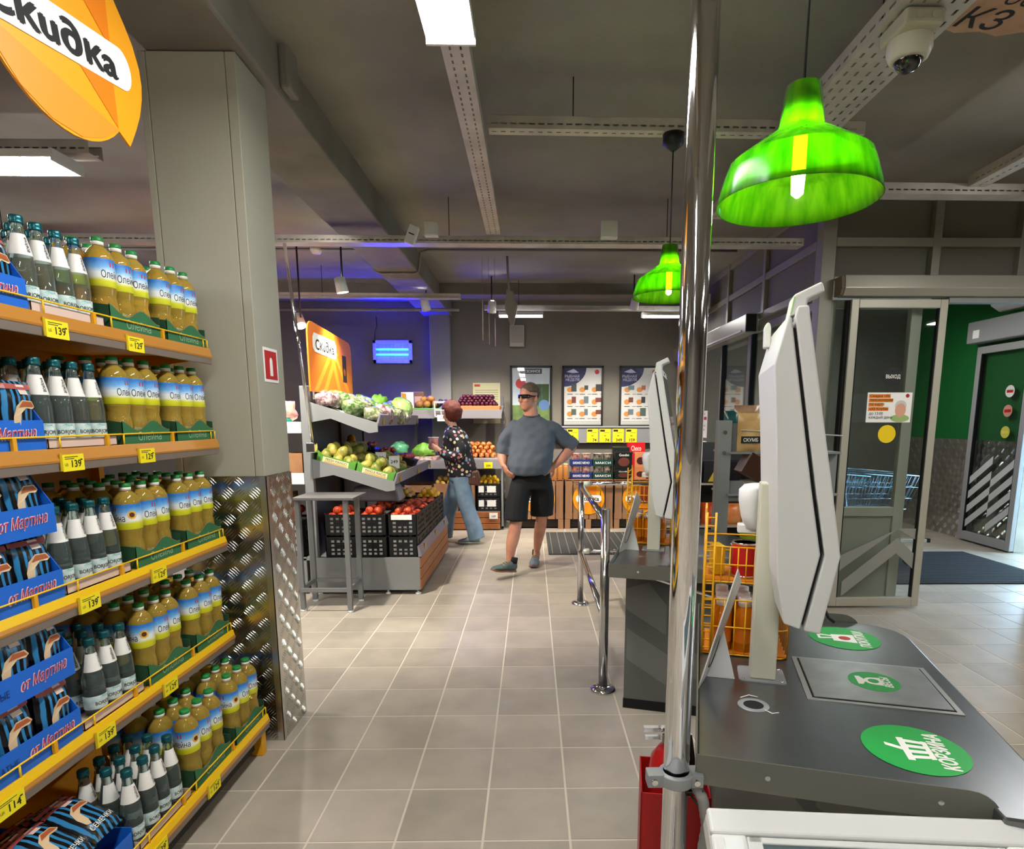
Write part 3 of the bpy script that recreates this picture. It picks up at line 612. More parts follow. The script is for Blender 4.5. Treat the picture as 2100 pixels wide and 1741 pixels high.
# ================================================================ self-checkout: counters, kiosks, pole
RZ = -rad(15.4)
O1, O2 = (.320, 1.093, 0), (.346, 2.672, 0)
m_top = P('dark_steel_top', '#8b8d90', .3, .9, vary=(7, '#74777c', .8, (1, .25, 1)))
m_lip = P('grey_steel_lip', '#77786f', .42, .6)
m_stick = P('green_vinyl', '#16a345', .4)
m_scale = P('steel_scale_plate', '#c4c4c2', .33, 1, vary=(14, '#adadb0', .7))
def rounded(x0, x1, y0, y1, r, corners):
    pts = []
    for cx, cy, a, k in ((x1-r, y0+r, -90, 'br'), (x1-r, y1-r, 0, 'tr'), (x0+r, y1-r, 90, 'tl'), (x0+r, y0+r, 180, 'bl')):
        if k in corners: pts += [(cx+r*cos(rad(a+i*15)), cy+r*sin(rad(a+i*15))) for i in range(7)]
        else: pts.append((x1 if 'r' in k else x0, y1 if 't' in k else y0))
    return pts
def sticker(parent, w_, v_, r, word, icon, size, tw, label):
    o = MB().prism([(w_+r*cos(2*pi*i/40), v_+r*sin(2*pi*i/40), .7755) for i in range(40)], (0, 0, .0007)).build('floor_sticker' if 0 else 'sticker', m_stick, parent, label=label)
    R, U = (0, 1, 0), (-1, 0, 0); z = .7768
    mb = MB(); mb.text(word, size, (w_+r*.48, v_, z), R, U, bold=.05, shear=.15, width=tw); mb.build('lettering', m_wht, o)
    mb = MB()
    cnt = [0]
    def pl(pts): cnt[0] += 1; mb.prism([(w_+a*r, v_+b_*r, z-.0004) for a, b_ in pts], (0, 0, .0004+cnt[0]*.00003))
    if icon == 'basket':
        pl([(-.25, -.5), (-.12, -.5), (-.12, .42), (-.25, .42)])
        for q in (-.42, -.2, .02, .24): pl([(-.12, q), (.28, q*.85+.0), (.28, q*.85+.1), (-.12, q+.12)])
        pl([(.2, -.4), (.3, -.38), (.3, .32), (.2, .34)]); pl([(-.55, .02), (-.25, -.12), (-.25, 0), (-.55, .14)])
    elif icon == 'bag':
        pl([(-.35, -.32), (.3, -.42), (.3, .3), (-.35, .24)]); pl([(-.72, -.2), (-.35, -.12), (-.35, -.03), (-.7, -.1)]); pl([(-.72, .12), (-.35, .05), (-.35, .14), (-.7, .22)]); pl([(-.76, -.2), (-.68, -.2), (-.68, .22), (-.76, .22)])
    else:
        pl([(-.68, -.42), (-.5, -.42), (-.35, -.1), (-.35, .1), (-.5, .42), (-.68, .42)]); mb.cyl((w_-.02*r, v_, z-.0004), (w_-.02*r, v_, z+.0001), r*.36, n=24); pl([(-.1, -.35), (.3, -.4), (.3, .4), (-.1, .35)])
    mb.build('icon', m_wht, o)
    if icon == 'bag': MB().cyl((w_-.0*r, v_-.05*r, z), (w_, v_-.05*r, z+.0004), r*.17, n=20).build('logo', m_red, o)
    if icon == 'scale': MB().cyl((w_-.02*r, v_, z), (w_-.02*r, v_, z+.0004), r*.22, n=12).build('dial', m_stick, o)
def counter(label, O, full=True):
    t = T('checkout_counter', label, 'counter', O, RZ)
    pts = [(0, .002), (.500, .002), (.505, -.032), (.600, -.032), (.622, -.022), (.628, 0)] + rounded(0, .628, 0.002, 1.008, .13, ('tr',))[1:-1]
    MB().prism([(x, y, .745) for x, y in pts], (0, 0, .03)).build('worktop', m_top, t, .004)
    def lip(y, nm):
        n = [(0, .738), (.52, .738)] + [(.46+.06*cos(rad(a)), .742+.058*sin(rad(a))) for a in range(0, 91, 15)] + [(0, .80)]
        o = MB().prism([(x, y, z) for x, z in n], (0, .003, 0)).build(nm, m_lip, t)
        for x in (.13, .42): MB().cyl((x, y-.0015, .770), (x, y, .770), .005, n=10).build('rivet', m_chrome, o)
    lip(-.002, 'near_lip'); lip(1.009, 'far_lip')
    MB().box(-.003, 0, 0, 1.01, .738, .80).build('side_lip', m_lip, t)
    MB().prism([(.05, .25, 0), (.52, .25, 0), (.52, .97, 0), (.05, .97, 0)], (0, 0, .745)).build('cabinet', P('cabinet_grey', '#5a5c59', .5), t)
    mb = MB()
    for a in ([(.06, .42), (.26, .30), (.26, .14), (.06, .26)], [(.05, .62), (.16, .66), (.25, .55), (.25, .40), (.05, .52)], [(.27, .7), (.5, .55), (.5, .42), (.27, .57)], [(.27, .4), (.5, .25), (.5, .12), (.27, .27)]): mb.prism([(x, .2485, z) for x, z in a], (0, .001, 0))
    mb.build('printed_chevron', P('cabinet_print', '#6d706c', .5), t)
    MB().box(.048, .522, .246, .972, 0, .05).build('plinth', m_blackmat, t)
    MB().cyl((.10, .15, .735), (.5, .24, .60), .011).build('brace_bar', m_chrome, t)
    # scale plate let into the top
    fr = MB().box(.255, .588, .360, .637, .7752, .7775).build('scale_frame', P('scale_rim', '#c9c9c6', .35, .9), t)
    MB().box(.268, .576, .372, .626, .7776, .7782).build('gap', m_blackmat, fr)
    MB().box(.272, .572, .376, .622, .7776, .7800).build('scale_plate', m_scale, fr, .001)
    if full:
        sticker(t, .430, .175, .098, 'КОРЗИНА', 'basket', .029, .140, 'round green sticker with a white basket')
        o = bpy.data.objects.new('scale_sticker', None); COL.objects.link(o); o.parent = t; o.location = (0, 0, .0043); o['label'] = 'small round green sticker with a weighing icon'
        sticker(o, .434, .502, .060, 'ВЕСЫ', 'scale', .018, .062, None)
        sticker(t, .433, .838, .10, 'ПОКУПКИ', 'bag', .028, .140, 'round green sticker with a white carrier bag')
        h = MB().lathe([(.036, .7756), (.034, .7775), (.024, .7775), (.023, .7765)], 24, (.127, .296, 0), cap=False).build('cable_grommet', m_greymetal, t)
        MB().cyl((.127, .296, .7754), (.127, .296, .7762), .024).build('grommet_hole', m_blackmat, h)
        MB().tube([(.10, .33, .776), (.12, .345, .778), (.14, .34, .777)], .0012, 5).tube([(.15, .275, .777), (.165, .262, .776), (.18, .268, .777)], .0012, 5).build('torn_tape', m_wht, h)
    return t
counter('near steel self-checkout counter with three green round stickers', O1)
counter('far grey self-checkout counter behind the chrome railing', O2, False)

m_kiosk = P('kiosk_white', '#d5d6d3', .4)
m_kbeige = P('kiosk_beige', '#cfcdb9', .45)
m_screen = P('dark_screen', '#23302c', .1)
def kiosk(label, O):
    t = T('checkout_kiosk', label, 'checkout kiosk', (O[0], O[1], 0), RZ)
    y0, y1 = .275, .66
    front = [(.187, 1.674), (.258, 1.296), (.285, 1.146), (.256, .968), (.222, .972), (.253, 1.147), (.225, 1.295), (.162, 1.652), (.166, 1.673)]
    back = [(.150, 1.657), (.126, 1.556), (.139, 1.40), (.160, 1.079), (.179, .985), (.214, .974), (.245, 1.147), (.217, 1.295), (.156, 1.650)]
    MB().prism([(x, y0, z) for x, z in front], (0, y1-y0, 0)).build('front_shell', m_kiosk, t, .004, 3)
    MB().prism([(x, y0+.004, z) for x, z in back], (0, y1-y0-.008, 0)).build('rear_shell', m_kiosk, t, .004, 3)
    MB().prism([(x, y0+.012, z) for x, z in [(.17, 1.63), (.22, 1.295), (.249, 1.147), (.22, .985), (.21, .985), (.238, 1.147), (.212, 1.295), (.16, 1.63)]], (0, y1-y0-.024, 0)).build('seam', m_blackmat, t)
    # touch screen, reader panel
    d = V((.258-.187, 0, 1.296-1.674)).normalized(); nrm = V((-d.z, 0, d.x)); c0 = V((.187, 0, 1.674))
    def face(a0, a1, b0, b1, e, nm, mat, pr=None):
        q = [c0+d*a0+V((0, b0, 0)), c0+d*a1+V((0, b0, 0)), c0+d*a1+V((0, b1, 0)), c0+d*a0+V((0, b1, 0))]
        return MB().prism([p+nrm*.0004 for p in q], nrm*e).build(nm, mat, pr or t)
    sc = face(.035, .50, y0+.02, y1-.02, .001, 'screen', m_screen)
    face(.012, .022, (y0+y1)/2-.012, (y0+y1)/2+.012, .002, 'camera_eye', m_blackmat)
    d2 = V((.256-.285, 0, .968-1.146)).normalized(); n2 = V((-d2.z, 0, d2.x)); c0, d, nrm = V((.285, 0, 1.146)), d2, n2
    face(.03, .13, y0+.04, y0+.16, .002, 'receipt_slot', m_black); face(.03, .14, y1-.16, y1-.05, .012, 'card_reader', m_black)
    MB().tube([(.268, y0+.05, 1.02), (.279, y0+.045, .995), (.292, y0+.045, .985)], .0035, 6).build('hook', m_black, t)
    # lamp arm
    MB().prism([(x, y0+.025, z) for x, z in [(.153, 1.655), (.160, 1.700), (.213, 1.724), (.220, 1.704), (.188, 1.690), (.186, 1.665)]], (0, .075, 0)).build('lamp_arm', m_kiosk, t, .004)
    MB().prism([(x, y0+.024, z) for x, z in [(.154, 1.66), (.160, 1.695), (.163, 1.695), (.157, 1.66)]], (0, .077, 0)).build('lamp_strip', P('green_lamp_strip', '#a8d88e', .4), t)
    MB().prism([(.128, y1-.10, 1.62), (.127, y1-.10, 1.668), (.131, y1-.10, 1.682), (.139, y1-.10, 1.682), (.143, y1-.10, 1.668), (.144, y1-.10, 1.62)], (0, .04, 0)).build('rear_tab', m_kiosk, t, .004)
    # post
    MB().box(.130, .192, .448, .505, .7785, 1.285).build('post', m_kbeige, t, .003)
    MB().box(.145, .19, .455, .50, 1.16, 1.26).build('bracket', m_kbeige, t)
    bp = MB().prism([(x, y, .7752) for x, y in rounded(.102, .218, .430, .530, .012, ('tl', 'tr', 'bl', 'br'))], (0, 0, .003)).build('base_plate', m_greymetal, t)
    for x, y in ((.113, .441), (.207, .441), (.207, .52)): MB().lathe([(.0045, .7782), (.004, .7805), (.001, .7812)], 10, (x, y, 0)).build('bolt', m_chrome, bp)
    # hand scanner on a side bracket
    sc = T('side_scanner', None, None); sc.parent = t
    MB().box(.086, .135, .54, .57, 1.142, 1.166).build('scanner_bracket', m_white, sc, .003)
    rings = []
    for f, (xc, zc, rx, ry) in enumerate([(.125, 1.155, .022, .03), (.118, 1.19, .026, .034), (.115, 1.23, .030, .038), (.118, 1.258, .033, .04), (.125, 1.27, .028, .034), (.13, 1.274, .015, .02)]):
        rings.append([(xc+rx*cos(2*pi*i/16), .555+ry*sin(2*pi*i/16), zc) for i in range(16)])
    MB().loft(rings).build('scanner_body', m_white, sc)
    return t
kiosk('near white self-checkout kiosk on a beige post', O1)
kiosk('far white self-checkout kiosk on the counter behind the railing', O2)

# easel signs on both counters
def easel(label, O):
    t = T('easel_sign', label, 'easel sign', (O[0], O[1], 0), RZ)
    a, b_ = V((.001, .350, .7757)), V((.081, .350, 1.088)); a2, b2 = V((.022, .440, .7757)), V((.096, .440, 1.035)); e = (a2-a+b2-b_)/2
    n = (b_-a).cross(e).normalized()*.003
    MB().prism([a, a2, b2, b_], n).build('panel', m_white, t)
    MB().prism([a2, V((.092, .440, .7757)), a2.lerp(b2, .50)], (0, -.003, 0)).build('support', m_white, t)
    mid = a.lerp(b_, .68)+e*.5; U = (b_-a).normalized(); R = e.normalized()
    for sg in (1, -1):
        off = n.normalized()*(.0036 if sg == 1 else -.0008)
        mb = MB(); mb.quad(mid+off, .055, .10, R*sg, U); mb.build('red_field', P('pale_red_print', '#c0525a', .6), t)
        mb = MB()
        for k in range(3): mb.quad(mid+off*1.15+U*(-.03+k*.03), .05, .006, R*sg, U)
        mb.build('print_line', m_wht, t)
        mb = MB(); c_ = a.lerp(b_, .32)+e*.5+off
        mb.tube([c_+R*.028*cos(2*pi*i/20)+U*.045*sin(2*pi*i/20) for i in range(20)], .0012, 4, closed=True); mb.build('ring_mark', m_ink, t)
easel('white easel sign on the near counter beside the pole', O1)
easel('white easel sign on the far counter', O2)

# yellow wire racks with orange bottles on the counters
m_ywire = P('yellow_wire', '#f0b010', .35)
m_orange = P('orange_syrup', '#e07a08', .12, 0, .35, 1.4)
m_cap = P('white_cap', '#ece8e2', .4)
def wire_rack(label, O, dv=0):
    t = T('wire_rack', label, 'wire rack', (O[0], O[1], .7755), RZ)
    x0, x1, y0, y1 = .008, .238, .600+dv, .80+dv
    fr = MB()
    for x, y in ((x0, y0), (x0+.024, y0), (x0, y1), (x1, y1)): fr.cyl((x, y, 0), (x, y, .41), .0032, n=6)
    for k in range(17): fr.cyl((x0, y0, .02+k*.0235), (x0+.024, y0, .02+k*.0235), .0022, n=5)
    for k in range(9): z = .02+k*.045; fr.cyl((x0, y0, z), (x0, y1, z+.012), .0022, n=5)
    fr.build('ladder_frame', m_ywire, t)
    for z, h_, nm in ((.004, .16, 'lower_basket'), (.215, .10, 'upper_basket')):
        mb = MB(); xr = x1 if z < .1 else x1-.055
        for zz in (z, z+h_*.5, z+h_): mb.tube([(x0, y0, zz), (xr-.015, y0, zz-.0), (xr, y0+.015, zz), (xr, y1, zz), (x0, y1, zz)], .0026, 6, closed=True)
        for k in range(9): x = x0+(xr-x0)*k/8; mb.cyl((x, y0, z), (x, y0, z+h_), .002, n=5); mb.cyl((x, y0, z), (x, y1, z), .002, n=5)
        for k in range(7): y = y0+(y1-y0)*k/6; mb.cyl((xr, y, z), (xr, y, z+h_), .002, n=5)
        mb.build(nm, m_ywire, t)
        MB().box(x0+.003, xr-.003, y0+.003, y1-.003, z+.003, z+.006).build('tray_card', P('orange_card', '#d98212', .6), t)
    return t
wire_rack('yellow wire rack with orange bottles on the near counter', O1)
wire_rack('yellow wire rack on the far counter', O2)
def Lp(O, x, y, z): return (O[0]+x*cos(RZ)-y*sin(RZ), O[1]+x*sin(RZ)+y*cos(RZ), z)
jr = T('syrup_bottle', 'orange syrup bottle', 'bottle', (0, 0, 0)); 
MB().lathe([(.024, 0), (.028, .004), (.028, .10), (.026, .118), (.016, .132), (.016, .136)], 20).build('body', m_orange, jr); MB().lathe([(.0185, .134), (.0185, .158), (.012, .160), (.008, .157)], 18).build('cap', m_cap, jr); MB().lathe([(.0283, .03), (.0283, .075)], 20, cap=False).build('label', P('amber_label', '#c76a10', .5), jr)
JT = tree(jr); first = True
for nm, O in (('near', O1), ('far', O2)):
    for j, (y, rw) in enumerate(((.635, 'front'), (.695, 'middle'), (.755, 'back'))):
        for i in range(3):
            lb = 'orange syrup bottle with white cap, %s row, %s from the %s, %s counter rack' % (rw, ('first', 'second', 'third')[i], 'ladder side', nm)
            p = Lp(O, .062+i*.06, y, .7815)
            if first: jr.location = p; jr['label'] = lb; jr['group'] = 'syrup bottles in the yellow racks'; first = False
            else: dup(JT, p, 0, lb, 'syrup bottles in the yellow racks')
def can(label, loc, r, h_, col, rot=None):
    t = T('tin_can', label, 'tin can', loc, rot=rot)
    MB().lathe([(r-.001, .003), (r, .006), (r, h_-.006), (r-.001, h_-.003)], 28).build('sleeve', P('can_'+col, col, .35), t)
    MB().lathe([(r-.002, h_-.008), (r+.0012, h_-.003), (r+.0012, h_), (r-.002, h_), (r-.003, h_-.003), (0, h_-.003)], 28).build('lid', m_chrome, t)
    MB().lathe([(r-.002, 0), (r+.001, 0), (r+.001, .004), (r-.002, .006)], 28).build('rim', m_chrome, t)
can('large red tin can leaning in the upper yellow basket', Lp(O1, .118, .66, .999), .037, .098, '#b3121c')
can('dark tin can in the upper yellow basket near the post', Lp(O1, .118, .742, .999), .036, .075, '#3a2018')
tag(MB().prism([(.0, 0, 0), (.03, 0, 0), (.03, .06, 0), (0, .06, 0)], (0, 0, .085)).build('mustard_pack', P('mustard_yellow', '#d7a80e', .4), None, .004), 'yellow pack in the upper yellow basket by the ladder', 'pack').location = Lp(O1, .035, .64, .999)
can('red tin can in the far yellow rack', Lp(O2, .10, .68, .999), .037, .09, '#a8442a')

# ================================================================ chrome pole with clamp, hose, railing
t = T('chrome_pole', 'tall mirror-polished chrome pole in the foreground', 'pole', (.2815, 1.10, 0))
MB().cyl((0, 0, 0), (0, 0, ZC), .0245, n=40).build('tube', m_chrome, t)
MB().lathe([(.05, 0), (.05, .008), (.03, .012)], 30).build('base_flange', m_chrome, t)
cl = MB().lathe([(.0255, .735), (.034, .737), (.034, .760), (.0255, .762)], 30, cap=False); cl.box(-.058, -.026, -.018, .012, .735, .762); cl.box(.026, .05, -.02, .018, .735, .762); cl.build('clamp', m_greymetal, t, .002)
MB().cyl((-.045, -.022, .748), (-.045, .016, .748), .006).cyl((.036, -.026, .748), (.036, .02, .748), .006).build('clamp_bolt', m_chrome, t)
hp = [V((.02, .05, .73)), V((.035, .02, .735)), V((.055, .0, .70)), V((.066, 0, .64)), V((.058, 0, .57)), V((.03, .01, .48)), V((.02, .03, .35)), V((.02, .04, .1))]
pts = []
for i in range(len(hp)-1):
    for k in range(8): pts.append(hp[i].lerp(hp[i+1], k/8)+V((.2815, 1.10, 0)))
rs = [.0105+(.0012 if i % 2 else 0) for i in range(len(pts))]
h = MB().tube(pts, rs, 10).build('corrugated_hose', P('grey_hose', '#8c8b88', .5)); tag(h, 'grey corrugated cable hose beside the chrome pole', 'hose')
MB().tube([(.315, 1.118, .70), (.335, 1.10, .715), (.345, 1.095, .69), (.33, 1.11, .68)], .003, 6, closed=True).build('cable_tie', m_black, h)
# railing of two posts
m_rail = P('satin_chrome', '#d2d2d2', .16, 1)
t = T('chrome_railing', 'chrome railing of two posts with slanted-looking bars beside the counter', 'railing', (.38, 3.1, 0))
for y, hgt, r in ((0, .985, .024), (1.56, .965, .024)):
    MB().cyl((0, y, 0), (0, y, hgt), r, n=28).build('post', m_rail, t); MB().lathe([(.07, 0), (.07, .008), (.06, .02), (.03, .026)], 30, (0, y, 0)).build('flange', m_chrome, t)
    MB().lathe([(r, hgt-.004), (r*.98, hgt+.003), (0, hgt+.004)], 28, (0, y, 0)).build('post_cap', m_steel, t)
MB().cyl((0, 1.56, .935), (0, 0, .925), .019, n=20).build('top_bar', m_rail, t); MB().cyl((0, 1.56, .42), (0, 0, .41), .019, n=20).build('lower_bar', m_rail, t)
for z in (.95, .425):
    o = MB().cyl((.03, 1.56, z), (.85, 1.60, z), .011, n=16).build('side_bar', m_chrome, t); MB().cyl((.015, 1.558, z), (.065, 1.561, z), .022).build('socket', P('white_fitting', '#e6ead8', .4), o)

# ================================================================ fire extinguisher in a red stand
t = T('extinguisher_stand', 'red metal floor stand at the foot of the chrome pole', 'extinguisher stand', (.30, 1.545, 0), rad(-9))
mr = P('red_stand', '#a81414', .4)
for x0, x1, y0, y1, z0, z1 in ((0, .004, 0, .19, 0, .42), (.186, .19, 0, .19, 0, .42), (0, .19, .186, .19, 0, .42), (0, .19, 0, .004, .13, .42), (0, .19, 0, .19, .10, .104), (0, .19, 0, .004, 0, .02)): MB().box(x0, x1, y0, y1, z0, z1).build('panel', mr, t)
t = T('fire_extinguisher', 'red fire extinguisher standing in the red floor stand', 'fire extinguisher', (.395, 1.635, .106))
MB().lathe([(.05, 0), (.056, .01), (.056, .33), (.05, .37), (.03, .40), (.018, .41), (.018, .425)], 28).build('cylinder', P('red_gloss', '#b5181c', .25), t)
MB().cyl((0, 0, .42), (0, 0, .455), .016).build('valve', m_chrome, t); MB().box(-.075, .02, -.008, .008, .45, .462).box(-.07, -.01, -.006, .006, .425, .435).build('lever', m_chrome, t); MB().cyl((-.016, -.02, .44), (-.016, -.035, .44), .014).build('gauge', m_chrome, t)
mb = MB(); mb.lathe([(.0565, .08), (.0565, .24)], 28, cap=False); mb.build('label', P('white_label', '#e8e6e0', .5), t)
MB().tube([(.015, 0, .44), (.06, 0, .43), (.07, 0, .36), (.066, 0, .15)], .008).build('hose', m_black, t)

# ================================================================ white terminal in the lower right corner
t = T('price_terminal', 'white framed touch terminal in the lower right corner', 'terminal', (.575, .955, .768), rad(-4.6))
tilt = M.Rotation(rad(28), 4, 'X')
Wd, Dp = .54, .34
def tb(nm, x0, x1, y0, y1, z0, z1, mat, bev=0, par=None):
    mb = MB(); mb.box(x0, x1, y0, y1, z0, z1, T=tilt); return mb.build(nm, mat, par or t, bev, 3)
tb('rear_case', -Wd/2, Wd/2, -Dp, 0, -.06, -.012, m_kiosk, .008)
tb('bezel', -Wd/2, Wd/2, -.045, 0, -.015, .0, m_kiosk, .006); tb('bezel', -Wd/2, -Wd/2+.06, -Dp, -.045, -.015, 0, m_kiosk, .006); tb('bezel', Wd/2-.06, Wd/2, -Dp, -.045, -.015, 0, m_white, .006); tb('bezel', -Wd/2, Wd/2, -Dp, -Dp+.04, -.015, 0, m_white, .006)
tb('inner_frame', -Wd/2+.062, Wd/2-.06, -.058, -.047, -.014, -.004, m_kiosk, .002); tb('inner_frame', -Wd/2+.06, -Wd/2+.085, -Dp+.04, -.047, -.014, -.004, m_kiosk, .002)
tb('screen', -Wd/2+.08, Wd/2-.07, -Dp+.04, -.058, -.014, -.008, P('glossy_screen', '#5d6b6e', .05, coat=1))
tb('corner_clip', -Wd/2+.02, -Wd/2+.05, -.10, -.055, 0, .006, P('clear_clip', '#dfe3e3', .15))
MB().box(-.05, .05, -.20, -.12, -.768, -.13).build('stand', m_kiosk, t); MB().box(-.2, .2, -.36, .02, -.768, -.755).build('foot', m_kiosk, t)
# ================================================================ yellow shelf unit on the left
ZS = [1.715, 1.360, .957, .550, .165]; XF = [-1.28]*4+[-1.16]
SH = ['top', 'second', 'third', 'fourth', 'bottom']
YA, YB = .55, 2.525
m_yel = P('yellow_shelf_paint', '#e0a010', .4)
m_yelw = P('yellow_fence', '#f2c410', .35)
m_rail1 = P('rail_amber', '#c98a3c', .28, .2); m_rail2 = P('rail_grey', '#7d7066', .3)
su = T('shelf_unit', 'tall yellow supermarket shelf unit filled with bottles beside the pillar', 'shelf unit', (-1.6, 1.5, 0))
def wl(mb): mb.v = [(x+1.6, y-1.5, z) for x, y, z in mb.v]; return mb
wl(MB().box(-1.80, -1.785, YA, YB, .05, 2.0)).build('back_panel', P('amber_back_panel', '#b9780e', .5), su)
for y in (YA, 1.5, YB-.03): wl(MB().box(-1.785, -1.75, y, y+.03, 0, 2.05)).build('upright', m_yel, su)
wl(MB().box(-1.78, -1.20, YA, YB-.02, .03, .10)).build('plinth', P('dark_plinth', '#2b241c', .7), su)
wl(MB().box(-1.215, -1.165, YB-.06, YB-.02, .0, .11)).build('foot', m_yel, su, .004)
for k, (z, xf) in enumerate(zip(ZS, XF)):
    b_ = wl(MB().box(-1.78, xf-.004, YA, YB, z-.028, z-.0005)).build('shelf_board', m_yel, su)
    for y in (YA+.02, 1.5, YB-.012): wl(MB().prism([(-1.77, y, z-.028), (xf-.03, y, z-.028), (xf-.06, y, z-.045), (-1.77, y, z-.11)], (0, .004, 0))).build('bracket', m_yel, b_)
    wl(MB().prism([(xf-.006, YA, z+.002), (xf, YA, z+.002), (xf+.006, YA, z-.022), (xf-.004, YA, z-.022)], (0, YB-YA, 0))).build('rail_top', m_yelw if k > 1 else m_rail1, b_)
    wl(MB().prism([(xf-.004, YA, z-.022), (xf+.006, YA, z-.022), (xf+.007, YA, z-.030), (xf+.004, YA, z-.060), (xf-.004, YA, z-.060)], (0, YB-YA, 0))).build('price_rail', m_rail2, b_, .002)
    wl(MB().prism([(xf+.0062, YA, z-.020), (xf+.009, YA, z-.030), (xf+.0075, YA, z-.036), (xf+.005, YA, z-.03)], (0, YB-YA, 0))).build('rail_highlight', m_rail1, b_)
    mb = MB(); mb.tube([(xf-.10, YB-.004, z+.034), (xf-.012, YB-.004, z+.034), (xf-.006, YB-.012, z+.034), (xf-.006, YA, z+.034)], .0026, 6)
    y = YB-.004
    while y > YA: mb.cyl((xf-.006, y, z), (xf-.006, y, z+.034), .0026, n=6); y -= .03 if y > YB-.02 else .265
    wl(mb).build('fence', m_yelw, b_)
    y = YB-.30
    while y > YA: wl(MB().cbox((xf-.006, y, z+.016), (.008, .012, .034))).build('fence_clip', m_yel, b_); y -= .34

# price tags
def price_tag(x, y, z, num, label, sz=1.0):
    t = T('price_tag', label, 'price tag', (x, y, z), group='yellow price tags on the shelf rails')
    MB().box(0, .0015, -.038*sz, .042*sz, -.024*sz, .022*sz).build('card', m_yellow_tag, t); MB().box(-.001, .002, -.046*sz, -.038*sz, -.022*sz, .026*sz).build('clip', P('tag_clip', '#c9a90e', .4), t)
    mb = MB(); mb.text(num, .020*sz, (.0019, .012*sz, -.004*sz), (0, 1, 0), (0, 0, 1), bold=.02); mb.build('price', m_ink, t)
    mb = MB(); mb.quad((.0017, -.005*sz, .015*sz), .05*sz, .002*sz, (0, 1, 0), (0, 0, 1)); mb.quad((.0017, -.012*sz, .010*sz), .035*sz, .002*sz, (0, 1, 0), (0, 0, 1)); mb.quad((.0017, .032*sz, .006*sz), .008*sz, .004*sz, (0, 1, 0), (0, 0, 1)); mb.text('ЦБ', .007*sz, (.0019, -.025*sz, -.006*sz), (0, 1, 0), (0, 0, 1)); mb.build('fine_print', m_ink, t)
for k in range(5):
    price_tag(XF[k]+.0085, 1.714, ZS[k]-.037, '139', 'yellow price tag 139 under the water bottles on the %s shelf rail' % SH[k])
    price_tag(XF[k]+.0085, 2.045, ZS[k]-.037, '129', 'yellow price tag 129 under the oil bottles on the %s shelf rail' % SH[k])
price_tag(XF[3]+.0085, 1.375, ZS[3]-.037, '114', 'yellow price tag 114 under the seed boxes on the fourth shelf rail')

# ---------------- sunflower oil bottles
m_oil = P('sunflower_oil', '#fad25a', .05, 0, .70, 1.36)
m_oilcap = P('oil_cap_green', '#17803a', .4)
m_oillab = P('oil_label', '#3d8edb', .4)
nt, N, L, b = nodes(m_oillab); tc = N.new('ShaderNodeTexCoord'); sp = N.new('ShaderNodeSeparateXYZ'); L.new(tc.outputs['Object'], sp.inputs[0])
nz = N.new('ShaderNodeTexNoise'); nz.inputs['Scale'].default_value = 40; L.new(tc.outputs['Object'], nz.inputs['Vector'])
mr_ = N.new('ShaderNodeMapRange'); mr_.inputs[1].default_value = .124; mr_.inputs[2].default_value = .206; L.new(sp.outputs[2], mr_.inputs[0])
ma = N.new('ShaderNodeMath'); ma.operation = 'MULTIPLY_ADD'; ma.inputs[1].default_value = .14; L.new(nz.outputs[0], ma.inputs[0]); L.new(mr_.outputs[0], ma.inputs[2])
cr = N.new('ShaderNodeValToRGB'); E_ = cr.color_ramp.elements; E_[0].position = .10; E_[0].color = lin('#c4c81a'); E_[1].position = 1; E_[1].color = lin('#2f78c8')
for p_, c_ in ((.30, '#d6d42a'), (.40, '#eef0e0'), (.58, '#e6eef4'), (.78, '#6fb0e6')): e = E_.new(p_); e.color = lin(c_)
L.new(ma.outputs[0], cr.inputs[0]); L.new(cr.outputs[0], b.inputs['Base Color'])
ob = T('oil_bottle', 'sunflower oil bottle', 'bottle', (0, 0, 0))
MB().lathe([(.030, 0), (.037, .004), (.0395, .02), (.0395, .06), (.0375, .078), (.0345, .092), (.0375, .108), (.0390, .122), (.0390, .208), (.0375, .217), (.030, .232), (.020, .243), (.0145, .248), (.0145, .252)], 22).build('body', m_oil, ob)
MB().lathe([(.0392, .124), (.0396, .126), (.0396, .205), (.0392, .207)], 30, cap=False).build('label', m_oillab, ob)
cp = MB().lathe([(.0165, .249), (.0165, .260), (.0158, .2605)], 20).build('collar', m_cap, ob)
MB().lathe([(.0165, .2602), (.0168, .262), (.0162, .2725), (.013, .274), (0, .274)], 20).build('cap', m_oilcap, ob)
def cyl_fn(r, zc, a0=0): return lambda x, y: V((r*cos(a0+x/r), r*sin(a0+x/r), zc+y))
mb = MB(); mb.text('Олейна', .022, (0, 0, 0), fn=cyl_fn(.0400, .162), width=.068, bold=.004); mb.build('lettering', P('label_navy', '#14283c', .5), ob)
mb = MB(); f = cyl_fn(.0400, .190); mb.add([f(-.008, -.006), f(.008, -.006), f(.008, .008), f(-.008, .008)], [(0, 1, 2, 3)]); mb.build('red_mark', P('label_red', '#c32431', .4), ob)
f = cyl_fn(.0400, .172, rad(78)); mb = MB(); n = 16
mb.add([f(0, 0)]+[f(.016*(1 if i % 2 else .72)*cos(2*pi*i/(2*n)), .016*(1 if i % 2 else .72)*sin(2*pi*i/(2*n))) for i in range(2*n)], [(0, 1+i, 1+(i+1) % (2*n)) for i in range(2*n)]); o_ = mb.build('sunflower', P('sunflower_yellow', '#eab020', .5), ob)
f = cyl_fn(.0403, .172, rad(78)); mb = MB(); mb.add([f(.008*cos(2*pi*i/14), .008*sin(2*pi*i/14)) for i in range(14)], [tuple(range(14))]); mb.build('seed_head', P('sunflower_brown', '#5a2c10', .6), o_)
OT = tree(ob); first = True
YO = [2.012, 2.093, 2.174, 2.309, 2.391, 2.473]
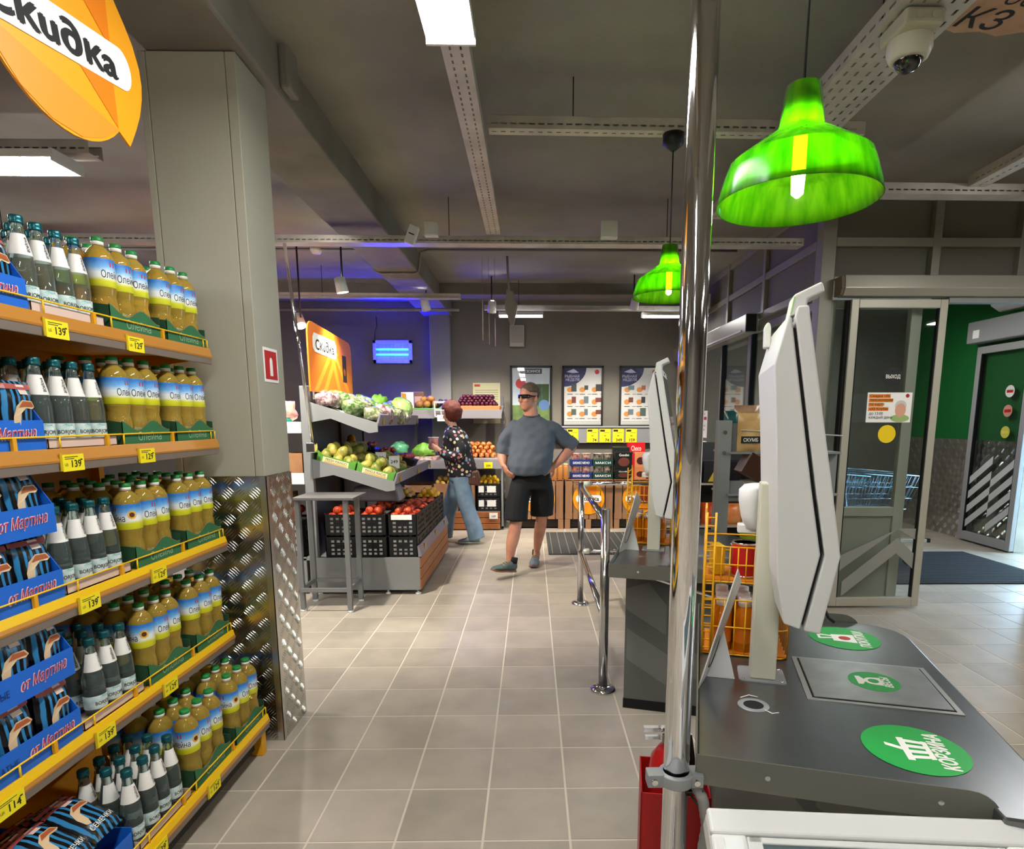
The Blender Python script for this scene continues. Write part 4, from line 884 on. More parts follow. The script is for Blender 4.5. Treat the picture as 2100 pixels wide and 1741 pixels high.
for k in range(5):
    rows = 3 if k < 2 else 4
    for r in range(rows):
        x = XF[k]-.055-r*.083
        for i, y in enumerate(YO):
            if k < 2 and r > 1 and i > 0: continue
            lb = 'sunflower oil bottle on %s shelf, %s row, %s from the pillar' % (SH[k], ['front', 'second', 'third', 'back'][r], ORD[5-i])
            rz = rad(rnd(-14, 14))
            if k == 2 and r == 0 and i == 0: rz = rad(-118)
            if k == 3 and r == 0 and i == 0: rz = rad(-122)
            if k == 4 and r == 0 and i in (0, 3): rz = rad(-95)
            if r > 0: rz = rad(rnd(0, 360))
            loc = (x+rnd(-.003, .003), y+rnd(-.002, .002), ZS[k]+.004)
            if first: ob.location = loc; ob.rotation_euler = (0, 0, rz); tag(ob, lb, None, 'sunflower oil bottles'); first = False
            else: dup(OT, loc, rz, lb, 'sunflower oil bottles')
# green wave-cut trays
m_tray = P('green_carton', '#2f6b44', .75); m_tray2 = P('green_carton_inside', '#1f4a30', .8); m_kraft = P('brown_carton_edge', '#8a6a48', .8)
def wave_tray(label, x1, y0, y1, z, dep):
    t = T('bottle_tray', label, 'carton tray', (x1, (y0+y1)/2, z), group='green carton trays under the oil bottles')
    l = (y1-y0)/2
    def hh(y): u = (y+l)/(2*l); return .060+.016*cos(u*2*pi*1.5+.3)
    n = 14; top = [(0, -l+2*l*i/n, hh(-l+2*l*i/n)) for i in range(n+1)]
    MB().prism([(0, -l, 0), (0, l, 0)]+top[::-1], (-.002, 0, 0)).build('front_wall', m_tray, t)
    MB().prism([(0, p[1], p[2]) for p in top]+[(0, p[1], p[2]+.0018) for p in top[::-1]], (-.002, 0, 0)).build('torn_edge', m_kraft, t)
    for y in (-l, l-.002): MB().prism([(0, y, 0), (-dep, y, 0), (-dep, y, .075), (-.06, y, .078), (0, y, hh(-l)-.004)], (0, .002, 0)).build('side_wall', m_tray2, t)
    MB().box(-dep, -.002, -l+.002, l-.002, 0, .003).build('bottom', m_tray2, t)
    mb = MB(); mb.text('Олейна', .028, (.0006, .01, .026), (0, 1, 0), (0, 0, 1), bold=-.012, width=.125); mb.text('Масло', .008, (.0006, -.05, .052), (0, 1, 0), (0, 0, 1)); mb.build('lettering', P('carton_print', '#8fb08f', .7), t)
for k in range(5):
    dep = .26 if k < 2 else .345
    wave_tray('green wave-cut carton tray on the %s shelf, left one' % SH[k], XF[k]-.010, 1.966, 2.220, ZS[k], dep); wave_tray('green wave-cut carton tray on the %s shelf, next to the pillar' % SH[k], XF[k]-.010, 2.262, 2.518, ZS[k], dep)
# ---------------- mineral water in glass
m_bg = P('pale_green_glass', '#d6ebe6', .02, 0, .93, 1.34)
wb_ = T('water_bottle', 'glass mineral water bottle', 'bottle', (0, 0, 0))
MB().lathe([(.024, 0), (.0295, .004), (.0305, .015), (.0305, .105), (.0285, .128), (.0225, .158), (.0165, .184), (.0135, .202), (.0135, .221)], 20).build('glass', m_bg, wb_)
MB().lathe([(.0158, .217), (.0160, .222), (.0150, .224), (.0156, .228), (.0154, .236), (.0135, .238), (0, .238)], 18).build('cap', P('teal_cap', '#1c5f66', .3, .6), wb_)
MB().lathe([(.0307, .022), (.0309, .023), (.0309, .062), (.0307, .063)], 26, cap=False).build('label', P('water_label', '#d9e2e0', .4, vary=(45, '#9fc4c4', .5)), wb_)
def arc_lab(prof, a0, a1, n=12):
    mb = MB(); vs = [(r*cos(a0+(a1-a0)*i/n), r*sin(a0+(a1-a0)*i/n), z) for r, z in prof for i in range(n+1)]
    return mb.add(vs, [(j*(n+1)+i, j*(n+1)+i+1, (j+1)*(n+1)+i+1, (j+1)*(n+1)+i) for j in range(len(prof)-1) for i in range(n)], 0, True)
arc_lab([(.0268, .139), (.0212, .167), (.0155, .192)], rad(-95), rad(65)).build('neck_label', P('water_neck_label', '#eceae4', .45), wb_)
mb = MB(); mb.text('BORJOMI', .011, (0, 0, 0), fn=cyl_fn(.0313, .038), width=.05, bold=.015); mb.build('lettering', P('label_black', '#1a2426', .5), wb_)
mb = MB(); mb.text('BORJOMI', .007, (0, 0, 0), fn=lambda x, y: V(((.0225-(x)*.21)*cos(rad(18)+y/.02), (.0225-(x)*.21)*sin(rad(18)+y/.02), .1655+x)), width=.036, bold=.01); mb.build('neck_lettering', P('label_black', '#1a2426', .5), wb_)
f = cyl_fn(.0312, .056); mb = MB(); mb.add([f(-.02, -.004), f(.02, -.004), f(.012, .004), f(.004, 0), f(-.004, .006), f(-.012, .001)], [(0, 1, 2, 3, 4, 5)]); mb.build('mountain_mark', P('label_teal', '#5fa09c', .5), wb_)
WT = tree(wb_); first = True
YW = [1.700, 1.766, 1.832, 1.899]
for k in range(5):
    for r in range(3):
        x = XF[k]-.05-r*.066
        for i, y in enumerate(YW):
            if k == 3 and r == 0 and i == 0: continue
            lb = 'glass mineral water bottle on %s shelf, %s row, %s from the oil' % (SH[k], ['front', 'second', 'back'][r], ORD[3-i])
            loc = (x+rnd(-.003, .003), y+rnd(-.003, .003), ZS[k]+(.006 if k else .006)); rz = rad(rnd(-30, 5))
            if first: wb_.location = loc; wb_.rotation_euler = (0, 0, rz); tag(wb_, lb, None, 'mineral water bottles'); first = False
            else: dup(WT, loc, rz, lb, 'mineral water bottles')
    t = T('bottle_tray', 'low pinkish shrink-wrapped tray under the water bottles on the %s shelf' % SH[k], 'carton tray', (XF[k]-.012, 1.80, ZS[k]), group='trays under the water bottles')
    mp_ = P('pinkish_film', '#d8bfb2', .35)
    MB().box(-.002, 0, -.137, .137, 0, .028).build('front_wall', mp_, t); MB().box(-.205, 0, -.137, .137, 0, .004).build('bottom', mp_, t)
    for y in (-.137, .135): MB().box(-.205, 0, y, y+.002, 0, .028).build('side_wall', mp_, t)
# ---------------- blue boxes of sunflower seed pouches
m_blue = P('blue_carton', '#1566cf', .55); m_blue2 = P('dark_blue_carton', '#12439a', .6)
m_pouch = P('striped_pouch', '#0c1018', .25)
nt, N, L, b = nodes(m_pouch); tc = N.new('ShaderNodeTexCoord'); mp = N.new('ShaderNodeMapping'); L.new(tc.outputs['Object'], mp.inputs[0]); mp.inputs['Rotation'].default_value = (0, 0, pi/2)
wv = N.new('ShaderNodeTexWave'); wv.inputs['Scale'].default_value = 17; wv.inputs['Distortion'].default_value = 1.5; wv.inputs['Detail'].default_value = 1; L.new(mp.outputs[0], wv.inputs['Vector'])
cr = N.new('ShaderNodeValToRGB'); cr.color_ramp.elements[0].color = lin('#07090d'); cr.color_ramp.elements[1].color = lin('#2f7fb4'); cr.color_ramp.elements[0].position = .55; cr.color_ramp.elements[1].position = .72
L.new(wv.outputs['Fac'], cr.inputs[0]); L.new(cr.outputs[0], b.inputs['Base Color'])
def pillow(w_, h_, th, nx=6, nz=9):
    mb = MB(); fr = []
    def d(i, j): u, v = i/nx*2-1, j/nz*2-1; return th/2*max(0, (1-u**4))**.6*max(0, (1-abs(v)**3.5))**.7
    for s_ in (1, -1):
        vs = [(s_*(d(i, j)+.0004), (i/nx-.5)*w_, j/nz*h_) for j in range(nz+1) for i in range(nx+1)]
        fs = [(j*(nx+1)+i, j*(nx+1)+i+1, (j+1)*(nx+1)+i+1, (j+1)*(nx+1)+i) for j in range(nz) for i in range(nx)]
        mb.add(vs, fs if s_ == 1 else [q[::-1] for q in fs], 0, True)
    return mb, lambda u, v: th/2*max(0, 1-abs(u)**4)**.6*max(0, 1-abs(v)**3.5)**.7
pc = T('seed_pouch', 'sunflower seed pouch', 'snack pouch', (0, 0, 0))
mb, dpt = pillow(.118, .170, .052); mb.build('pouch', m_pouch, pc)
def patch(poly, off, nm, mat):
    mb = MB(); vs = []
    for y, z in poly: vs.append((dpt(2*y/.118, 2*z/.170-1)+off, y, z))
    mb.add(vs, [tuple(range(len(vs)))]); return mb.build(nm, mat, pc)
for z0, z1 in ((.150, .163),):
    mb = MB(); n = 8
    for i in range(n):
        a, c_ = -.056+.112*i/n, -.056+.112*(i+1)/n
        mb.add([(dpt(2*q/.118, 2*zz/.17-1)+.0015, q, zz) for q, zz in ((a, z0), (c_, z0), (c_, z1), (a, z1))], [(0, 1, 2, 3)])
    mb.build('red_band', P('pouch_red', '#a8524e', .4), pc)
patch([(-.006, .138), (.022, .138), (.022, .162), (-.006, .162)], .0022, 'badge', P('pouch_badge', '#ddc8bc', .5))
patch([(-.035, .050), (-.024, .045), (-.016, .062), (-.012, .090), (.006, .104), (.030, .102), (.042, .108), (.030, .122), (-.004, .124), (-.026, .108), (-.036, .08)], .0024, 'pastry_picture', P('pouch_cream', '#d8bb94', .5))
patch([(-.018, .106), (.008, .108), (.036, .108), (.026, .120), (-.004, .121)], .0030, 'pastry_top', P('pouch_rust', '#a8562c', .5))
patch([(-.046, .020), (.046, .026), (.044, .048), (-.044, .042)], .0022, 'dark_band', P('pouch_green', '#18302c', .5))
mb = MB(); mb.text('СЕМЕЧКИ', .014, (0, 0, 0), fn=lambda x, y: V((dpt(2*x/.118, 2*(.034+y+x*.06)/.17-1)+.003, x, .034+y+x*.06)), width=.082, bold=.02); mb.build('lettering', P('pouch_white', '#dcd8cc', .5), pc)
PT = tree(pc); first = True
def put_pouch(loc, rot, lb):
    global first
    if first: pc.location = loc; pc.rotation_euler = rot; tag(pc, lb, None, 'sunflower seed pouches'); first = False
    else: dup(PT, loc, None, lb, 'sunflower seed pouches', rot=rot)
def seed_box(label, x1, y0, y1, z, fr, nm, cols=3, lip=.078):
    t = T('display_box', label, 'display box', (x1, (y0+y1)/2, z), group='blue display boxes of seed pouches'); l = (y1-y0)/2
    MB().box(-.003, 0, -l, l, 0, lip).build('front_lip', m_blue, t); MB().box(-.26, -.003, -l, l, 0, .003).build('bottom', m_blue2, t); MB().box(-.26, -.257, -l, l, .003, .15).build('back_wall', m_blue2, t)
    for y in (-l, l-.003): MB().prism([(-.003, y, .003), (-.257, y, .003), (-.257, y, .15), (-.05, y, .15), (-.003, y, lip)], (0, .003, 0)).build('side_wall', m_blue, t)
    mb = MB(); mb.text('от Мартина', .030, (.0012, .075, lip*.52), (0, 1, .04), (0, 0, 1), bold=.03, shear=.35, width=.155); mb.build('logo_outline', P('logo_pink', '#e6c8d2', .5), t)
    mb = MB(); mb.text('от Мартина', .027, (.0018, .075, lip*.52), (0, 1, .04), (0, 0, 1), bold=-.004, shear=.35, width=.15); mb.build('logo', P('logo_red', '#b0283c', .5), t)
    mb = MB(); mb.text('ПОЛОСАТЫЕ', .018, (.0012, -.10, lip*.5), (0, 1, 0), (0, 0, 1), bold=.0, width=.13); mb.build('lettering', P('logo_navy', '#0c2a66', .5), t)
    w_ = 2*l/cols
    for r in range(3):
        for i in range(cols):
            y = (y0+y1)/2-l+w_*(i+.5)
            put_pouch((x1-.032-r*.075, y, z+.006), (rad(rnd(-3, 3)), rad(rnd(-7, 3)), rad(rnd(-7, 7))), 'striped seed pouch in the %s, %s row, %s from the water bottles' % (nm, ['front', 'middle', 'back'][r], ORD[cols-1-i]))
BX = [(0, 0, 'top shelf box'), (1, 0, 'second shelf box'), (2, 0, 'lower third shelf box'), (2, .182, 'upper third shelf box'), (3, 0, 'lower fourth shelf box'), (3, .182, 'upper fourth shelf box')]
for k, dz, nm in BX: seed_box('blue seed display box, the '+nm.replace(' box', ' one'), XF[k]-.012, 1.295, 1.655, ZS[k]+dz, None, nm)
t = T('display_box', 'open blue box of flat seed pouches on the bottom shelf', 'display box', (-1.185, 1.47, ZS[4]), group='blue display boxes of seed pouches')
MB().box(-.003, 0, -.185, .185, 0, .07).build('front_lip', m_blue, t); MB().box(-.40, 0, -.185, .185, 0, .003).build('bottom', m_blue2, t); MB().box(-.40, -.397, -.185, .185, 0, .10).build('back_wall', m_blue2, t)
for y in (-.185, .182): MB().box(-.40, 0, y, y+.003, 0, .085).build('side_wall', m_blue, t)
for r in range(6):
    for i in range(3):
        put_pouch((-1.36+rnd(-.004, .004)-r*.036+.16, 1.475+(i-1)*.118, ZS[4]+.018+.020*(5-r) if r < 6 else 0), (0, -rad(62+rnd(-5, 5)), rad(rnd(-6, 6))), 'flat striped pouch in the open bottom box, %s row from front, %s from the bottles' % (ORD[r], ORD[2-i]))

# ================================================================ round discount sign above the shelf
def bubble(cy, cz, r, R, tail):
    a0 = atan2(tail[0][1]-cz, tail[0][0]-cy); pts = []
    a1 = atan2(R[0][1]-cz, R[0][0]-cy)
    n = 40; sweep = (a0-a1) % (2*pi)
    for i in range(n+1): a = a0-sweep*i/n; pts.append((cy+r*cos(a), cz+r*sin(a)))
    return pts+R[1:]
t = T('discount_sign', 'big round orange hanging discount sign in the top left corner', 'hanging sign', (-1.15, 1.70, 2.43))
BP = [(y-1.70, z-2.43) for y, z in bubble(1.672, 2.427, .280, [(1.902, 2.577), (1.945, 2.540), (1.975, 2.503), (1.998, 2.452), (2.002, 2.41), (1.997, 2.370), (1.98, 2.318), (1.956, 2.272), (1.935, 2.237), (1.919, 2.212)], [(1.875, 2.234)])]
m_or1 = P('sign_orange', '#f0a01a', .35); m_or2 = P('sign_dark_orange', '#e67e12', .35); m_or3 = P('sign_peach', '#f0912c', .35)
MB().prism([(0, y, z) for y, z in BP], (-.006, 0, 0)).build('board', m_or1, t)
def clip(pts, x=.0012):  # facets stay inside the board outline
    return [(x, y-1.70, z-2.43) for y, z in pts]
for pts, m_ in (([(1.875, 2.236), (1.80, 2.186), (1.72, 2.155), (1.62, 2.155), (1.53, 2.186), (1.47, 2.24), (1.44, 2.29)], m_or3), ([(1.872, 2.240), (1.868, 2.35), (1.79, 2.34), (1.735, 2.335)], m_or2), ([(1.66, 2.47), (1.76, 2.52), (1.87, 2.44), (1.868, 2.60), (1.80, 2.66), (1.70, 2.70)], m_or2)):
    mb = MB(); mb.add(clip(pts), [tuple(range(len(pts)))]); mb.build('printed_facet', m_, t)
ax = V((0, cos(rad(8)), sin(rad(8)))); up = V((0, -sin(rad(8)), cos(rad(8))))
c0 = V((.0020, -.035, -.055)); hw, hh_ = .245, .052
n = 12; pp = [c0+ax*(hw+hh_*cos(-pi/2+pi*i/n)*.85)+up*hh_*sin(-pi/2+pi*i/n) for i in range(n+1)]+[c0-ax*(hw-hh_*cos(pi/2+pi*i/n)*.85)+up*hh_*sin(pi/2+pi*i/n) for i in range(n+1)]
mb = MB(); mb.add(pp, [tuple(range(len(pp)))]); mb.build('white_pill', m_wht, t)
mb = MB(); mb.text('Cкu∂кa', .068, c0+V((.0008, 0, 0)), ax, up, bold=.045, width=.44); mb.build('lettering', m_ink, t)
for y in (-.12, .12): MB().cyl((-.003, y, .24), (-.003, y, ZC-2.43), .0012, n=5).build('wire', m_conduit, t)
# ================================================================ produce island in the middle left
m_gsheet = P('grey_sheet', '#8e9090', .45, .2)
m_slat = P('warm_wood', '#a9693a', .55, vary=(9, '#8f5228', .8, (1, .12, 1)))
m_railp = P('lilac_price_rail', '#86808c', .3)
IX, IY = -1.78, 4.93
isl = T('produce_island', 'grey produce island with wooden base slats and sloping shelves', 'produce stand', (IX, IY, 0))
def il(mb): mb.v = [(x-IX, y-IY, z) for x, y, z in mb.v]; return mb
il(MB().box(-1.80, -.925, IY, IY+.02, .04, .315)).build('end_panel', m_gsheet, isl, .002)
il(MB().box(-2.62, -.94, IY+.02, 6.56, .29, .305)).build('deck', m_gsheet, isl)
il(MB().box(-2.62, -1.86, IY+.02, IY+.04, .04, .315)).build('end_panel', m_gsheet, isl)
for k in range(3): il(MB().box(-.935, -.915, IY+.004, 6.56, .045+k*.092, .130+k*.092)).build('slat', m_slat, isl, .003)
il(MB().box(-.95, -.936, IY+.01, 6.56, .03, .31)).build('slat_backing', m_blackmat, isl)
il(MB().prism([(-.935, IY, .318), (-.905, IY, .325), (-.93, IY, .41), (-.94, IY, .41)], (0, 1.63, 0))).build('price_rail', m_railp, isl)
for y in (5.15, 5.75, 6.35): il(MB().cbox((-.914, y, .36), (.006, .05, .07))).build('price_holder', P('gold_holder', '#b58f2c', .4), isl)
for x, y in ((-.95, 4.96), (-1.2, 4.96), (-1.77, 4.97), (-.95, 6.5)): il(MB().cyl((x, y, .012), (x, y, .05), .008).lathe([(.024, 0), (.022, .012), (.008, .016)], 16, (x, y, 0))).build('foot', m_white, isl)
for y in (4.95, 5.75, 6.52): il(MB().box(-1.835, -1.765, y, y+.05, 0, 1.70)).build('upright', m_gsheet if y < 5 else P('brown_post', '#5a4c42', .6), isl, .003)
il(MB().box(-1.795, -1.785, 4.955, 6.55, .31, 1.62)).build('centre_panel', P('dark_centre', '#4a4a4c', .6), isl)
def slope_shelf(zb, zf, xf, y1, nm, th=.012):
    sh = il(MB().prism([(-1.77, 4.97, zb), (xf, 4.97, zf), (xf, 4.97, zf-th), (-1.77, 4.97, zb-th)], (0, y1-4.97, 0))).build(nm, m_gsheet, isl)
    il(MB().prism([(-1.765, 4.952, zb-.15), (-1.765, 4.952, zb+.01), (xf+.02, 4.952, zf+.005), (xf+.02, 4.952, zf-.065), (xf-.05, 4.952, zf-.075), (-1.60, 4.952, zb-.12)], (0, .016, 0))).build('end_cheek', m_gsheet, sh)
    il(MB().prism([(xf, 4.96, zf-.02), (xf+.02, 4.96, zf-.02), (xf+.045, 4.96, zf+.07), (xf+.035, 4.96, zf+.075)], (0, y1-4.96, 0))).build('price_rail', m_railp, sh)
    for y in (5.1, 5.9, 6.6): il(MB().cbox((xf+.036, y, zf+.03), (.008, .04, .08))).build('price_holder', P('gold_holder', '#b58f2c', .4), sh)
slope_shelf(1.115, .935, -1.13, 6.55, 'lower_slope_shelf'); slope_shelf(1.565, 1.405, -1.25, 6.6, 'upper_slope_shelf')
for zb in (1.36, .95): il(MB().box(-2.45, -1.84, 4.97, 6.6, zb, zb+.012)).build('left_shelf', m_white if zb > 1.3 else m_gsheet, isl); il(MB().box(-2.46, -1.84, 4.955, 4.968, zb-.03, zb+.06)).build('left_shelf_edge', m_white, isl)
# ---- fruit
def fruit_mesh(nm, r, m_, nu=12, nv=8): return MB().ball((0, 0, 0), r, nu, nv).mesh(nm, m_)
m_nect = P('nectarine_skin', '#8a1618', .35, vary=(22, '#d85a2c', .3)); m_plum = P('plum_skin', '#2e0c1c', .35, vary=(30, '#561a2e', .4)); m_mango = P('mango_skin', '#66782c', .4, vary=(16, '#b8a44a', .35))
m_lemon = P('lemon_skin', '#f0b81c', .45, bump=(120, .2)); m_apple = P('apple_skin', '#9a1f1a', .3, vary=(24, '#e0a050', .28)); m_dplum = P('dark_plum_skin', '#221a2c', .4); m_brownf = P('kiwi_mango_skin', '#7a4a22', .5, vary=(8, '#b0793a', .7)); m_greenv = P('green_leaf', '#4f8f2a', .5, vary=(30, '#8cc04a', .8))
FM = {'nectarine': fruit_mesh('nectarine', .036, m_nect), 'plum': fruit_mesh('plum', (.024, .024, .027), m_plum, 10, 6), 'mango': fruit_mesh('mango', (.062, .044, .042), m_mango), 'lemon': fruit_mesh('lemon', (.038, .03, .03), m_lemon), 'apple': fruit_mesh('apple', (.036, .036, .033), m_apple), 'dark_plum': fruit_mesh('dark_plum', .028, m_dplum, 10, 6), 'ripe_mango': fruit_mesh('ripe_mango', (.05, .045, .05), m_brownf), 'potato': fruit_mesh('potato', (.045, .034, .03), P('potato_skin', '#d8b25a', .6, vary=(20, '#c79a40', .6)), 10, 6), 'onion': fruit_mesh('onion', .034, P('garlic_skin', '#d8c8c4', .5, vary=(12, '#b08a98', .8)), 10, 6)}
def pile(kind, label, group, x0, x1, y0, y1, z, step, layers, jit=.006, slope=0, cat=None, lim=999):
    me = FM[kind]; n = 0
    for l in range(layers):
        s_ = l*step*.42; x = x0+step/2+s_
        while x < x1-step/2-s_+.003:
            y = y0+step/2+s_
            while y < y1-step/2-s_+.003:
                if n < lim:
                    o = link(kind, me, loc=(x+rnd(-jit, jit), y+rnd(-jit, jit), z+l*step*.62+rnd(-.003, .004)+slope*(x-x1))); o.rotation_euler = (rnd(0, 6), rnd(0, 6), rnd(0, 6))
                    tag(o, label, cat or kind.replace('_', ' '), group); n += 1
                y += step
            x += step
# ---- black lattice crates with white liners
m_crate = P('black_crate', '#101113', .5); m_liner = P('white_liner', '#f2f0ec', .7)
def crate(label, x0, x1, y0, y1, z0, z1, group):
    t = T('plastic_crate', label, 'plastic crate', ((x0+x1)/2, (y0+y1)/2, z0), group=group); hx, hy, h_ = (x1-x0)/2, (y1-y0)/2, z1-z0
    def lattice(o, A, n, nc=4, nr=4):
        o, A = V(o), V(A); Ln = A.length; a = A.normalized(); mb = MB(); N_ = V(n)*.006
        def bar(u0, u1, v0, v1): mb.prism([o+a*u0+V((0, 0, v0)), o+a*u1+V((0, 0, v0)), o+a*u1+V((0, 0, v1)), o+a*u0+V((0, 0, v1))], N_)
        m0 = Ln*.13; cw = (Ln-2*m0)/nc; rh = h_*.78/nr; zb = h_*.11; g = .40
        for i in range(nc+1):
            N_ = V(n)*.0062; u = m0+cw*i; bar((0 if i == 0 else u-cw*g/2), (Ln if i == nc else u+cw*g/2), 0, h_)
        o = o+V(n)*.0006; N_ = V(n)*.005
        for j in range(nr+1):
            v = zb+rh*j; bar(0, Ln, (0 if j == 0 else v-rh*g/2), (h_ if j == nr else v+rh*g/2))
        o = o+V(n)*.0006; bar(m0+cw, m0+3*cw, zb+rh*2-rh*.3, zb+rh*3-rh*.28)
        return mb
    lattice((-hx, -hy, 0), (2*hx, 0, 0), (0, 1, 0)).build('front_wall', m_crate, t); lattice((-hx, hy-.006, 0), (2*hx, 0, 0), (0, 1, 0)).build('back_wall', m_crate, t)
    lattice((-hx, -hy, 0), (0, 2*hy, 0), (1, 0, 0), 5, 3).build('side_wall', m_crate, t); lattice((hx-.006, -hy, 0), (0, 2*hy, 0), (1, 0, 0), 5, 3).build('side_wall', m_crate, t)
    MB().box(-hx, hx, -hy, hy, 0, .006).build('bottom', m_crate, t)
    MB().box(-hx+.012, hx-.012, -hy+.012, -hy+.014, .01, h_-.02).box(-hx+.012, hx-.012, hy-.014, hy-.012, .01, h_-.02).build('liner', m_liner, t)
    for s_ in (-1, 1): MB().box(s_*hx-.01 if s_ > 0 else -hx, hx if s_ > 0 else -hx+.01, -hy, -hy+.012, h_, h_+.012).build('corner_lug', m_crate, t)
    return t
CXs = [(-1.69, -1.405), (-1.395, -1.128), (-1.118, -.945)]
CXs = [(-1.70, -1.445), (-1.435, -1.195), (-1.185, -.945)]
nmc = ['left', 'middle', 'right']; row = ['nearest', 'second', 'third', 'fourth']
for r in range(4):
    y0 = 4.965+r*.385
    for c, (x0, x1) in enumerate(CXs):
        if r > 0 and c == 0: continue
        for l in range(2): crate('black lattice crate, %s row, %s column, %s layer' % (row[r], nmc[c], ['lower', 'upper'][l]), x0, x1, y0, y0+.375, .3055+l*.188, .3055+l*.188+.176, 'black produce crates on the island')
        if r < 3: pile('nectarine', 'red nectarine in the %s row, %s black crate' % (row[r], nmc[c]), 'nectarines in the black crates', x0+.015, x1-.015, y0+.02, y0+.36, .3055+.188+.150, .071, 2 if r < 2 else 1)
        else: pile('lemon', 'orange fruit heaped in the rearmost %s crate' % nmc[c], 'fruit in the rear crates', x0+.015, x1-.015, y0+.02, y0+.36, .66, .07, 2)
t = T('paper_sheet', 'white paper sheet hanging over the right nectarine crate', 'paper', (-1.07, 4.962, .655)); MB().box(-.085, .085, -.0015, 0, -.03, .012).build('sheet', m_wht, t)
# ---- mango boxes on the lower slope
SL = atan2(1.115-.935, .64)
def sloped(x, y, dz=0): return (x, y, .935+(-1.13-x)*(.18/.64)+dz)
m_mg = P('mango_box_green', '#5f9a3a', .6, vary=(5, '#4a8a2c', .5)); m_mc = P('mango_box_cream', '#dcd7a8', .6); m_cartn = P('brown_carton', '#a87b52', .8, vary=(6, '#98694a', .5))
def mango_box(label, x0, x1, y0, y1, txt, cream=True):
    L_ = (x1-x0); t = T('mango_box', label, 'fruit box', sloped((x0+x1)/2, y0, .002), rot=(0, SL, 0)); h_ = .085; d_ = y1-y0; l = L_/2/cos(SL)
    MB().box(-l, l, 0, d_, 0, .003).build('bottom', m_cartn, t)
    MB().prism([(-l, 0, 0), (l, 0, 0), (l, 0, h_*1.05), (l-.05, 0, h_*.72), (-l+.05, 0, h_*.72), (-l, 0, h_*1.05)], (0, .004, 0)).build('front_wall', m_mg, t)
    MB().box(-l, l, d_-.004, d_, 0, h_*.7).build('back_wall', m_cartn, t)
    for x in (-l, l-.004): MB().box(x, x+.004, 0, d_, 0, h_*.8).build('side_wall', m_mg, t)
    MB().prism([(-l+.05, -.0006, h_*.10), (l-.06, -.0006, h_*.10), (l-.06, -.0006, h_*.60), (-l+.05, -.0006, h_*.60)], (0, .0004, 0)).build('cream_panel', m_mc, t)
    mb = MB(); mb.text(txt, .022, (0, -.0012, h_*.40), (1, 0, 0), (0, 0, 1), bold=.01, width=L_*.55); mb.build('lettering', P('mango_brown', '#5a4020', .6), t)
    mb = MB(); mb.quad((0, -.0010, h_*.18), L_*.6, .008, (1, 0, 0), (0, 0, 1)); mb.build('orange_line', P('mango_orange', '#d8a048', .6), t)
mango_box('mango box reading FRESH MANGO on the near end of the slope, upper one', -1.745, -1.435, 4.975, 5.33, 'FRESH MANGO'); mango_box('mango box on the near end of the slope, lower one', -1.43, -1.125, 4.975, 5.33, 'MANGUE FRAICHE')
for nm, x0, x1 in (('upper', -1.73, -1.45), ('lower', -1.415, -1.14)): pile('mango', 'green mango in the %s mango box' % nm, 'mangoes in the printed boxes', x0, x1, 4.99, 5.32, sloped(x1, 0)[2]+.055, .092, 2, .01, -.28)
mango_box('green fruit box behind the mango boxes, upper one', -1.745, -1.435, 5.40, 5.78, 'MANGO'); mango_box('green fruit box behind the mango boxes, lower one', -1.43, -1.125, 5.40, 5.78, 'MANGO')
for nm, x0, x1 in (('upper', -1.73, -1.45), ('lower', -1.415, -1.14)): pile('mango', 'green pear-like fruit in the %s rear box' % nm, 'fruit in the rear green boxes', x0, x1, 5.41, 5.77, sloped(x1, 0)[2]+.055, .092, 2, .01, -.28)
def carton(label, x0, x1, y0, y1, z0, h_, holes=True, open_=True, mat=None):
    t = T('carton_box', label, 'carton box', ((x0+x1)/2, (y0+y1)/2, z0), group='brown cartons of produce'); hx, hy = (x1-x0)/2, (y1-y0)/2; m_ = mat or m_cartn
    MB().box(-hx, hx, -hy, -hy+.005, 0, h_).build('front_wall', m_, t); MB().box(-hx, hx, hy-.005, hy, 0, h_).build('back_wall', m_, t); MB().box(-hx, -hx+.005, -hy, hy, 0, h_).build('side_wall', m_, t); MB().box(hx-.005, hx, -hy, hy, 0, h_).build('side_wall', m_, t); MB().box(-hx, hx, -hy, hy, 0, .004).build('bottom', m_, t)
    if holes:
        for s_ in (-.4, .4): MB().cyl((s_*hx, -hy-.001, h_*.45), (s_*hx, -hy, h_*.45), .016, n=14).build('vent_hole', m_blackmat, t)
    return t
# rear of the slope: berries, salad
pk = T('berry_punnet', 'black punnet of red berries', 'punnet', (0, 0, 0)); MB().prism([(-.07, 0, 0), (.07, 0, 0), (.085, 0, .07), (-.085, 0, .07)], (0, .20, 0)).build('punnet', m_black, pk)
PKT = tree(pk); berr = MB().ball((0, 0, 0), .024, 8, 6).mesh('berry', P('berry_red', '#a02a26', .4, vary=(12, '#d86a50', .7)))
for i, (x, y) in enumerate(((-1.62, 6.0), (-1.43, 6.0), (-1.24, 6.0))):
    lb = 'black punnet of red berries on the slope, %s from the aisle' % ORD[2-i]; loc = sloped(x, y, .03); o = pk if i == 0 else None
    if i == 0: pk.location = loc; pk.rotation_euler = (0, SL, 0); tag(pk, lb, None, 'berry punnets')
    else: dup(PKT, loc, None, lb, 'berry punnets', rot=(0, SL, 0))
    for k in range(14): b_ = link('berry', berr, loc=(x+rnd(-.06, .06), y+rnd(.02, .18), loc[2]+.085+rnd(-.004, .012))); tag(b_, 'red berry in the %s black punnet from the aisle' % ORD[2-i], 'berry', 'berries in punnets')
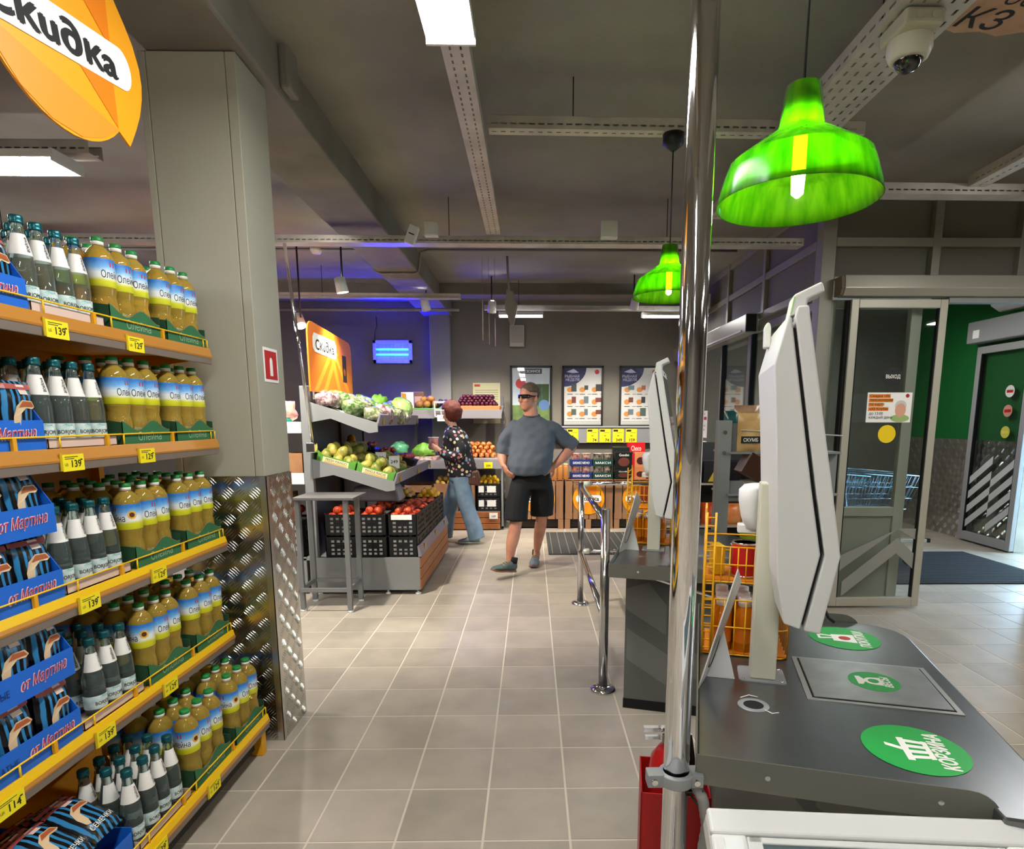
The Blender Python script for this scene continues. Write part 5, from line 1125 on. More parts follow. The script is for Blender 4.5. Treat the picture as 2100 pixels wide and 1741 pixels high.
# bags on the upper slope
def blob(nm, label, cat, loc, r, mat, seed, group=None, rot=(0, 0, 0), amp=.22, nu=16, nv=12):
    rr = random.Random(seed); mb = MB().ball((0, 0, 0), r, nu, nv); k = [V((rr.uniform(-1, 1), rr.uniform(-1, 1), rr.uniform(-1, 1))).normalized() for _ in range(9)]; ph = [rr.uniform(0, 6) for _ in range(9)]
    sc = 9/max(r); vs = []
    for v in mb.v:
        v = V(v); d = sum(sin(v.dot(q)*sc*1.1+p) for q, p in zip(k, ph))/9; vs.append(v*(1+amp*d*2))
    mb.v = [tuple(v) for v in vs]; o = mb.build(nm, mat); o.location = loc; o.rotation_euler = rot; return tag(o, label, cat, group)
m_bag1 = P('veg_bag_green', '#8f9c70', .18, vary=(30, '#3e6624', .3), bump=(38, .9), coat=.9); m_bag2 = P('veg_bag_pink', '#b8a49c', .18, vary=(28, '#6e4a56', .3), bump=(38, .9), coat=.9); m_bag3 = P('veg_bag_mixed', '#a8a688', .18, vary=(32, '#5a6a3c', .3), bump=(38, .9), coat=.9)
def sl2(x, y, dz): return (x, y, 1.405+(-1.25-x)*(.16/.52)+dz)
bl = [(-1.66, 5.10, .10, m_bag2), (-1.45, 5.10, .10, m_bag1), (-1.30, 5.12, .09, m_bag3), (-1.66, 5.38, .11, m_bag1), (-1.47, 5.38, .11, m_bag3), (-1.28, 5.38, .10, m_bag2), (-1.65, 5.70, .10, m_bag3), (-1.46, 5.72, .10, m_bag1), (-1.27, 5.72, .10, m_bag3), (-1.62, 6.02, .11, m_bag1), (-1.40, 6.02, .11, m_bag1), (-1.26, 6.05, .09, m_bag3)]
for i, (x, y, r, m_) in enumerate(bl):
    blob('vegetable_bag', 'clear bag of mixed vegetables on the upper slope, %s row, %s from the aisle' % (ORD[i//3], ORD[2-i % 3]), 'vegetable bag', sl2(x, y, r*.62), (r*.95, r*1.35, r*.72), m_, i, 'bagged vegetables on the island', (0, SL, rnd(-.3, .3)))
blob('salad_bag', 'inflated clear bag of green salad at the far end of the upper slope', 'salad bag', sl2(-1.33, 6.35, .115), (.12, .12, .12), P('salad_bag', '#7fb04a', .15, vary=(12, '#bcd88a', .8), coat=1), 33, None, (0, 0, 0), .08)
blob('lettuce', 'bright green lettuce beside the salad bag', 'lettuce', sl2(-1.55, 6.32, .09), (.09, .10, .09), m_greenv, 34, None, (0, 0, 0), .35)
blob('bell_pepper', 'orange bell pepper standing out behind the mangoes', 'bell pepper', (-1.72, 5.90, 1.24), (.04, .04, .055), P('orange_pepper', '#f08a14', .25), 35, None, (0, 0, 0), .15)
for i in range(5): blob('cucumber', 'dark green cucumber lying behind the mangoes, %s in the row' % ORD[i], 'cucumber', sloped(-1.66+.03*i, 5.84+.0*i, .075+.012*i), (.022, .10, .022), P('cucumber_skin', '#2f4a1c', .4), 36+i, 'cucumbers on the slope', (0, SL, .4+.1*i), .05)
# left side of the island
blob('orange_net_bag', 'orange net bag on the left island shelf', 'net bag', (-2.08, 5.12, 1.50), (.16, .12, .10), P('net_orange', '#d8785a', .5, vary=(20, '#e8d0c4', .9)), 50); blob('teal_bag', 'teal bag on the left island shelf', 'bag', (-2.06, 5.05, 1.40+.02), (.12, .07, .05), P('teal_bag', '#148a72', .3), 51, None, (0, 0, 0), .1)
blob('marrow', 'pale green marrow on the lower left island shelf', 'marrow', (-2.0, 5.06, 1.035), (.05, .06, .10), P('marrow_skin', '#b9c04a', .4), 52, None, (0, .5, 0), .06)
for i in range(4): blob('aubergine', 'glossy black aubergine on the lower left island shelf, %s of four' % ORD[i], 'aubergine', (-2.22+i*.09, 5.25, 1.01), (.04, .09, .04), P('aubergine_skin', '#15101a', .12), 53+i, 'aubergines', (0, 0, .3), .05)
carton('brown carton standing left of the grey upright', -1.97, -1.85, 4.98, 5.2, .99-.02, .20, False); carton('white topped carton left of the grey upright', -2.15, -1.99, 4.98, 5.2, .62, .22, False)
crate('black crate with red fruit left of the grey upright', -2.20, -1.88, 4.98, 5.30, .32, .62, 'crates on the left of the island'); pile('nectarine', 'red fruit in the crate left of the upright', 'red fruit left of the upright', -2.18, -1.9, 5.0, 5.28, .64, .071, 2)
t = T('banana_liner_bag', 'crumpled grey plastic liner under the mango shelf', 'plastic liner', (-1.38, 5.5, .72)); blob_ = None
mb = MB().prism([(-.22, -.12, 0), (.22, -.12, 0), (.17, -.10, .14), (-.20, -.10, .13)], (0, .25, 0)); mb.build('liner', P('grey_liner', '#9a949a', .35), t, .02)
# ---- orange discount panel on the island
t = T('discount_board', 'orange rounded discount panel standing on the produce island', 'sign', (-1.75, 5.55, 1.66))
PW, PH = .58, .53
pts = [(PW*s0, z) for s0, z in ((-1, 0), (1, 0))]+[(PW-.10+.10*cos(rad(a)), PH-.13+.10*sin(rad(a))) for a in range(0, 91, 15)]+[(-PW+.10+.10*cos(rad(a)), PH-.08+.10*sin(rad(a))) for a in range(90, 181, 15)]
MB().prism([(0, y, z) for y, z in pts], (-.012, 0, 0)).build('board', P('panel_orange', '#f0801a', .4), t)
for k, (ya, yb) in enumerate(((-.5, -.05), (-.28, .08), (.02, .22), (.10, .50))):
    s_ = 1 if k < 2 else -1
    mb = MB(); y0_ = ya if s_ > 0 else yb; x_ = .0006+.0002*k; mb.add([(x_, y0_, .01), (x_, y0_+.09*s_, .01), (x_, (yb if s_ > 0 else ya)+.09*s_, .36), (x_, (yb if s_ > 0 else ya), .36)], [(0, 1, 2, 3)]); mb.build('printed_stripe', P('panel_light_orange', '#f5a02c', .4), t)
mb = MB(); q = [(.0016, -.44+.30*0+y, .32+z) for y, z in [(0, 0), (.52, -.02), (.56, .02), (.56, .10), (.52, .14), (.0, .15), (-.04, .11), (-.04, .03)]]; mb.add(q, [tuple(range(8))]); mb.build('white_pill', m_wht, t)
mb = MB(); mb.text('Cкu∂кa', .085, (.0024, -.18, .385), (0, 1, 0), (0, 0, 1), bold=.02, width=.47); mb.build('lettering', m_ink, t)
MB().box(.0010, .0020, .28, .40, .12, .36).build('dark_block', P('panel_dark', '#2c2420', .4), t); MB().cyl((.002, .34, .21), (.0026, .34, .21), .035).build('emblem', P('panel_emblem', '#a0522a', .4), t)
for y in (-.5, .5): MB().box(-.012, -.004, y-.01, y+.01, -.06, 0).build('leg', m_white, t)
# ---- small grey steel table and thin pole
t = T('side_table', 'small grey steel table in front of the produce island', 'table', (-1.55, 4.60, 0)); m_tbl = P('table_grey', '#7d7f80', .45, .2)
MB().box(-.20, .25, -.17, .19, .855, .875).build('table_top', P('table_top_grey', '#5e5c5c', .4), t, .003)
for x, y in ((.18, -.13), (-.185, -.10), (.18, .16), (-.185, .16)):
    o = MB().box(x-.017, x+.017, y-.017, y+.017, .02, .855).build('leg', m_tbl, t); MB().lathe([(.022, 0), (.02, .012), (.006, .02)], 16, (x, y, 0)).build('foot', m_white, o)
MB().box(-.185, .18, .15, .17, .16, .19).build('stretcher', m_tbl, t); MB().box(.17, .19, -.12, .15, .16, .19).build('stretcher', m_tbl, t); MB().box(-.195, -.175, -.1, .15, .16, .19).build('stretcher', m_tbl, t); MB().box(-.185, .18, -.13, -.112, .155, .185).build('stretcher', m_tbl, t)
t = T('thin_pole', 'thin shiny pole reaching from the produce island to the ceiling tray', 'pole', (-1.735, 4.86, 1.21)); MB().cyl((.015, 0, 0), (-.055, -.14, 1.49), .013, n=14).build('tube', m_chrome, t); MB().box(-.03, .035, -.03, .05, -.03, .05).build('clamp', m_chrome, t, .006)

# ================================================================ produce rack along the back wall
RXa, RXb = -2.75, -.385
rk = T('wall_produce_rack', 'grey produce rack along the back wall with a wooden base', 'produce rack', (-1.5, 7.9, 0))
def rl(mb): mb.v = [(x+1.5, y-7.9, z) for x, y, z in mb.v]; return mb
for x in (RXb-.02, -1.6, RXa): rl(MB().box(x-.02, x+.02, 8.55, 8.62, 0, 1.75)).build('upright', P('rack_dark', '#5c5c60', .5), rk)
rl(MB().box(RXb-.012, RXb+.012, 7.92, 8.6, .02, .05).box(RXb-.012, RXb+.012, 7.92, 7.95, .02, .9)).build('side_frame', m_gsheet, rk)
for z, yf, nm in ((1.50, 7.95, 'upper_shelf'), (.86, 7.90, 'middle_shelf')):
    s_ = rl(MB().prism([(RXa, yf, z-.01), (RXa, yf, z), (RXa, 8.55, z+.12), (RXa, 8.55, z+.11)], (RXb-RXa, 0, 0))).build(nm, m_gsheet, rk)
    rl(MB().prism([(RXa, yf-.012, z-.05), (RXa, yf, z-.05), (RXa, yf+.004, z+.06), (RXa, yf-.004, z+.06)], (RXb-RXa, 0, 0))).build('acrylic_rail', P('acrylic_rail', '#858084', .3), s_)
rl(MB().box(RXa, RXb-.03, 7.93, 8.6, .235, .25)).build('base_deck', m_gsheet, rk)
for k in range(3): rl(MB().box(RXa, RXb-.03, 7.905, 7.925, .015+k*.077, .085+k*.077)).build('slat', m_slat, rk, .003)
rl(MB().box(RXa, RXb-.03, 7.926, 7.94, .01, .24)).build('slat_backing', m_blackmat, rk)
for k in range(10): rl(MB().box(RXb-.008, RXb+.008, 8.56, 8.57, .1+k*.16, .14+k*.16)).build('bracket_hook', m_galv, rk)
# upper level
t = T('onion_tray', 'lilac tray of garlic and onions on the upper wall shelf', 'produce tray', (-1.93, 8.0, 1.51)); m_lil = P('lilac_tray', '#a89aa8', .4); MB().box(-.26, .26, 0, .01, 0, .13).build('front_wall', m_lil, t); MB().box(-.26, .26, 0, .4, 0, .008).build('bottom', m_lil, t); MB().box(-.26, -.25, 0, .4, 0, .12).build('side_wall', m_lil, t); MB().box(.25, .26, 0, .4, 0, .12).build('side_wall', m_lil, t)
pile('onion', 'garlic bulb in the lilac tray on the upper wall shelf', 'garlic in the lilac tray', -2.17, -1.69, 8.03, 8.38, 1.60, .07, 2)
t = T('recipe_card', 'orange and white recipe card on the upper wall shelf', 'card', (-1.57, 7.99, 1.52), rad(-6)); MB().box(-.10, .06, 0, .004, 0, .26).build('card', m_wht, t); MB().prism([(-.09, -.001, .16), (-.03, -.001, .15), (-.035, -.001, .24), (-.095, -.001, .25)], (0, .0006, 0)).prism([(.0, -.001, .02), (.05, -.001, .02), (.05, -.001, .10), (.0, -.001, .08)], (0, .0006, 0)).build('print', P('card_orange', '#e8882c', .5), t)
t = T('brown_pouch', 'brown printed pouch beside the recipe card', 'pouch', (-1.46, 8.05, 1.54)); MB().box(-.07, .07, 0, .05, 0, .25).build('pouch', P('pouch_brown', '#6a4a38', .35), t, .012); mb = MB(); mb.quad((0, -.001, .15), .1, .08, (1, 0, 0), (0, 0, 1)); mb.build('label', P('pouch_lab', '#a88a78', .4), t)
t = T('green_tray', 'green tray of ripe mangoes on the upper wall shelf', 'produce tray', (-1.33, 7.97, 1.51)); MB().box(-.20, .20, 0, .42, 0, .07).build('tray', P('green_tray', '#4f9a3a', .5), t, .006)
pile('ripe_mango', 'ripe brown mango in the green tray', 'ripe mangoes', -1.50, -1.16, 8.0, 8.35, 1.63, .10, 2)
t = T('white_basket', 'white plastic basket of dark plums on the upper wall shelf', 'basket', (-1.11, 7.93, 1.46), rot=(rad(18), 0, 0))
for x0, x1, z0, z1 in ((-.13, .13, .0, .015), (-.13, .13, .19, .21), (-.13, -.112, 0, .21), (.112, .13, 0, .21), (-.05, -.035, 0, .1), (.035, .05, 0, .1), (-.13, .13, .09, .105)): MB().box(x0, x1, 0, .012, z0, z1).build('bar', m_white, t)
MB().box(-.13, .13, 0, .2, 0, .008).build('bottom', m_white, t)
pile('dark_plum', 'dark plum in the white basket', 'dark plums', -1.22, -1.0, 7.97, 8.15, 1.63, .058, 2)
t = T('orange_tray', 'orange tray of red plums on the upper wall shelf', 'produce tray', (-.70, 7.97, 1.51)); MB().box(-.285, .29, 0, .46, 0, .10).build('tray', P('orange_tray', '#e0794a', .5), t, .006)
pile('plum', 'red plum in the orange tray on the upper wall shelf', 'red plums', -.97, -.42, 7.99, 8.42, 1.635, .052, 4)
# middle level
t = T('apple_tray', 'clear tray of red apples on the middle wall shelf', 'produce tray', (-.70, 7.93, .875)); MB().box(-.30, .29, 0, .46, 0, .07).build('tray', P('clear_tray', '#a8a0a0', .2), t, .006)
pile('apple', 'red apple on the middle wall shelf', 'red apples', -.99, -.42, 7.95, 8.38, .975, .074, 4)
t = T('salad_punnet', 'white tray of salad under clear film on the middle wall shelf', 'punnet', (-1.42, 7.95, .87)); MB().prism([(-.16, 0, 0), (.16, 0, 0), (.20, 0, .09), (-.20, 0, .09)], (0, .3, 0)).build('tray', P('salad_tray', '#d8d4cc', .4, vary=(25, '#c0606a', .4)), t); 
blob('salad_bag', 'green salad heap in the white tray', 'salad bag', (-1.42, 8.1, 1.03), (.16, .13, .10), m_greenv, 70, None, (0, 0, 0), .25); blob('salad_bag', 'green herbs bag behind the berry punnets', 'salad bag', (-1.75, 8.15, 1.05), (.12, .12, .09), P('herb_green', '#2f7a52', .3, vary=(20, '#70b890', .7)), 71, None, (0, 0, 0), .2)
carton('brown carton with two round holes under the middle wall shelf', -1.28, -.96, 7.94, 8.4, .2505, .36); carton('brown carton left of the holed carton on the wall rack base', -1.66, -1.30, 7.94, 8.4, .2505, .34, False); carton('brown carton right of the shopper on the wall rack base', -.94, -.74, 7.94, 8.4, .2505, .34)
pile('potato', 'yellow pear in the holed brown carton', 'yellow pears', -1.27, -.97, 7.95, 8.3, .615, .075, 2)
for l in range(2): crate('black lemon crate on the wall rack base, %s one' % ['lower', 'upper'][l], -.715, -.41, 7.94, 8.32, .2505+l*.185, .2505+l*.185+.175, 'lemon crates')
for l in range(2):
    for i, x in enumerate((-.66, -.535)):
        t = T('crate_label', 'white label on the %s lemon crate, %s one' % (['lower', 'upper'][l], ['left', 'right'][i]), 'label', (x, 7.939, .2505+l*.185+.06)); MB().box(-.035-.015*i, .035+.03*i, -.002, 0, 0, .085).build('card', m_wht, t)
pile('lemon', 'yellow lemon heaped on the upper black lemon crate', 'lemons', -.70, -.425, 7.96, 8.3, .625, .066, 2)
for i, (x, y, z, s_, lb) in enumerate(((-1.60, 7.935, 1.50, '319', 'white price card 319 on the upper wall shelf'), (-1.15, 7.93, 1.46, '219', 'white price card on the white basket'), (-.56, 7.885, .86, '299', 'yellow price card under the apples'), (-.50, 7.893, .20, '169', 'white price card on the wooden rack base'))):
    t = T('price_card', lb, 'price card', (x, y, z)); MB().box(-.055, .055, -.003, -.001, -.045, .035).build('card', m_yellow_tag if i == 2 else m_wht, t); mb = MB(); mb.text(s_, .028, (0, -.004, -.012), bold=.01); mb.build('price', m_ink, t)
for i, (x, y, lb) in enumerate(((-1.20, 5.36, 'white price card standing behind the lower mango box'), (-1.32, 5.37, 'white price card left of the other card behind the mangoes'), (-1.60, 5.80, 'grey price card standing in the rear of the mango slope'))):
    t = T('price_card', lb, 'price card', sloped(x, y, .06), rot=(rad(-12), 0, rad(12-8*i))); MB().box(-.045, .045, -.001, .001, 0, .11).build('card', m_wht, t); q = MB(); q.text(('249', '189', '99')[i], .03, (0, -.002, .06), bold=.01); q.build('price', m_ink, t)
# ================================================================ back wall: posters, price board, wooden crates
m_pglass = thin_glass('poster_glass', '#ffffff')
def framed(label, x0, x1, z0, z1, kind):
    t = T('framed_poster', label, 'poster', ((x0+x1)/2, 8.75, (z0+z1)/2)); hx, hz = (x1-x0)/2, (z1-z0)/2; b_ = .028
    for a, c_, d, e in ((-hx, hx, hz-b_, hz), (-hx, hx, -hz, -hz+b_), (-hx, -hx+b_, -hz, hz), (hx-b_, hx, -hz, hz)): MB().box(a, c_, -.028, 0, d, e).build('frame', m_black, t, .003)
    Y = -.012
    R, U = (1, 0, 0), (0, 0, 1)
    MB().box(-hx+b_, hx-b_, Y, -.002, -hz+b_, hz-b_).build('sheet', P('poster_sky', '#9fb6c6', .5, vary=(4, '#e4e8ea', .8)) if kind == 0 else P('poster_white', '#dcdad6', .5), t)
    y = Y-.0008
    if kind == 0:
        mb = MB(); mb.quad((0, y, -hz*.62), 2*(hx-b_), hz*.66, R, U); mb.build('meadow', P('poster_meadow', '#4c6a3a', .6, vary=(9, '#7d9450', .8)), t)
        MB().disc((-hx*.5, y-.0006, hz*.42), .07, R, U).build('red_disc', P('poster_red', '#c43a3c', .5), t); MB().disc((hx*.62, y-.0006, -.12), .075, R, U).build('badge', P('poster_blue', '#5d7fb0', .5), t); MB().quad((hx*.55, y-.0004, .02), .18, .3, R, U).build('tree', P('poster_tree', '#34502e', .6), t)
        mb = MB(); mb.quad((0, y-.0008, hz*.82), .30, .07, R, U); mb.build('title_plate', P('poster_dark', '#2c3440', .5), t); mb = MB(); mb.text('СЕЗОННОЕ', .038, (0, y-.0014, hz*.82), bold=.01, width=.26); mb.build('lettering', m_wht, t)
    else:
        r = hx*1.05; mb = MB(); cx, cz = -hx+b_, hz-b_; n = 16
        mb.add([(cx, y, cz)]+[(cx+r*1.02*cos(-pi/2*i/n), y, cz+r*.85*sin(-pi/2*i/n)) for i in range(n+1)], [tuple(range(n+2))]); mb.build('navy_corner', P('poster_navy', '#2c2e5e', .5), t)
        mb = MB(); mb.text('РЫБНАЯ', .036, (-hx*.52, y-.0008, hz*.66), bold=.005, width=.20); mb.text('НЕДЕЛЯ', .036, (-hx*.50, y-.0008, hz*.54), bold=.005, width=.19); mb.prism([(-hx*.8, y-.0008, hz*.80), (-hx*.45, y-.0008, hz*.90), (-hx*.2, y-.0008, hz*.78), (-hx*.5, y-.0008, hz*.76)], (0, -.0002, 0)); mb.build('lettering', P('poster_pale', '#c9cbe0', .5), t)
        MB().disc((hx*.68, y, hz*.80), .032, R, U).build('logo', P('poster_red', '#c43a3c', .5), t)
        rr = random.Random(kind); cols = ['#7a3f3a', '#3a4a4c', '#9a4a3a', '#52645a', '#b06a4a', '#38363c', '#6a7a80']
        for i in range(3):
            for j in range(3):
                px, pz = -hx*.62+i*hx*.60, hz*.22-j*hz*.40
                MB().disc((px, y-.0002, pz), .036, R, U, rx=.042).build('offer_disc', P('offer_orange', '#d99046', .5), t)
                c_ = rr.choice(cols); MB().quad((px+.055, y-.0006, pz+.028), rr.uniform(.05, .09), rr.uniform(.06, .12), R, U).build('offer_picture', P('offer'+c_, c_, .5), t)
                mb = MB(); mb.quad((px, y-.0006, pz-.062), .075, .010, R, U); mb.quad((px+.10, y-.0006, pz-.062), .05, .006, R, U); mb.build('offer_text', P('offer_grey', '#4a4a4c', .6), t)
        mb = MB()
        for k in range(3): mb.quad((0, y-.0004, -hz*.83-k*.016), 1.7*hx, .005, R, U)
        mb.build('small_print', P('offer_pale', '#9a9a98', .6), t)
    MB().box(-hx+b_, hx-b_, -.020, -.018, -hz+b_, hz-b_).build('glazing', m_pglass, t)
framed('framed poster with sky and meadow behind the walking man', -.299, .285, 1.335, 2.175, 0)
framed('framed white offer poster with navy corner, middle one', .428, 1.006, 1.335, 2.175, 1)
framed('framed white offer poster with navy corner beside the far kiosk', 1.231, 1.812, 1.335, 2.175, 2)
t = T('evacuation_plan', 'beige evacuation plan on the back wall behind the plums', 'notice', (-.63, 8.75, 1.66)); MB().box(-.19, .19, -.008, 0, -.28, .28).build('sheet', P('plan_beige', '#b9b590', .6), t); MB().box(-.17, -.09, -.010, -.008, .23, .26).build('red_header', m_red, t)
mb = MB()
for k in range(5): mb.quad((0, -.009, .18-k*.03), .32, .006, (1, 0, 0), (0, 0, 1))
for x0, x1, z0, z1 in ((-.14, .14, -.2, -.192), (-.14, .14, .012, .02), (-.14, -.132, -.2, .02), (.132, .14, -.2, .02), (-.04, -.034, -.2, -.08), (.03, .14, -.09, -.084)): mb.quad(((x0+x1)/2, -.009, (z0+z1)/2), x1-x0, z1-z0, (1, 0, 0), (0, 0, 1))
mb.build('floor_plan', P('plan_grey', '#55564a', .6), t)
t = T('price_board', 'long grey price board under the posters', 'price board', (1.10, 8.66, 1.11)); MB().box(-.82, .75, 0, .02, 0, .215).build('board', P('board_grey', '#8e8f90', .4), t); MB().box(-.84, .77, -.02, .06, .215, .235).build('top_ledge', P('ledge_grey', '#a5a6a6', .4), t)
for x in (-.6, .6): MB().box(x-.01, x+.01, .02, .09, .05, .2).build('bracket', m_greymetal, t)
for i, (x, s_, lb) in enumerate(((.575, '97', 'yellow price sheet half hidden by the man'), (.853, '74', 'yellow price sheet reading 74, nearest to the man'), (1.03, '74', 'yellow price sheet reading 74, left of the 349 sheet'), (1.215, '349', 'yellow price sheet reading 349'), (1.40, '159', 'yellow price sheet reading 159'))):
    t = T('price_sheet', lb, 'price sheet', (x, 8.655, 1.215), group='yellow price sheets on the board'); MB().box(-.078, .078, -.003, 0, -.098, .092).build('sheet', m_yellow_tag, t)
    mb = MB(); mb.text(s_, .042, (.012 if len(s_) > 2 else .03, -.004, -.065), bold=.02); mb.quad((-.035, -.0036, .066), .065, .026, (1, 0, 0), (0, 0, 1)); mb.quad((.02, -.0036, .035), .08, .004, (1, 0, 0), (0, 0, 1)); mb.quad((0, -.0036, -.005), .03, .008, (1, 0, 0), (0, 0, 1)); mb.build('print', m_ink, t)
# wooden pallet crates with round discount signs
m_pale = P('pale_crate_wood', '#a57a55', .65, vary=(7, '#8a6142', .8, (1, 1, .12)))
mb_c = [(.10, 'behind the man'), (.755, 'left of the yellow rack'), (1.41, 'behind the far kiosk')]
for ci, (cx, wh) in enumerate(mb_c):
    t = T('wooden_crate', 'wooden slat crate %s' % wh, 'wooden crate', (cx, 8.0, 0), group='wooden crates under the posters')
    n = 6; bw = .64/n
    for i in range(n):
        x = -.32+bw*i; MB().box(x+.006, x+bw-.006, 0, .018, .13, .655).build('slat', m_pale, t, .002)
    MB().box(-.318, .318, .018, .035, .58, .65).build('rail', m_pale, t); MB().box(-.318, .318, .018, .035, .14, .21).build('rail', m_pale, t)
    for x in (-.318, -.04, .248): MB().box(x, x+.07, 0, .018, 0, .128).build('leg', m_pale, t)
    MB().box(-.318, .318, .04, .52, .02, .64).build('inner_box', P('crate_inside', '#2c2018', .8), t); MB().box(-.318, .318, .0, .52, .64, .652).build('lid', m_pale, t)
    s_ = T('discount_sign', 'round orange discount sign on the wooden crate %s' % wh, 'sign', (cx-.005, 7.994, .405), group='round discount signs on the crates')
    R_ = .208; n = 44; pts = [(R_*cos(2*pi*i/n), 0, R_*sin(2*pi*i/n)) for i in range(n)]; k = int(n*.86); pts[k:k+1] = [(R_*.80, 0, -R_*.72), (R_*.80, 0, -R_*1.0), (R_*.60, 0, -R_*.83)]
    MB().prism(pts, (0, .005, 0)).build('disc', m_or1, s_)
    for p_, m_ in (([(-.12, .08), (-.02, .20), (.1, .18), (.10, .04)], m_or2), ([(-.19, -.05), (.0, -.05), (-.02, -.18), (-.12, -.16)], m_or3), ([(.02, -.05), (.18, -.05), (.14, -.14), (.05, -.19)], m_or2)):
        q = MB(); q.add([(x, -.0006, z) for x, z in p_], [tuple(range(len(p_)))]); q.build('printed_facet', m_, s_)
    q = MB(); q.add([(x, -.0012, z) for x, z in [(-.145, -.045), (.145, -.045), (.168, -.02), (.168, .022), (.145, .047), (-.145, .047), (-.168, .022), (-.168, -.02)]], [tuple(range(8))]); q.build('white_pill', m_wht, s_)
    q = MB(); q.text('Cкu∂кa', .056, (0, -.0020, 0), bold=.03, width=.27); q.build('lettering', m_ink, s_)
# goods on the crates
ZG = .6525
def cup_pack(label, x, w_, col, cupc, txt, z):
    t = T('cup_pack', label, 'cup multipack', (x, 8.10, z), group='multipacks on the wooden crates')
    MB().box(-w_/2, w_/2, 0, .20, 0, .085).build('sleeve', P('sleeve'+col, col, .4), t, .003)
    q = MB(); q.text(txt, .030, (0, -.001, .045), bold=.01, width=w_*.75); q.build('lettering', m_wht, t)
    for i in (-1, 1):
        c = MB().lathe([(.045, .0), (.062, .15), (.064, .155)], 18, (i*w_*.24, .07, .01)).build('cup', P('cup'+cupc, cupc, .35, vary=(20, '#e8d4c4', .5)), t); MB().lathe([(.066, .163), (.066, .168), (0, .169)], 18, (i*w_*.24, .07, 0)).build('lid', P('cup_lid', '#e4d9cc', .3, .3), t)
for l, zz in enumerate((ZG, ZG+.172)):
    cup_pack('navy pack of red noodle cups, %s one' % ['lower', 'upper'][l], .655, .29, '#1c2a66', '#c0352c', 'БИЗНЕС МЕНЮ', zz); cup_pack('dark green pack of cups, %s one' % ['lower', 'upper'][l], .945, .27, '#153a34', '#4a423c', 'МАКСИ', zz)
def gbox(nm, label, x, y, z, d, col, cat, txt=None, pic=None, tcol=None, rz=0):
    t = T(nm, label, cat, (x, y, z), rz); MB().box(-d[0]/2, d[0]/2, 0, d[1], 0, d[2]).build('carton', P('gb'+col, col, .35), t, .003)
    if pic: MB().disc((0, -.001, d[2]*.45), d[2]*.25, (1, 0, 0), (0, 0, 1), rx=d[0]*.32).build('picture', P('gp'+pic, pic, .5), t)
    if txt: q = MB(); q.text(txt, d[2]*.14, (0, -.0016, d[2]*.84), bold=.01, width=d[0]*.55); q.build('lettering', tcol or m_wht, t)
gbox('chocolate_box', 'black chocolate box, upper front one', 1.215, 8.06, ZG+.125, (.235, .12, .235), '#161a18', 'box', 'Goodini', '#6a3428'); gbox('chocolate_box', 'black chocolate box, lower front one', 1.215, 8.06, ZG, (.235, .12, .124), '#151917', 'box', 'Goodini', '#5a2c22'); gbox('chocolate_box', 'black box at the back of the chocolate stack', 1.20, 8.20, ZG, (.22, .14, .42), '#202624', 'box')
gbox('biscuit_box', 'red and peach biscuit box, upper one', 1.435, 8.06, ZG+.155, (.16, .14, .20), '#d98a5a', 'box', None, '#4a1c14'); gbox('biscuit_box', 'red and peach biscuit box, lower one', 1.435, 8.06, ZG, (.16, .14, .154), '#cf8450', 'box', None, '#4a1c14'); gbox('biscuit_box', 'tall red biscuit box at the back', 1.40, 8.22, ZG, (.24, .10, .48), '#c81e26', 'box', 'Choco'); gbox('biscuit_box', 'red side panel box beside the peach box', 1.338, 8.05, ZG, (.035, .14, .34), '#c3202a', 'box')
gbox('choco_box', 'white and red chocolate box near the far kiosk, upper one', 1.615, 8.06, ZG+.11, (.17, .12, .21), '#b8303a', 'box', 'Choco', '#e8dcd8'); gbox('choco_box', 'white and red chocolate box near the far kiosk, lower one', 1.615, 8.06, ZG, (.17, .12, .109), '#a82a34', 'box', 'Choco', '#d8c8c4')
for i in range(6): 
    t = T('sauce_jar', 'small amber jar beside the noodle packs, %s of six' % ORD[i], 'jar', (.30+(i % 3)*.075, 8.07+(i//3)*.08, ZG), group='amber jars on the crate'); MB().lathe([(.03, 0), (.032, .005), (.032, .17), (.026, .19)], 16).build('jar', P('amber_jar', '#b9783a', .2), t); MB().lathe([(.028, .19), (.028, .205), (0, .206)], 16).build('lid', P('jar_lid', '#e0c28a', .4), t)
t = T('crate_rail', 'chrome rail running along the top of the wooden crates', 'rail', (1.1, 7.96, .62)); MB().cyl((-.55, 0, 0), (.9, 0, 0), .012).build('bar', m_chrome, t); [MB().cyl((x, 0, 0), (x, .04, 0), .008).build('bracket', m_chrome, t) for x in (-.5, .2, .85)]
# doormat in front of the crates
t = T('doormat', 'dark grey ribbed mat in front of the wooden crates', 'doormat', (1.0, 7.06, 0)); MB().box(-.82, .95, -.64, .64, .001, .012).build('mat', P('mat_dark', '#3c3c3b', .9, bump=(200, .4)), t)
for k in range(19): x = -.78+k*.092; MB().box(x, x+.008, -.63, .63, .012, .0145).build('strip', P('mat_strip', '#77746c', .6), t)

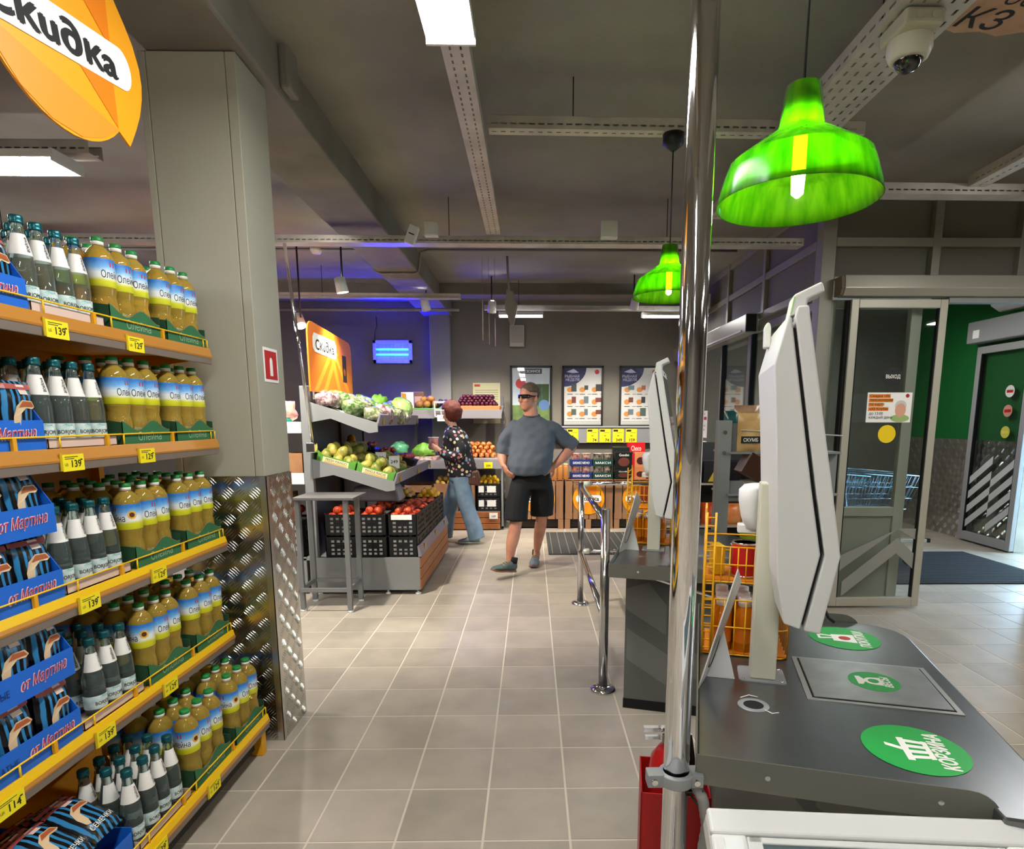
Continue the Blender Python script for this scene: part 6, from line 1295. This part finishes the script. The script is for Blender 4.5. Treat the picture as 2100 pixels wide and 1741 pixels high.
# ================================================================ snack stand between the counters
m_hook = P('stand_grey', '#85898a', .45, .2)
t = T('snack_stand', 'grey bolted snack stand upright behind the near kiosk', 'snack stand', (1.186, 3.80, 0))
MB().box(-.043, .043, -.03, .03, 0, 1.433).build('upright', m_hook, t, .003)
for z in (1.36, 1.235): MB().cyl((0, -.036, z), (0, -.03, z), .012).build('bolt', m_chrome, t)
MB().prism([(.05, 0, 1.415), (.10, 0, 1.415), (.145, 0, 1.243), (.035, 0, 1.243)], (0, .01, 0)).build('bracket', m_hook, t); MB().prism([(.05, 0, 1.06), (.14, 0, 1.06), (.14, 0, .93), (.035, 0, .93)], (0, .01, 0)).build('bracket', m_hook, t)
MB().box(.03, .72, -.05, .30, 1.229, 1.242).build('shelf', m_hook, t); MB().box(.03, .72, -.05, .30, .97, .983).build('shelf', m_hook, t); MB().box(.67, .72, 0, .05, 0, 1.24).build('upright', m_hook, t); MB().box(-.1, .75, -.1, .3, 0, .03).build('base', m_hook, t)
MB().tube([(.09, -.05, 1.375), (.72, -.05, 1.34)], .004).build('rail_wire', m_galv, t)
m_kraftbag = P('kraft_bag', '#d3b27a', .3, vary=(12, '#b08a52', .7))
def bag(label, x, y, z, w_, h_, th, mat, rot=(0, 0, 0), group=None, lab=None):
    t = T('snack_bag', label, 'snack bag', (x, y, z), rot=rot, group=group); q, d_ = pillow(w_, h_, th); q.v = [(yy, -xx, zz) for xx, yy, zz in q.v]; q.build('bag', mat, t)
    if lab: c_, z0, z1, txt = lab; q = MB(); q.quad((0, -th/2-.002, (z0+z1)/2*h_), w_*.8, (z1-z0)*h_, (1, 0, 0), (0, 0, 1)); q.build('label', c_, t); q = MB(); q.text(txt, (z1-z0)*h_*.5, (0, -th/2-.003, (z0+z1)/2*h_), bold=.01, width=w_*.6); q.build('lettering', m_wht, t)
    return t
ZT = 1.2425
bag('kraft snack bag with black label behind the near kiosk', 1.34, 3.78, ZT, .15, .235, .055, m_kraftbag, lab=(m_ink, .22, .40, 'СКУМБ')); bag('kraft snack bag right of the labelled one', 1.485, 3.80, ZT, .13, .21, .055, m_kraftbag)
bag('clear purple topped snack bag at the back of the stand', 1.37, 3.92, ZT, .17, .285, .055, P('purple_bag', '#5a1f4a', .2, vary=(9, '#c8a87a', .9))); bag('dark snack bag with teal top at the back of the stand', 1.27, 3.92, ZT, .10, .25, .055, P('teal_dark_bag', '#1c2a2c', .25, vary=(6, '#1f7a7c', .9))); bag('purple snack bag standing behind the kraft bags', 1.53, 3.92, ZT, .16, .28, .055, P('purple_bag2', '#4a1a44', .2))
t = T('candy_box', 'tilted brown candy box with a big white letter m', 'candy box', (1.405, 3.75, 1.06), rot=(0, rad(28), 0)); mbx = P('candy_brown', '#3e2418', .3); MB().box(-.13, .18, 0, .13, 0, .14).build('carton', mbx, t, .004); q = MB(); q.text('m', .11, (.095, -.0014, .062), bold=.06); q.build('letter_outline', m_wht, t); q = MB(); q.text('m', .104, (.095, -.0024, .062), bold=.012); q.build('letter', m_ink, t); MB().box(-.132, -.13, -.001, .131, 0, .14).build('torn_edge', P('candy_edge', '#8a7a6c', .6), t)
# low snack shelf behind
t = T('snack_shelf', 'low grey shelf of chips and boxes behind the railing', 'shelf', (1.60, 4.85, 0))
for z in (.94, .60, .25): MB().box(-.28, .32, -.05, .30, z-.015, z).build('shelf_board', P('shelf_beige', '#b3a996', .5) if z > .5 else m_hook, t)
MB().box(-.28, .32, .30, .32, 0, 1.25).build('back_panel', P('shelf_back', '#4a4c4e', .6), t)
for x in (-.28, .30): MB().box(x, x+.02, -.05, .30, 0, 1.2).build('side_panel', m_hook, t)
bag('orange red chips bag left on the low snack shelf', 1.44, 4.86, .60, .14, .18, .07, P('chips_orange', '#d8421c', .25, vary=(9, '#e86a2c', .6)), (rad(-15), 0, 0)); bag('orange chips bag in the middle of the low snack shelf', 1.62, 4.86, .60, .15, .17, .07, P('chips_orange2', '#e0702c', .25, vary=(9, '#e8b070', .7)), (rad(-12), 0, 0)); bag('red chips bag right on the low snack shelf', 1.76, 4.90, .60, .13, .18, .07, P('chips_red', '#c8281c', .25, vary=(9, '#e8602c', .6)), (rad(-12), 0, 0)); bag('yellow green snack bag at the lower snack shelf', 1.74, 4.78, .42, .16, .22, .06, P('snack_green', '#9aa812', .25, vary=(9, '#4a6a1c', .6)))
gbox('ad_box', 'black yellow printed box on the low snack shelf', 1.44, 4.83, .945, (.15, .1, .17), '#26282a', 'box'); t = T('yellow_card', 'yellow printed card leaning on the black box', 'card', (1.46, 4.825, .95)); MB().prism([(-.06, 0, 0), (.06, 0, 0), (.06, 0, .13), (.02, 0, .15)], (0, .003, 0)).build('card', P('card_yellow', '#d8bc2c', .5), t); q = MB(); q.text('%', .05, (.03, -.002, .05)); q.text('5', .04, (.03, -.002, .11)); q.build('print', m_ink, t)
gbox('dark_box', 'black carton on top of the low snack shelf', 1.62, 4.95, .945, (.16, .12, .16), '#0d0d0e', 'box')
for i, c_ in enumerate(('#1f9a52', '#d8e0d8', '#1f9a52')): gbox('gum_box', 'small %s box on the lowest snack shelf, %s from the aisle' % (('green', 'white', 'green')[i], ORD[i]), 1.40+i*.11, 4.80, .25, (.1, .1, .14), c_, 'box')
# ================================================================ people
def fuse(mb, voxel, it=4, fac=.5):
    """joins overlapping lofts into one continuous surface"""
    me = mb.mesh('tmp', m_white); o = bpy.data.objects.new('tmp', me)
    r = o.modifiers.new('r', 'REMESH'); r.mode = 'VOXEL'; r.voxel_size = voxel; r.use_smooth_shade = True
    s_ = o.modifiers.new('s', 'SMOOTH'); s_.iterations = it; s_.factor = fac
    out = evaluated(o)
    bpy.data.objects.remove(o); bpy.data.meshes.remove(me)
    out.materials.clear(); return out
def ell(c, rx, ry, n=20, ax=(1, 0, 0), ay=(0, 1, 0), p=2.0):
    c, ax, ay = V(c), V(ax), V(ay); r = []
    for i in range(n):
        a = 2*pi*i/n; ca, sa = cos(a), sin(a); k = (abs(ca)**p+abs(sa)**p)**(-1/p)
        r.append(c+ax*(rx*ca*k)+ay*(ry*sa*k))
    return r
def curve(pts, per=6):
    """Catmull-Rom through (x,y,z,r...) tuples"""
    P_ = [list(p) for p in pts]; P_ = [P_[0]]+P_+[P_[-1]]; out = []
    for i in range(1, len(P_)-2):
        for k in range(per):
            t_ = k/per; q = []
            for a, b_, c_, d in zip(P_[i-1], P_[i], P_[i+1], P_[i+2]): q.append(.5*(2*b_+(c_-a)*t_+(2*a-5*b_+4*c_-d)*t_*t_+(3*b_-a-3*c_+d)*t_**3))
            out.append(q)
    out.append(list(pts[-1])); return out
def limb(mb, pts, n=14, per=6, end=True):
    q = curve(pts, per); mb.tube([p[:3] for p in q], [p[3] for p in q], n); mb.ball(pts[0][:3], pts[0][3], 12, 8)
    if end: mb.ball(pts[-1][:3], pts[-1][3], 12, 8)
    return mb
def hand(mb, wrist, d, n, s_, curl=.5, size=1.0):
    """palm and five bent fingers; d = hand direction, n = palm normal, s_ = side of the thumb"""
    w_, d, n = V(wrist), V(d).normalized(), V(n).normalized(); sd = d.cross(n).normalized()*s_
    c = w_+d*.045*size
    vs = MB().ball((0, 0, 0), 1, 12, 8).v; k = len(mb.v); bl_ = MB().ball((0, 0, 0), 1, 12, 8)
    bl_.v = [tuple(c+d*v[0]*.055*size+sd*v[1]*.042*size+n*v[2]*.017*size) for v in vs]; mb.add(bl_.v, bl_.f, 0, True)
    for i, (off, ln) in enumerate(((-.031, .060), (-.011, .076), (.010, .080), (.030, .070))):
        b0 = w_+d*.088*size+sd*off*size; p = [b0]; dd = d.copy()
        for j, f_ in enumerate((.45, .32, .23)):
            a = curl*(.5+.4*j); dd = (dd*cos(a)+n*sin(a)).normalized() if j == 0 else (dd*cos(curl*.7)+n*sin(curl*.7)).normalized(); p.append(p[-1]+dd*ln*f_*size)
        mb.tube([w_+d*.05*size+sd*off*.8*size]+p, [.0095*size, .0092*size, .0088*size, .0082*size, .0072*size], 8)
    b0 = w_+d*.02*size+sd*.034*size; d1 = (d*.6+sd*.8+n*.25).normalized(); d2 = (d*.9+sd*.3+n*.4).normalized()
    mb.tube([b0-sd*.01, b0+d1*.035*size, b0+d1*.035*size+d2*.028*size, b0+d1*.035*size+d2*.05*size], [.012*size, .011*size, .0098*size, .008*size], 8)
    return mb
def head(mb, c, yaw, s_=1.0, fem=False):
    """skull, jaw, nose, brow, lips, ears; faces -Y turned by yaw"""
    c = V(c); Rm = M.Rotation(yaw, 3, 'Z')
    def tr(v): return c+Rm @ (V(v)*s_)
    def eb(cc, r, nu=16, nv=12):
        b_ = MB().ball(cc, r, nu, nv); mb.add([tr(v) for v in b_.v], b_.f, 0, True)
    eb((0, .012, .035), (.074, .094, .085)); eb((0, -.018, -.035), (.060, .070, .078)); eb((0, -.045, -.082), (.036, .036, .028))
    eb((0, -.073, .012), (.052, .018, .014)); eb((0, -.096, -.022), (.012, .016, .020), 10, 8); eb((0, -.088, .002), (.009, .014, .024), 10, 8)
    eb((0, -.078, -.055), (.024, .012, .009), 10, 8); eb((-.034, -.068, -.022), (.022, .018, .018), 10, 8); eb((.034, -.068, -.022), (.022, .018, .018), 10, 8)
    for sx in (-1, 1): eb((sx*.076, .012, -.012), (.010, .020, .032), 10, 8)
    return tr
def smooth_obj(name, me, mat, parent, label=None):
    me.name = name; me.materials.append(mat); o = link(name, me, parent, label=label)
    for p in me.polygons: p.use_smooth = True
    return o
m_skin = P('skin_ruddy', '#b07660', .5, vary=(10, '#c48a70', .5), sss=.08)
# ---------------------------------------------------------------- man
mn = T('person', 'man in grey t-shirt, black shorts and dark sunglasses walking with hands at hips', 'person', (0, 5.70, 0))
bd = MB()
# trunk core (hidden by clothes)
bd.loft([ell((0, .0, z), rx, ry, 20) for z, rx, ry in ((.86, .13, .09), (.95, .155, .10), (1.08, .15, .10), (1.22, .15, .09), (1.32, .14, .085), (1.39, .09, .065), (1.45, .06, .055))])
limb(bd, [(0, .01, 1.40, .068), (-.005, .0, 1.46, .068), (-.015, -.005, 1.55, .066)])
th_ = head(bd, (-.028, -.02, 1.632), rad(-42), 1.07)
# his right arm (picture left), his left arm (picture right)
limb(bd, [(-.15, .0, 1.325, .045), (-.215, .02, 1.25, .048), (-.268, .04, 1.14, .050), (-.270, -.01, 1.08, .047), (-.258, -.06, 1.02, .028)])
limb(bd, [(.165, .0, 1.325, .045), (.28, .045, 1.275, .048), (.375, .07, 1.205, .050), (.30, -.0, 1.10, .048), (.205, -.07, 1.015, .028)])
hand(bd, (-.258, -.06, 1.02), (.45, -.45, -.75), (.8, .4, .2), -1, .75); hand(bd, (.205, -.07, 1.015), (-.85, -.25, -.45), (0, .9, -.2), 1, .6)
# legs: far planted leg and the striding leg
limb(bd, [(.085, .02, .88, .088), (.092, .07, .70, .078), (.092, .13, .50, .056), (.082, .19, .40, .058), (.066, .25, .28, .050), (.048, .30, .14, .033), (.045, .305, .08, .034)])
limb(bd, [(-.085, .0, .88, .088), (-.12, -.07, .70, .078), (-.148, -.15, .49, .057), (-.170, -.155, .38, .060), (-.190, -.16, .28, .052), (-.205, -.175, .16, .034), (-.207, -.18, .11, .034)])
body = smooth_obj('body', fuse(bd, .0075, 3), m_skin, mn)
# t-shirt
def folds(me, amp, f_, sd):
    rr = random.Random(sd); K = [(V((rr.uniform(-1, 1), rr.uniform(-.6, .6), rr.uniform(-1, 1))).normalized()*f_*rr.uniform(.6, 1.5), rr.uniform(0, 6)) for _ in range(8)]
    nv = [(v.co.copy(), v.normal.copy()) for v in me.vertices]; out = []
    for c_, n_ in nv: out.extend(c_+n_*(amp*sum(sin(c_.dot(k)+p) for k, p in K)/3))
    me.vertices.foreach_set('co', out); me.update(); return me
sh = MB()
sh.loft([ell((x, y, z), rx, ry, 28, p=2.4) for z, x, y, rx, ry in ((.935, -.02, -.015, .175, .155), (.955, -.02, -.02, .192, .165), (1.02, -.012, -.03, .204, .175), (1.10, .0, -.03, .205, .172), (1.20, .005, -.02, .206, .155), (1.30, .008, -.005, .212, .140), (1.37, .01, .0, .200, .118), (1.42, .008, .0, .150, .098), (1.462, .0, .0, .085, .075), (1.475, 0, 0, .07, .07))])
limb(sh, [(-.15, .0, 1.350, .080), (-.205, .01, 1.285, .081), (-.243, .03, 1.20, .078), (-.262, .038, 1.115, .080)], end=False); limb(sh, [(.165, .0, 1.350, .080), (.258, .03, 1.29, .081), (.335, .055, 1.23, .078), (.392, .068, 1.175, .080)], end=False)
tsh = smooth_obj('t_shirt', folds(folds(fuse(sh, .009, 4), .006, 24, 3), .003, 60, 4), P('heather_grey_cloth', '#535b66', .9, vary=(200, '#4a515b', .6)), mn)
mb = MB(); mb.tube([(.075*cos(2*pi*i/24)-.002, .068*sin(2*pi*i/24)-.006, 1.474+.012*sin(2*pi*i/24)) for i in range(24)], .007, 8, closed=True); mb.build('collar', P('collar_grey', '#454c55', .9), tsh)
# shorts
so = MB()
so.loft([ell((0, .0, z), rx, ry, 24, p=2.3) for z, rx, ry in ((.80, .165, .115), (.88, .178, .125), (.97, .172, .125), (1.0, .165, .12))])
limb(so, [(.088, .015, .86, .105), (.100, .07, .70, .110), (.098, .115, .565, .112), (.098, .12, .525, .114)], end=False); limb(so, [(-.088, .0, .86, .105), (-.128, -.07, .70, .110), (-.146, -.12, .555, .112), (-.150, -.128, .515, .114)], end=False)
shorts = smooth_obj('shorts', folds(fuse(so, .009, 4), .004, 24, 5), P('black_cloth', '#0c0c0d', .9), mn)
# hair, sunglasses
hr = MB(); b_ = MB().ball((0, .020, .045), (.0785, .094, .086), 26, 18)
vs = [V(v) for v in b_.v]; keep = [v.z > .045 or (v.y > .035 and v.z > -.035) for v in vs]
fs = [f_ for f_ in b_.f if all(keep[i] for i in f_)]
rr = random.Random(2); hr.add([th_(v*(1+rr.uniform(-.006, .018))) for v in vs], fs, 0, True)
ho = hr.build('hair', P('short_greying_hair', '#6b5a49', .85, vary=(70, '#4a3d31', .7)), mn); ho.modifiers.new('thick', 'SOLIDIFY').thickness = .006
gl_ = MB()
for i in range(16):
    a0, a1 = rad(-100+200*i/16), rad(-100+200*(i+1)/16)
    def gp(a, z): return th_((.0805*sin(a), -.092*cos(a)+.006-(.012 if abs(a) < .9 else 0), z))
    hgt = lambda a: .018 if abs(a) < 1.05 else .007
    gl_.add([gp(a0, .012-hgt(a0)), gp(a1, .012-hgt(a1)), gp(a1, .012+hgt(a1)*.75), gp(a0, .012+hgt(a0)*.75)], [(0, 1, 2, 3)], 0, True)
go = gl_.build('sunglasses', P('black_lens', '#050506', .12, coat=.6), mn); go.modifiers.new('thick', 'SOLIDIFY').thickness = .004
# shoes with socks
def shoe(parent, heel, toe, up, col, sole, lace, size=1.0, sock=None):
    h_, t_ = V(heel), V(toe); d = (t_-h_).normalized(); u = (V(up)-d*V(up).dot(d)).normalized(); sd = d.cross(u); Ln = (t_-h_).length
    def rg(f_, w_, zb, zt, n=18): return [h_+d*f_*Ln+sd*w_*cos(2*pi*i/n)+u*((zb+zt)/2+(zt-zb)/2*sin(2*pi*i/n)) for i in range(n)]
    MB().loft([rg(f_, w_, .018, zt) for f_, w_, zt in ((-.01, .018, .07), (.0, .030, .095), (.08, .036, .108), (.22, .038, .110), (.36, .040, .100), (.5, .044, .082), (.65, .048, .066), (.8, .046, .056), (.92, .036, .046), (.99, .018, .034))]).build('upper', col, parent)
    MB().loft([rg(f_, w_, zb, .026) for f_, w_, zb in ((-.03, .020, .004), (.0, .034, .0), (.2, .040, -.001), (.45, .042, .002), (.65, .051, .0), (.85, .048, .002), (.98, .030, .012), (1.02, .014, .018))]).build('sole', sole, parent)
    for k in range(4):
        p = h_+d*Ln*(.42+.075*k)+u*(.094-.012*k); MB().tube([p-sd*.026, p+u*.006, p+sd*.026], .0035, 6).build('lace', lace, parent)
    if sock: a = h_+d*Ln*.13+u*.085; MB().tube([a, a+V(sock)], [.040, .039], 14).build('sock', P('black_sock', '#101012', .9), parent)
m_shoe = P('teal_grey_shoe', '#55625f', .8, vary=(30, '#465450', .6)); m_gum = P('gum_sole', '#8a5434', .6); m_lace = P('tan_lace', '#a88a5a', .8)
s1 = T('shoe', None, None); s1.parent = mn; shoe(s1, (.045, .375, .0), (.010, .115, .0), (0, 0, 1), P('blue_grey_shoe', '#5f6a74', .8), m_gum, m_lace, sock=(.002, .0, .055))
s2 = T('shoe', None, None); s2.parent = mn; shoe(s2, (-.165, -.165, .035), (-.365, -.345, .085), (-.1, -.15, 1), m_shoe, m_gum, m_lace, sock=(.01, .01, .055))
# ---------------------------------------------------------------- woman
wm = T('person', 'woman with red-brown hair, dark floral blouse and blue wide jeans walking left', 'person', (-.85, 7.12, 0))
bd = MB()
bd.loft([ell((x, 0, z), rx, ry, 18) for z, x, rx, ry in ((.80, .0, .09, .12), (.95, -.01, .10, .12), (1.10, -.02, .09, .13), (1.25, -.035, .09, .14), (1.33, -.045, .06, .08))])
limb(bd, [(-.05, 0, 1.30, .06), (-.062, 0, 1.37, .052), (-.072, 0, 1.45, .05)])
tw = head(bd, (-.078, .0, 1.492), rad(-128), 1.0)
limb(bd, [(-.06, -.13, 1.27, .042), (.02, -.17, 1.12, .038), (-.06, -.20, 1.02, .034), (-.19, -.19, 1.10, .024)]); limb(bd, [(-.06, .13, 1.27, .042), (-.06, .17, 1.10, .038), (-.15, .15, 1.03, .034), (-.24, .05, 1.10, .024)])
hand(bd, (-.19, -.19, 1.10), (-.8, .1, .4), (.2, .9, 0), 1, .7, .85); hand(bd, (-.24, .05, 1.10), (-.7, -.4, .3), (0, -.9, 0), -1, .7, .85)
limb(bd, [(.02, -.06, .80, .075), (.08, -.06, .45, .05), (.20, -.06, .10, .03)]); limb(bd, [(-.02, .06, .80, .075), (-.13, .06, .45, .05), (-.19, .06, .10, .03)])
smooth_obj('body', fuse(bd, .008, 3), P('skin_pale', '#c49480', .5, sss=.08), wm)
bl_ = MB(); bl_.loft([ell((x, 0, z), rx, ry, 24) for z, x, rx, ry in ((.79, .04, .170, .175), (.88, .03, .180, .185), (1.0, .0, .175, .185), (1.12, -.01, .165, .185), (1.24, -.03, .145, .18), (1.31, -.045, .110, .14), (1.365, -.055, .062, .068))])
limb(bl_, [(-.055, -.13, 1.26, .068), (.035, -.17, 1.13, .068), (.02, -.20, 1.04, .066), (-.08, -.20, 1.03, .06), (-.14, -.195, 1.06, .05)]); limb(bl_, [(-.055, .13, 1.26, .065), (-.05, .17, 1.10, .065), (-.14, .15, 1.03, .058), (-.2, .10, 1.07, .05)])
m_flor = P('floral_cloth', '#14141a', .8)
nt, N, L, b = nodes(m_flor); tc = N.new('ShaderNodeTexCoord'); vo = N.new('ShaderNodeTexVoronoi'); vo.inputs['Scale'].default_value = 25; L.new(tc.outputs['Object'], vo.inputs['Vector'])
cr = N.new('ShaderNodeValToRGB'); cr.color_ramp.interpolation = 'CONSTANT'; cr.color_ramp.elements[0].color = (1, 1, 1, 1); cr.color_ramp.elements[1].position = .44; cr.color_ramp.elements[1].color = (0, 0, 0, 1); L.new(vo.outputs['Distance'], cr.inputs[0])
c2 = N.new('ShaderNodeValToRGB'); c2.color_ramp.interpolation = 'CONSTANT'; E_ = c2.color_ramp.elements; E_[0].color = lin('#14141a'); E_[1].position = .80; E_[1].color = lin('#b06a70')
for p_, c_ in ((.34, '#c8c4bc'), (.46, '#c89a94'), (.58, '#6f8fa8'), (.68, '#d8c88a')): e = E_.new(p_); e.color = lin(c_)
sp = N.new('ShaderNodeSeparateColor'); L.new(vo.outputs['Color'], sp.inputs[0]); L.new(sp.outputs[0], c2.inputs[0])
mx = N.new('ShaderNodeMix'); mx.data_type = 'RGBA'; L.new(cr.outputs[0], mx.inputs[0]); mx.inputs[6].default_value = lin('#14141a'); L.new(c2.outputs[0], mx.inputs[7]); L.new(mx.outputs[2], b.inputs['Base Color'])
smooth_obj('blouse', folds(fuse(bl_, .010, 4), .005, 24, 9), m_flor, wm)
jn = MB(); jn.loft([ell((.01, 0, z), rx, ry, 20) for z, rx, ry in ((.74, .125, .15), (.82, .13, .155), (.9, .12, .145))])
limb(jn, [(.03, -.065, .78, .105), (.06, -.065, .60, .100), (.10, -.065, .42, .092), (.165, -.065, .22, .094), (.205, -.065, .055, .100)], end=False); limb(jn, [(-.01, .065, .78, .105), (-.06, .065, .60, .100), (-.12, .065, .42, .092), (-.17, .065, .22, .094), (-.195, .065, .055, .100)], end=False)
smooth_obj('jeans', folds(fuse(jn, .010, 4), .004, 22, 11), P('washed_denim', '#7d93a6', .9, vary=(9, '#62788e', .7)), wm)
hr = MB(); b_ = MB().ball((0, .02, .035), (.108, .128, .122), 22, 16); vs = [V(v) for v in b_.v]; keep = [v.z > .045 or v.y > -.005 for v in vs]; fs = [f_ for f_ in b_.f if all(keep[i] for i in f_)]
rr = random.Random(5); hr.add([tw(v*(1+rr.uniform(-.06, .10))) for v in vs], fs, 0, True); ho = hr.build('hair', P('auburn_hair', '#48180f', .7, vary=(60, '#6e2c1c', .7)), wm); ho.modifiers.new('thick', 'SOLIDIFY').thickness = .012
m_sn = P('grey_sneaker', '#8f9a9c', .8); m_ws = P('white_sole', '#c8c4ba', .6)
s1 = T('shoe', None, None); s1.parent = wm; shoe(s1, (.235, -.065, .0), (-.02, -.075, .0), (0, 0, 1), m_sn, m_ws, m_wht)
s2 = T('shoe', None, None); s2.parent = wm; shoe(s2, (-.165, .065, .0), (-.415, .055, .02), (0, 0, 1), m_sn, m_ws, m_wht)
t = T('shoulder_bag', 'brown leather shoulder bag at the hip of the walking woman', 'bag', (-.665, 7.0, .68)); q = MB().prism([(-.075, 0, .02), (.06, 0, 0), (.075, 0, .09), (.05, 0, .18), (-.07, 0, .17)], (0, .09, 0)); q.build('pouch', P('brown_leather', '#4e2c20', .45), t, .02, 3); MB().tube([(-.05, .045, .16), (-.10, .03, .34), (-.20, .03, .55)], .008).build('strap', P('brown_leather', '#4e2c20', .45), t); MB().box(-.01, .015, -.004, 0, .10, .12).build('buckle', m_chrome, t)
t = T('berry_box', 'small red and white pack held by the walking woman', 'pack', (-1.115, 6.99, 1.10), rad(20)); MB().prism([(-.045, -.03, 0), (.045, -.03, 0), (.055, -.03, .13), (-.05, -.03, .13)], (0, .06, 0)).build('carton', P('pack_red', '#a83a44', .4, vary=(18, '#d8b8b4', .9)), t, .005); MB().box(-.055, .06, -.035, .035, .13, .14).build('lid', P('pack_rim', '#d8c4c0', .4), t)
bpy.data.scenes.remove(TMP)
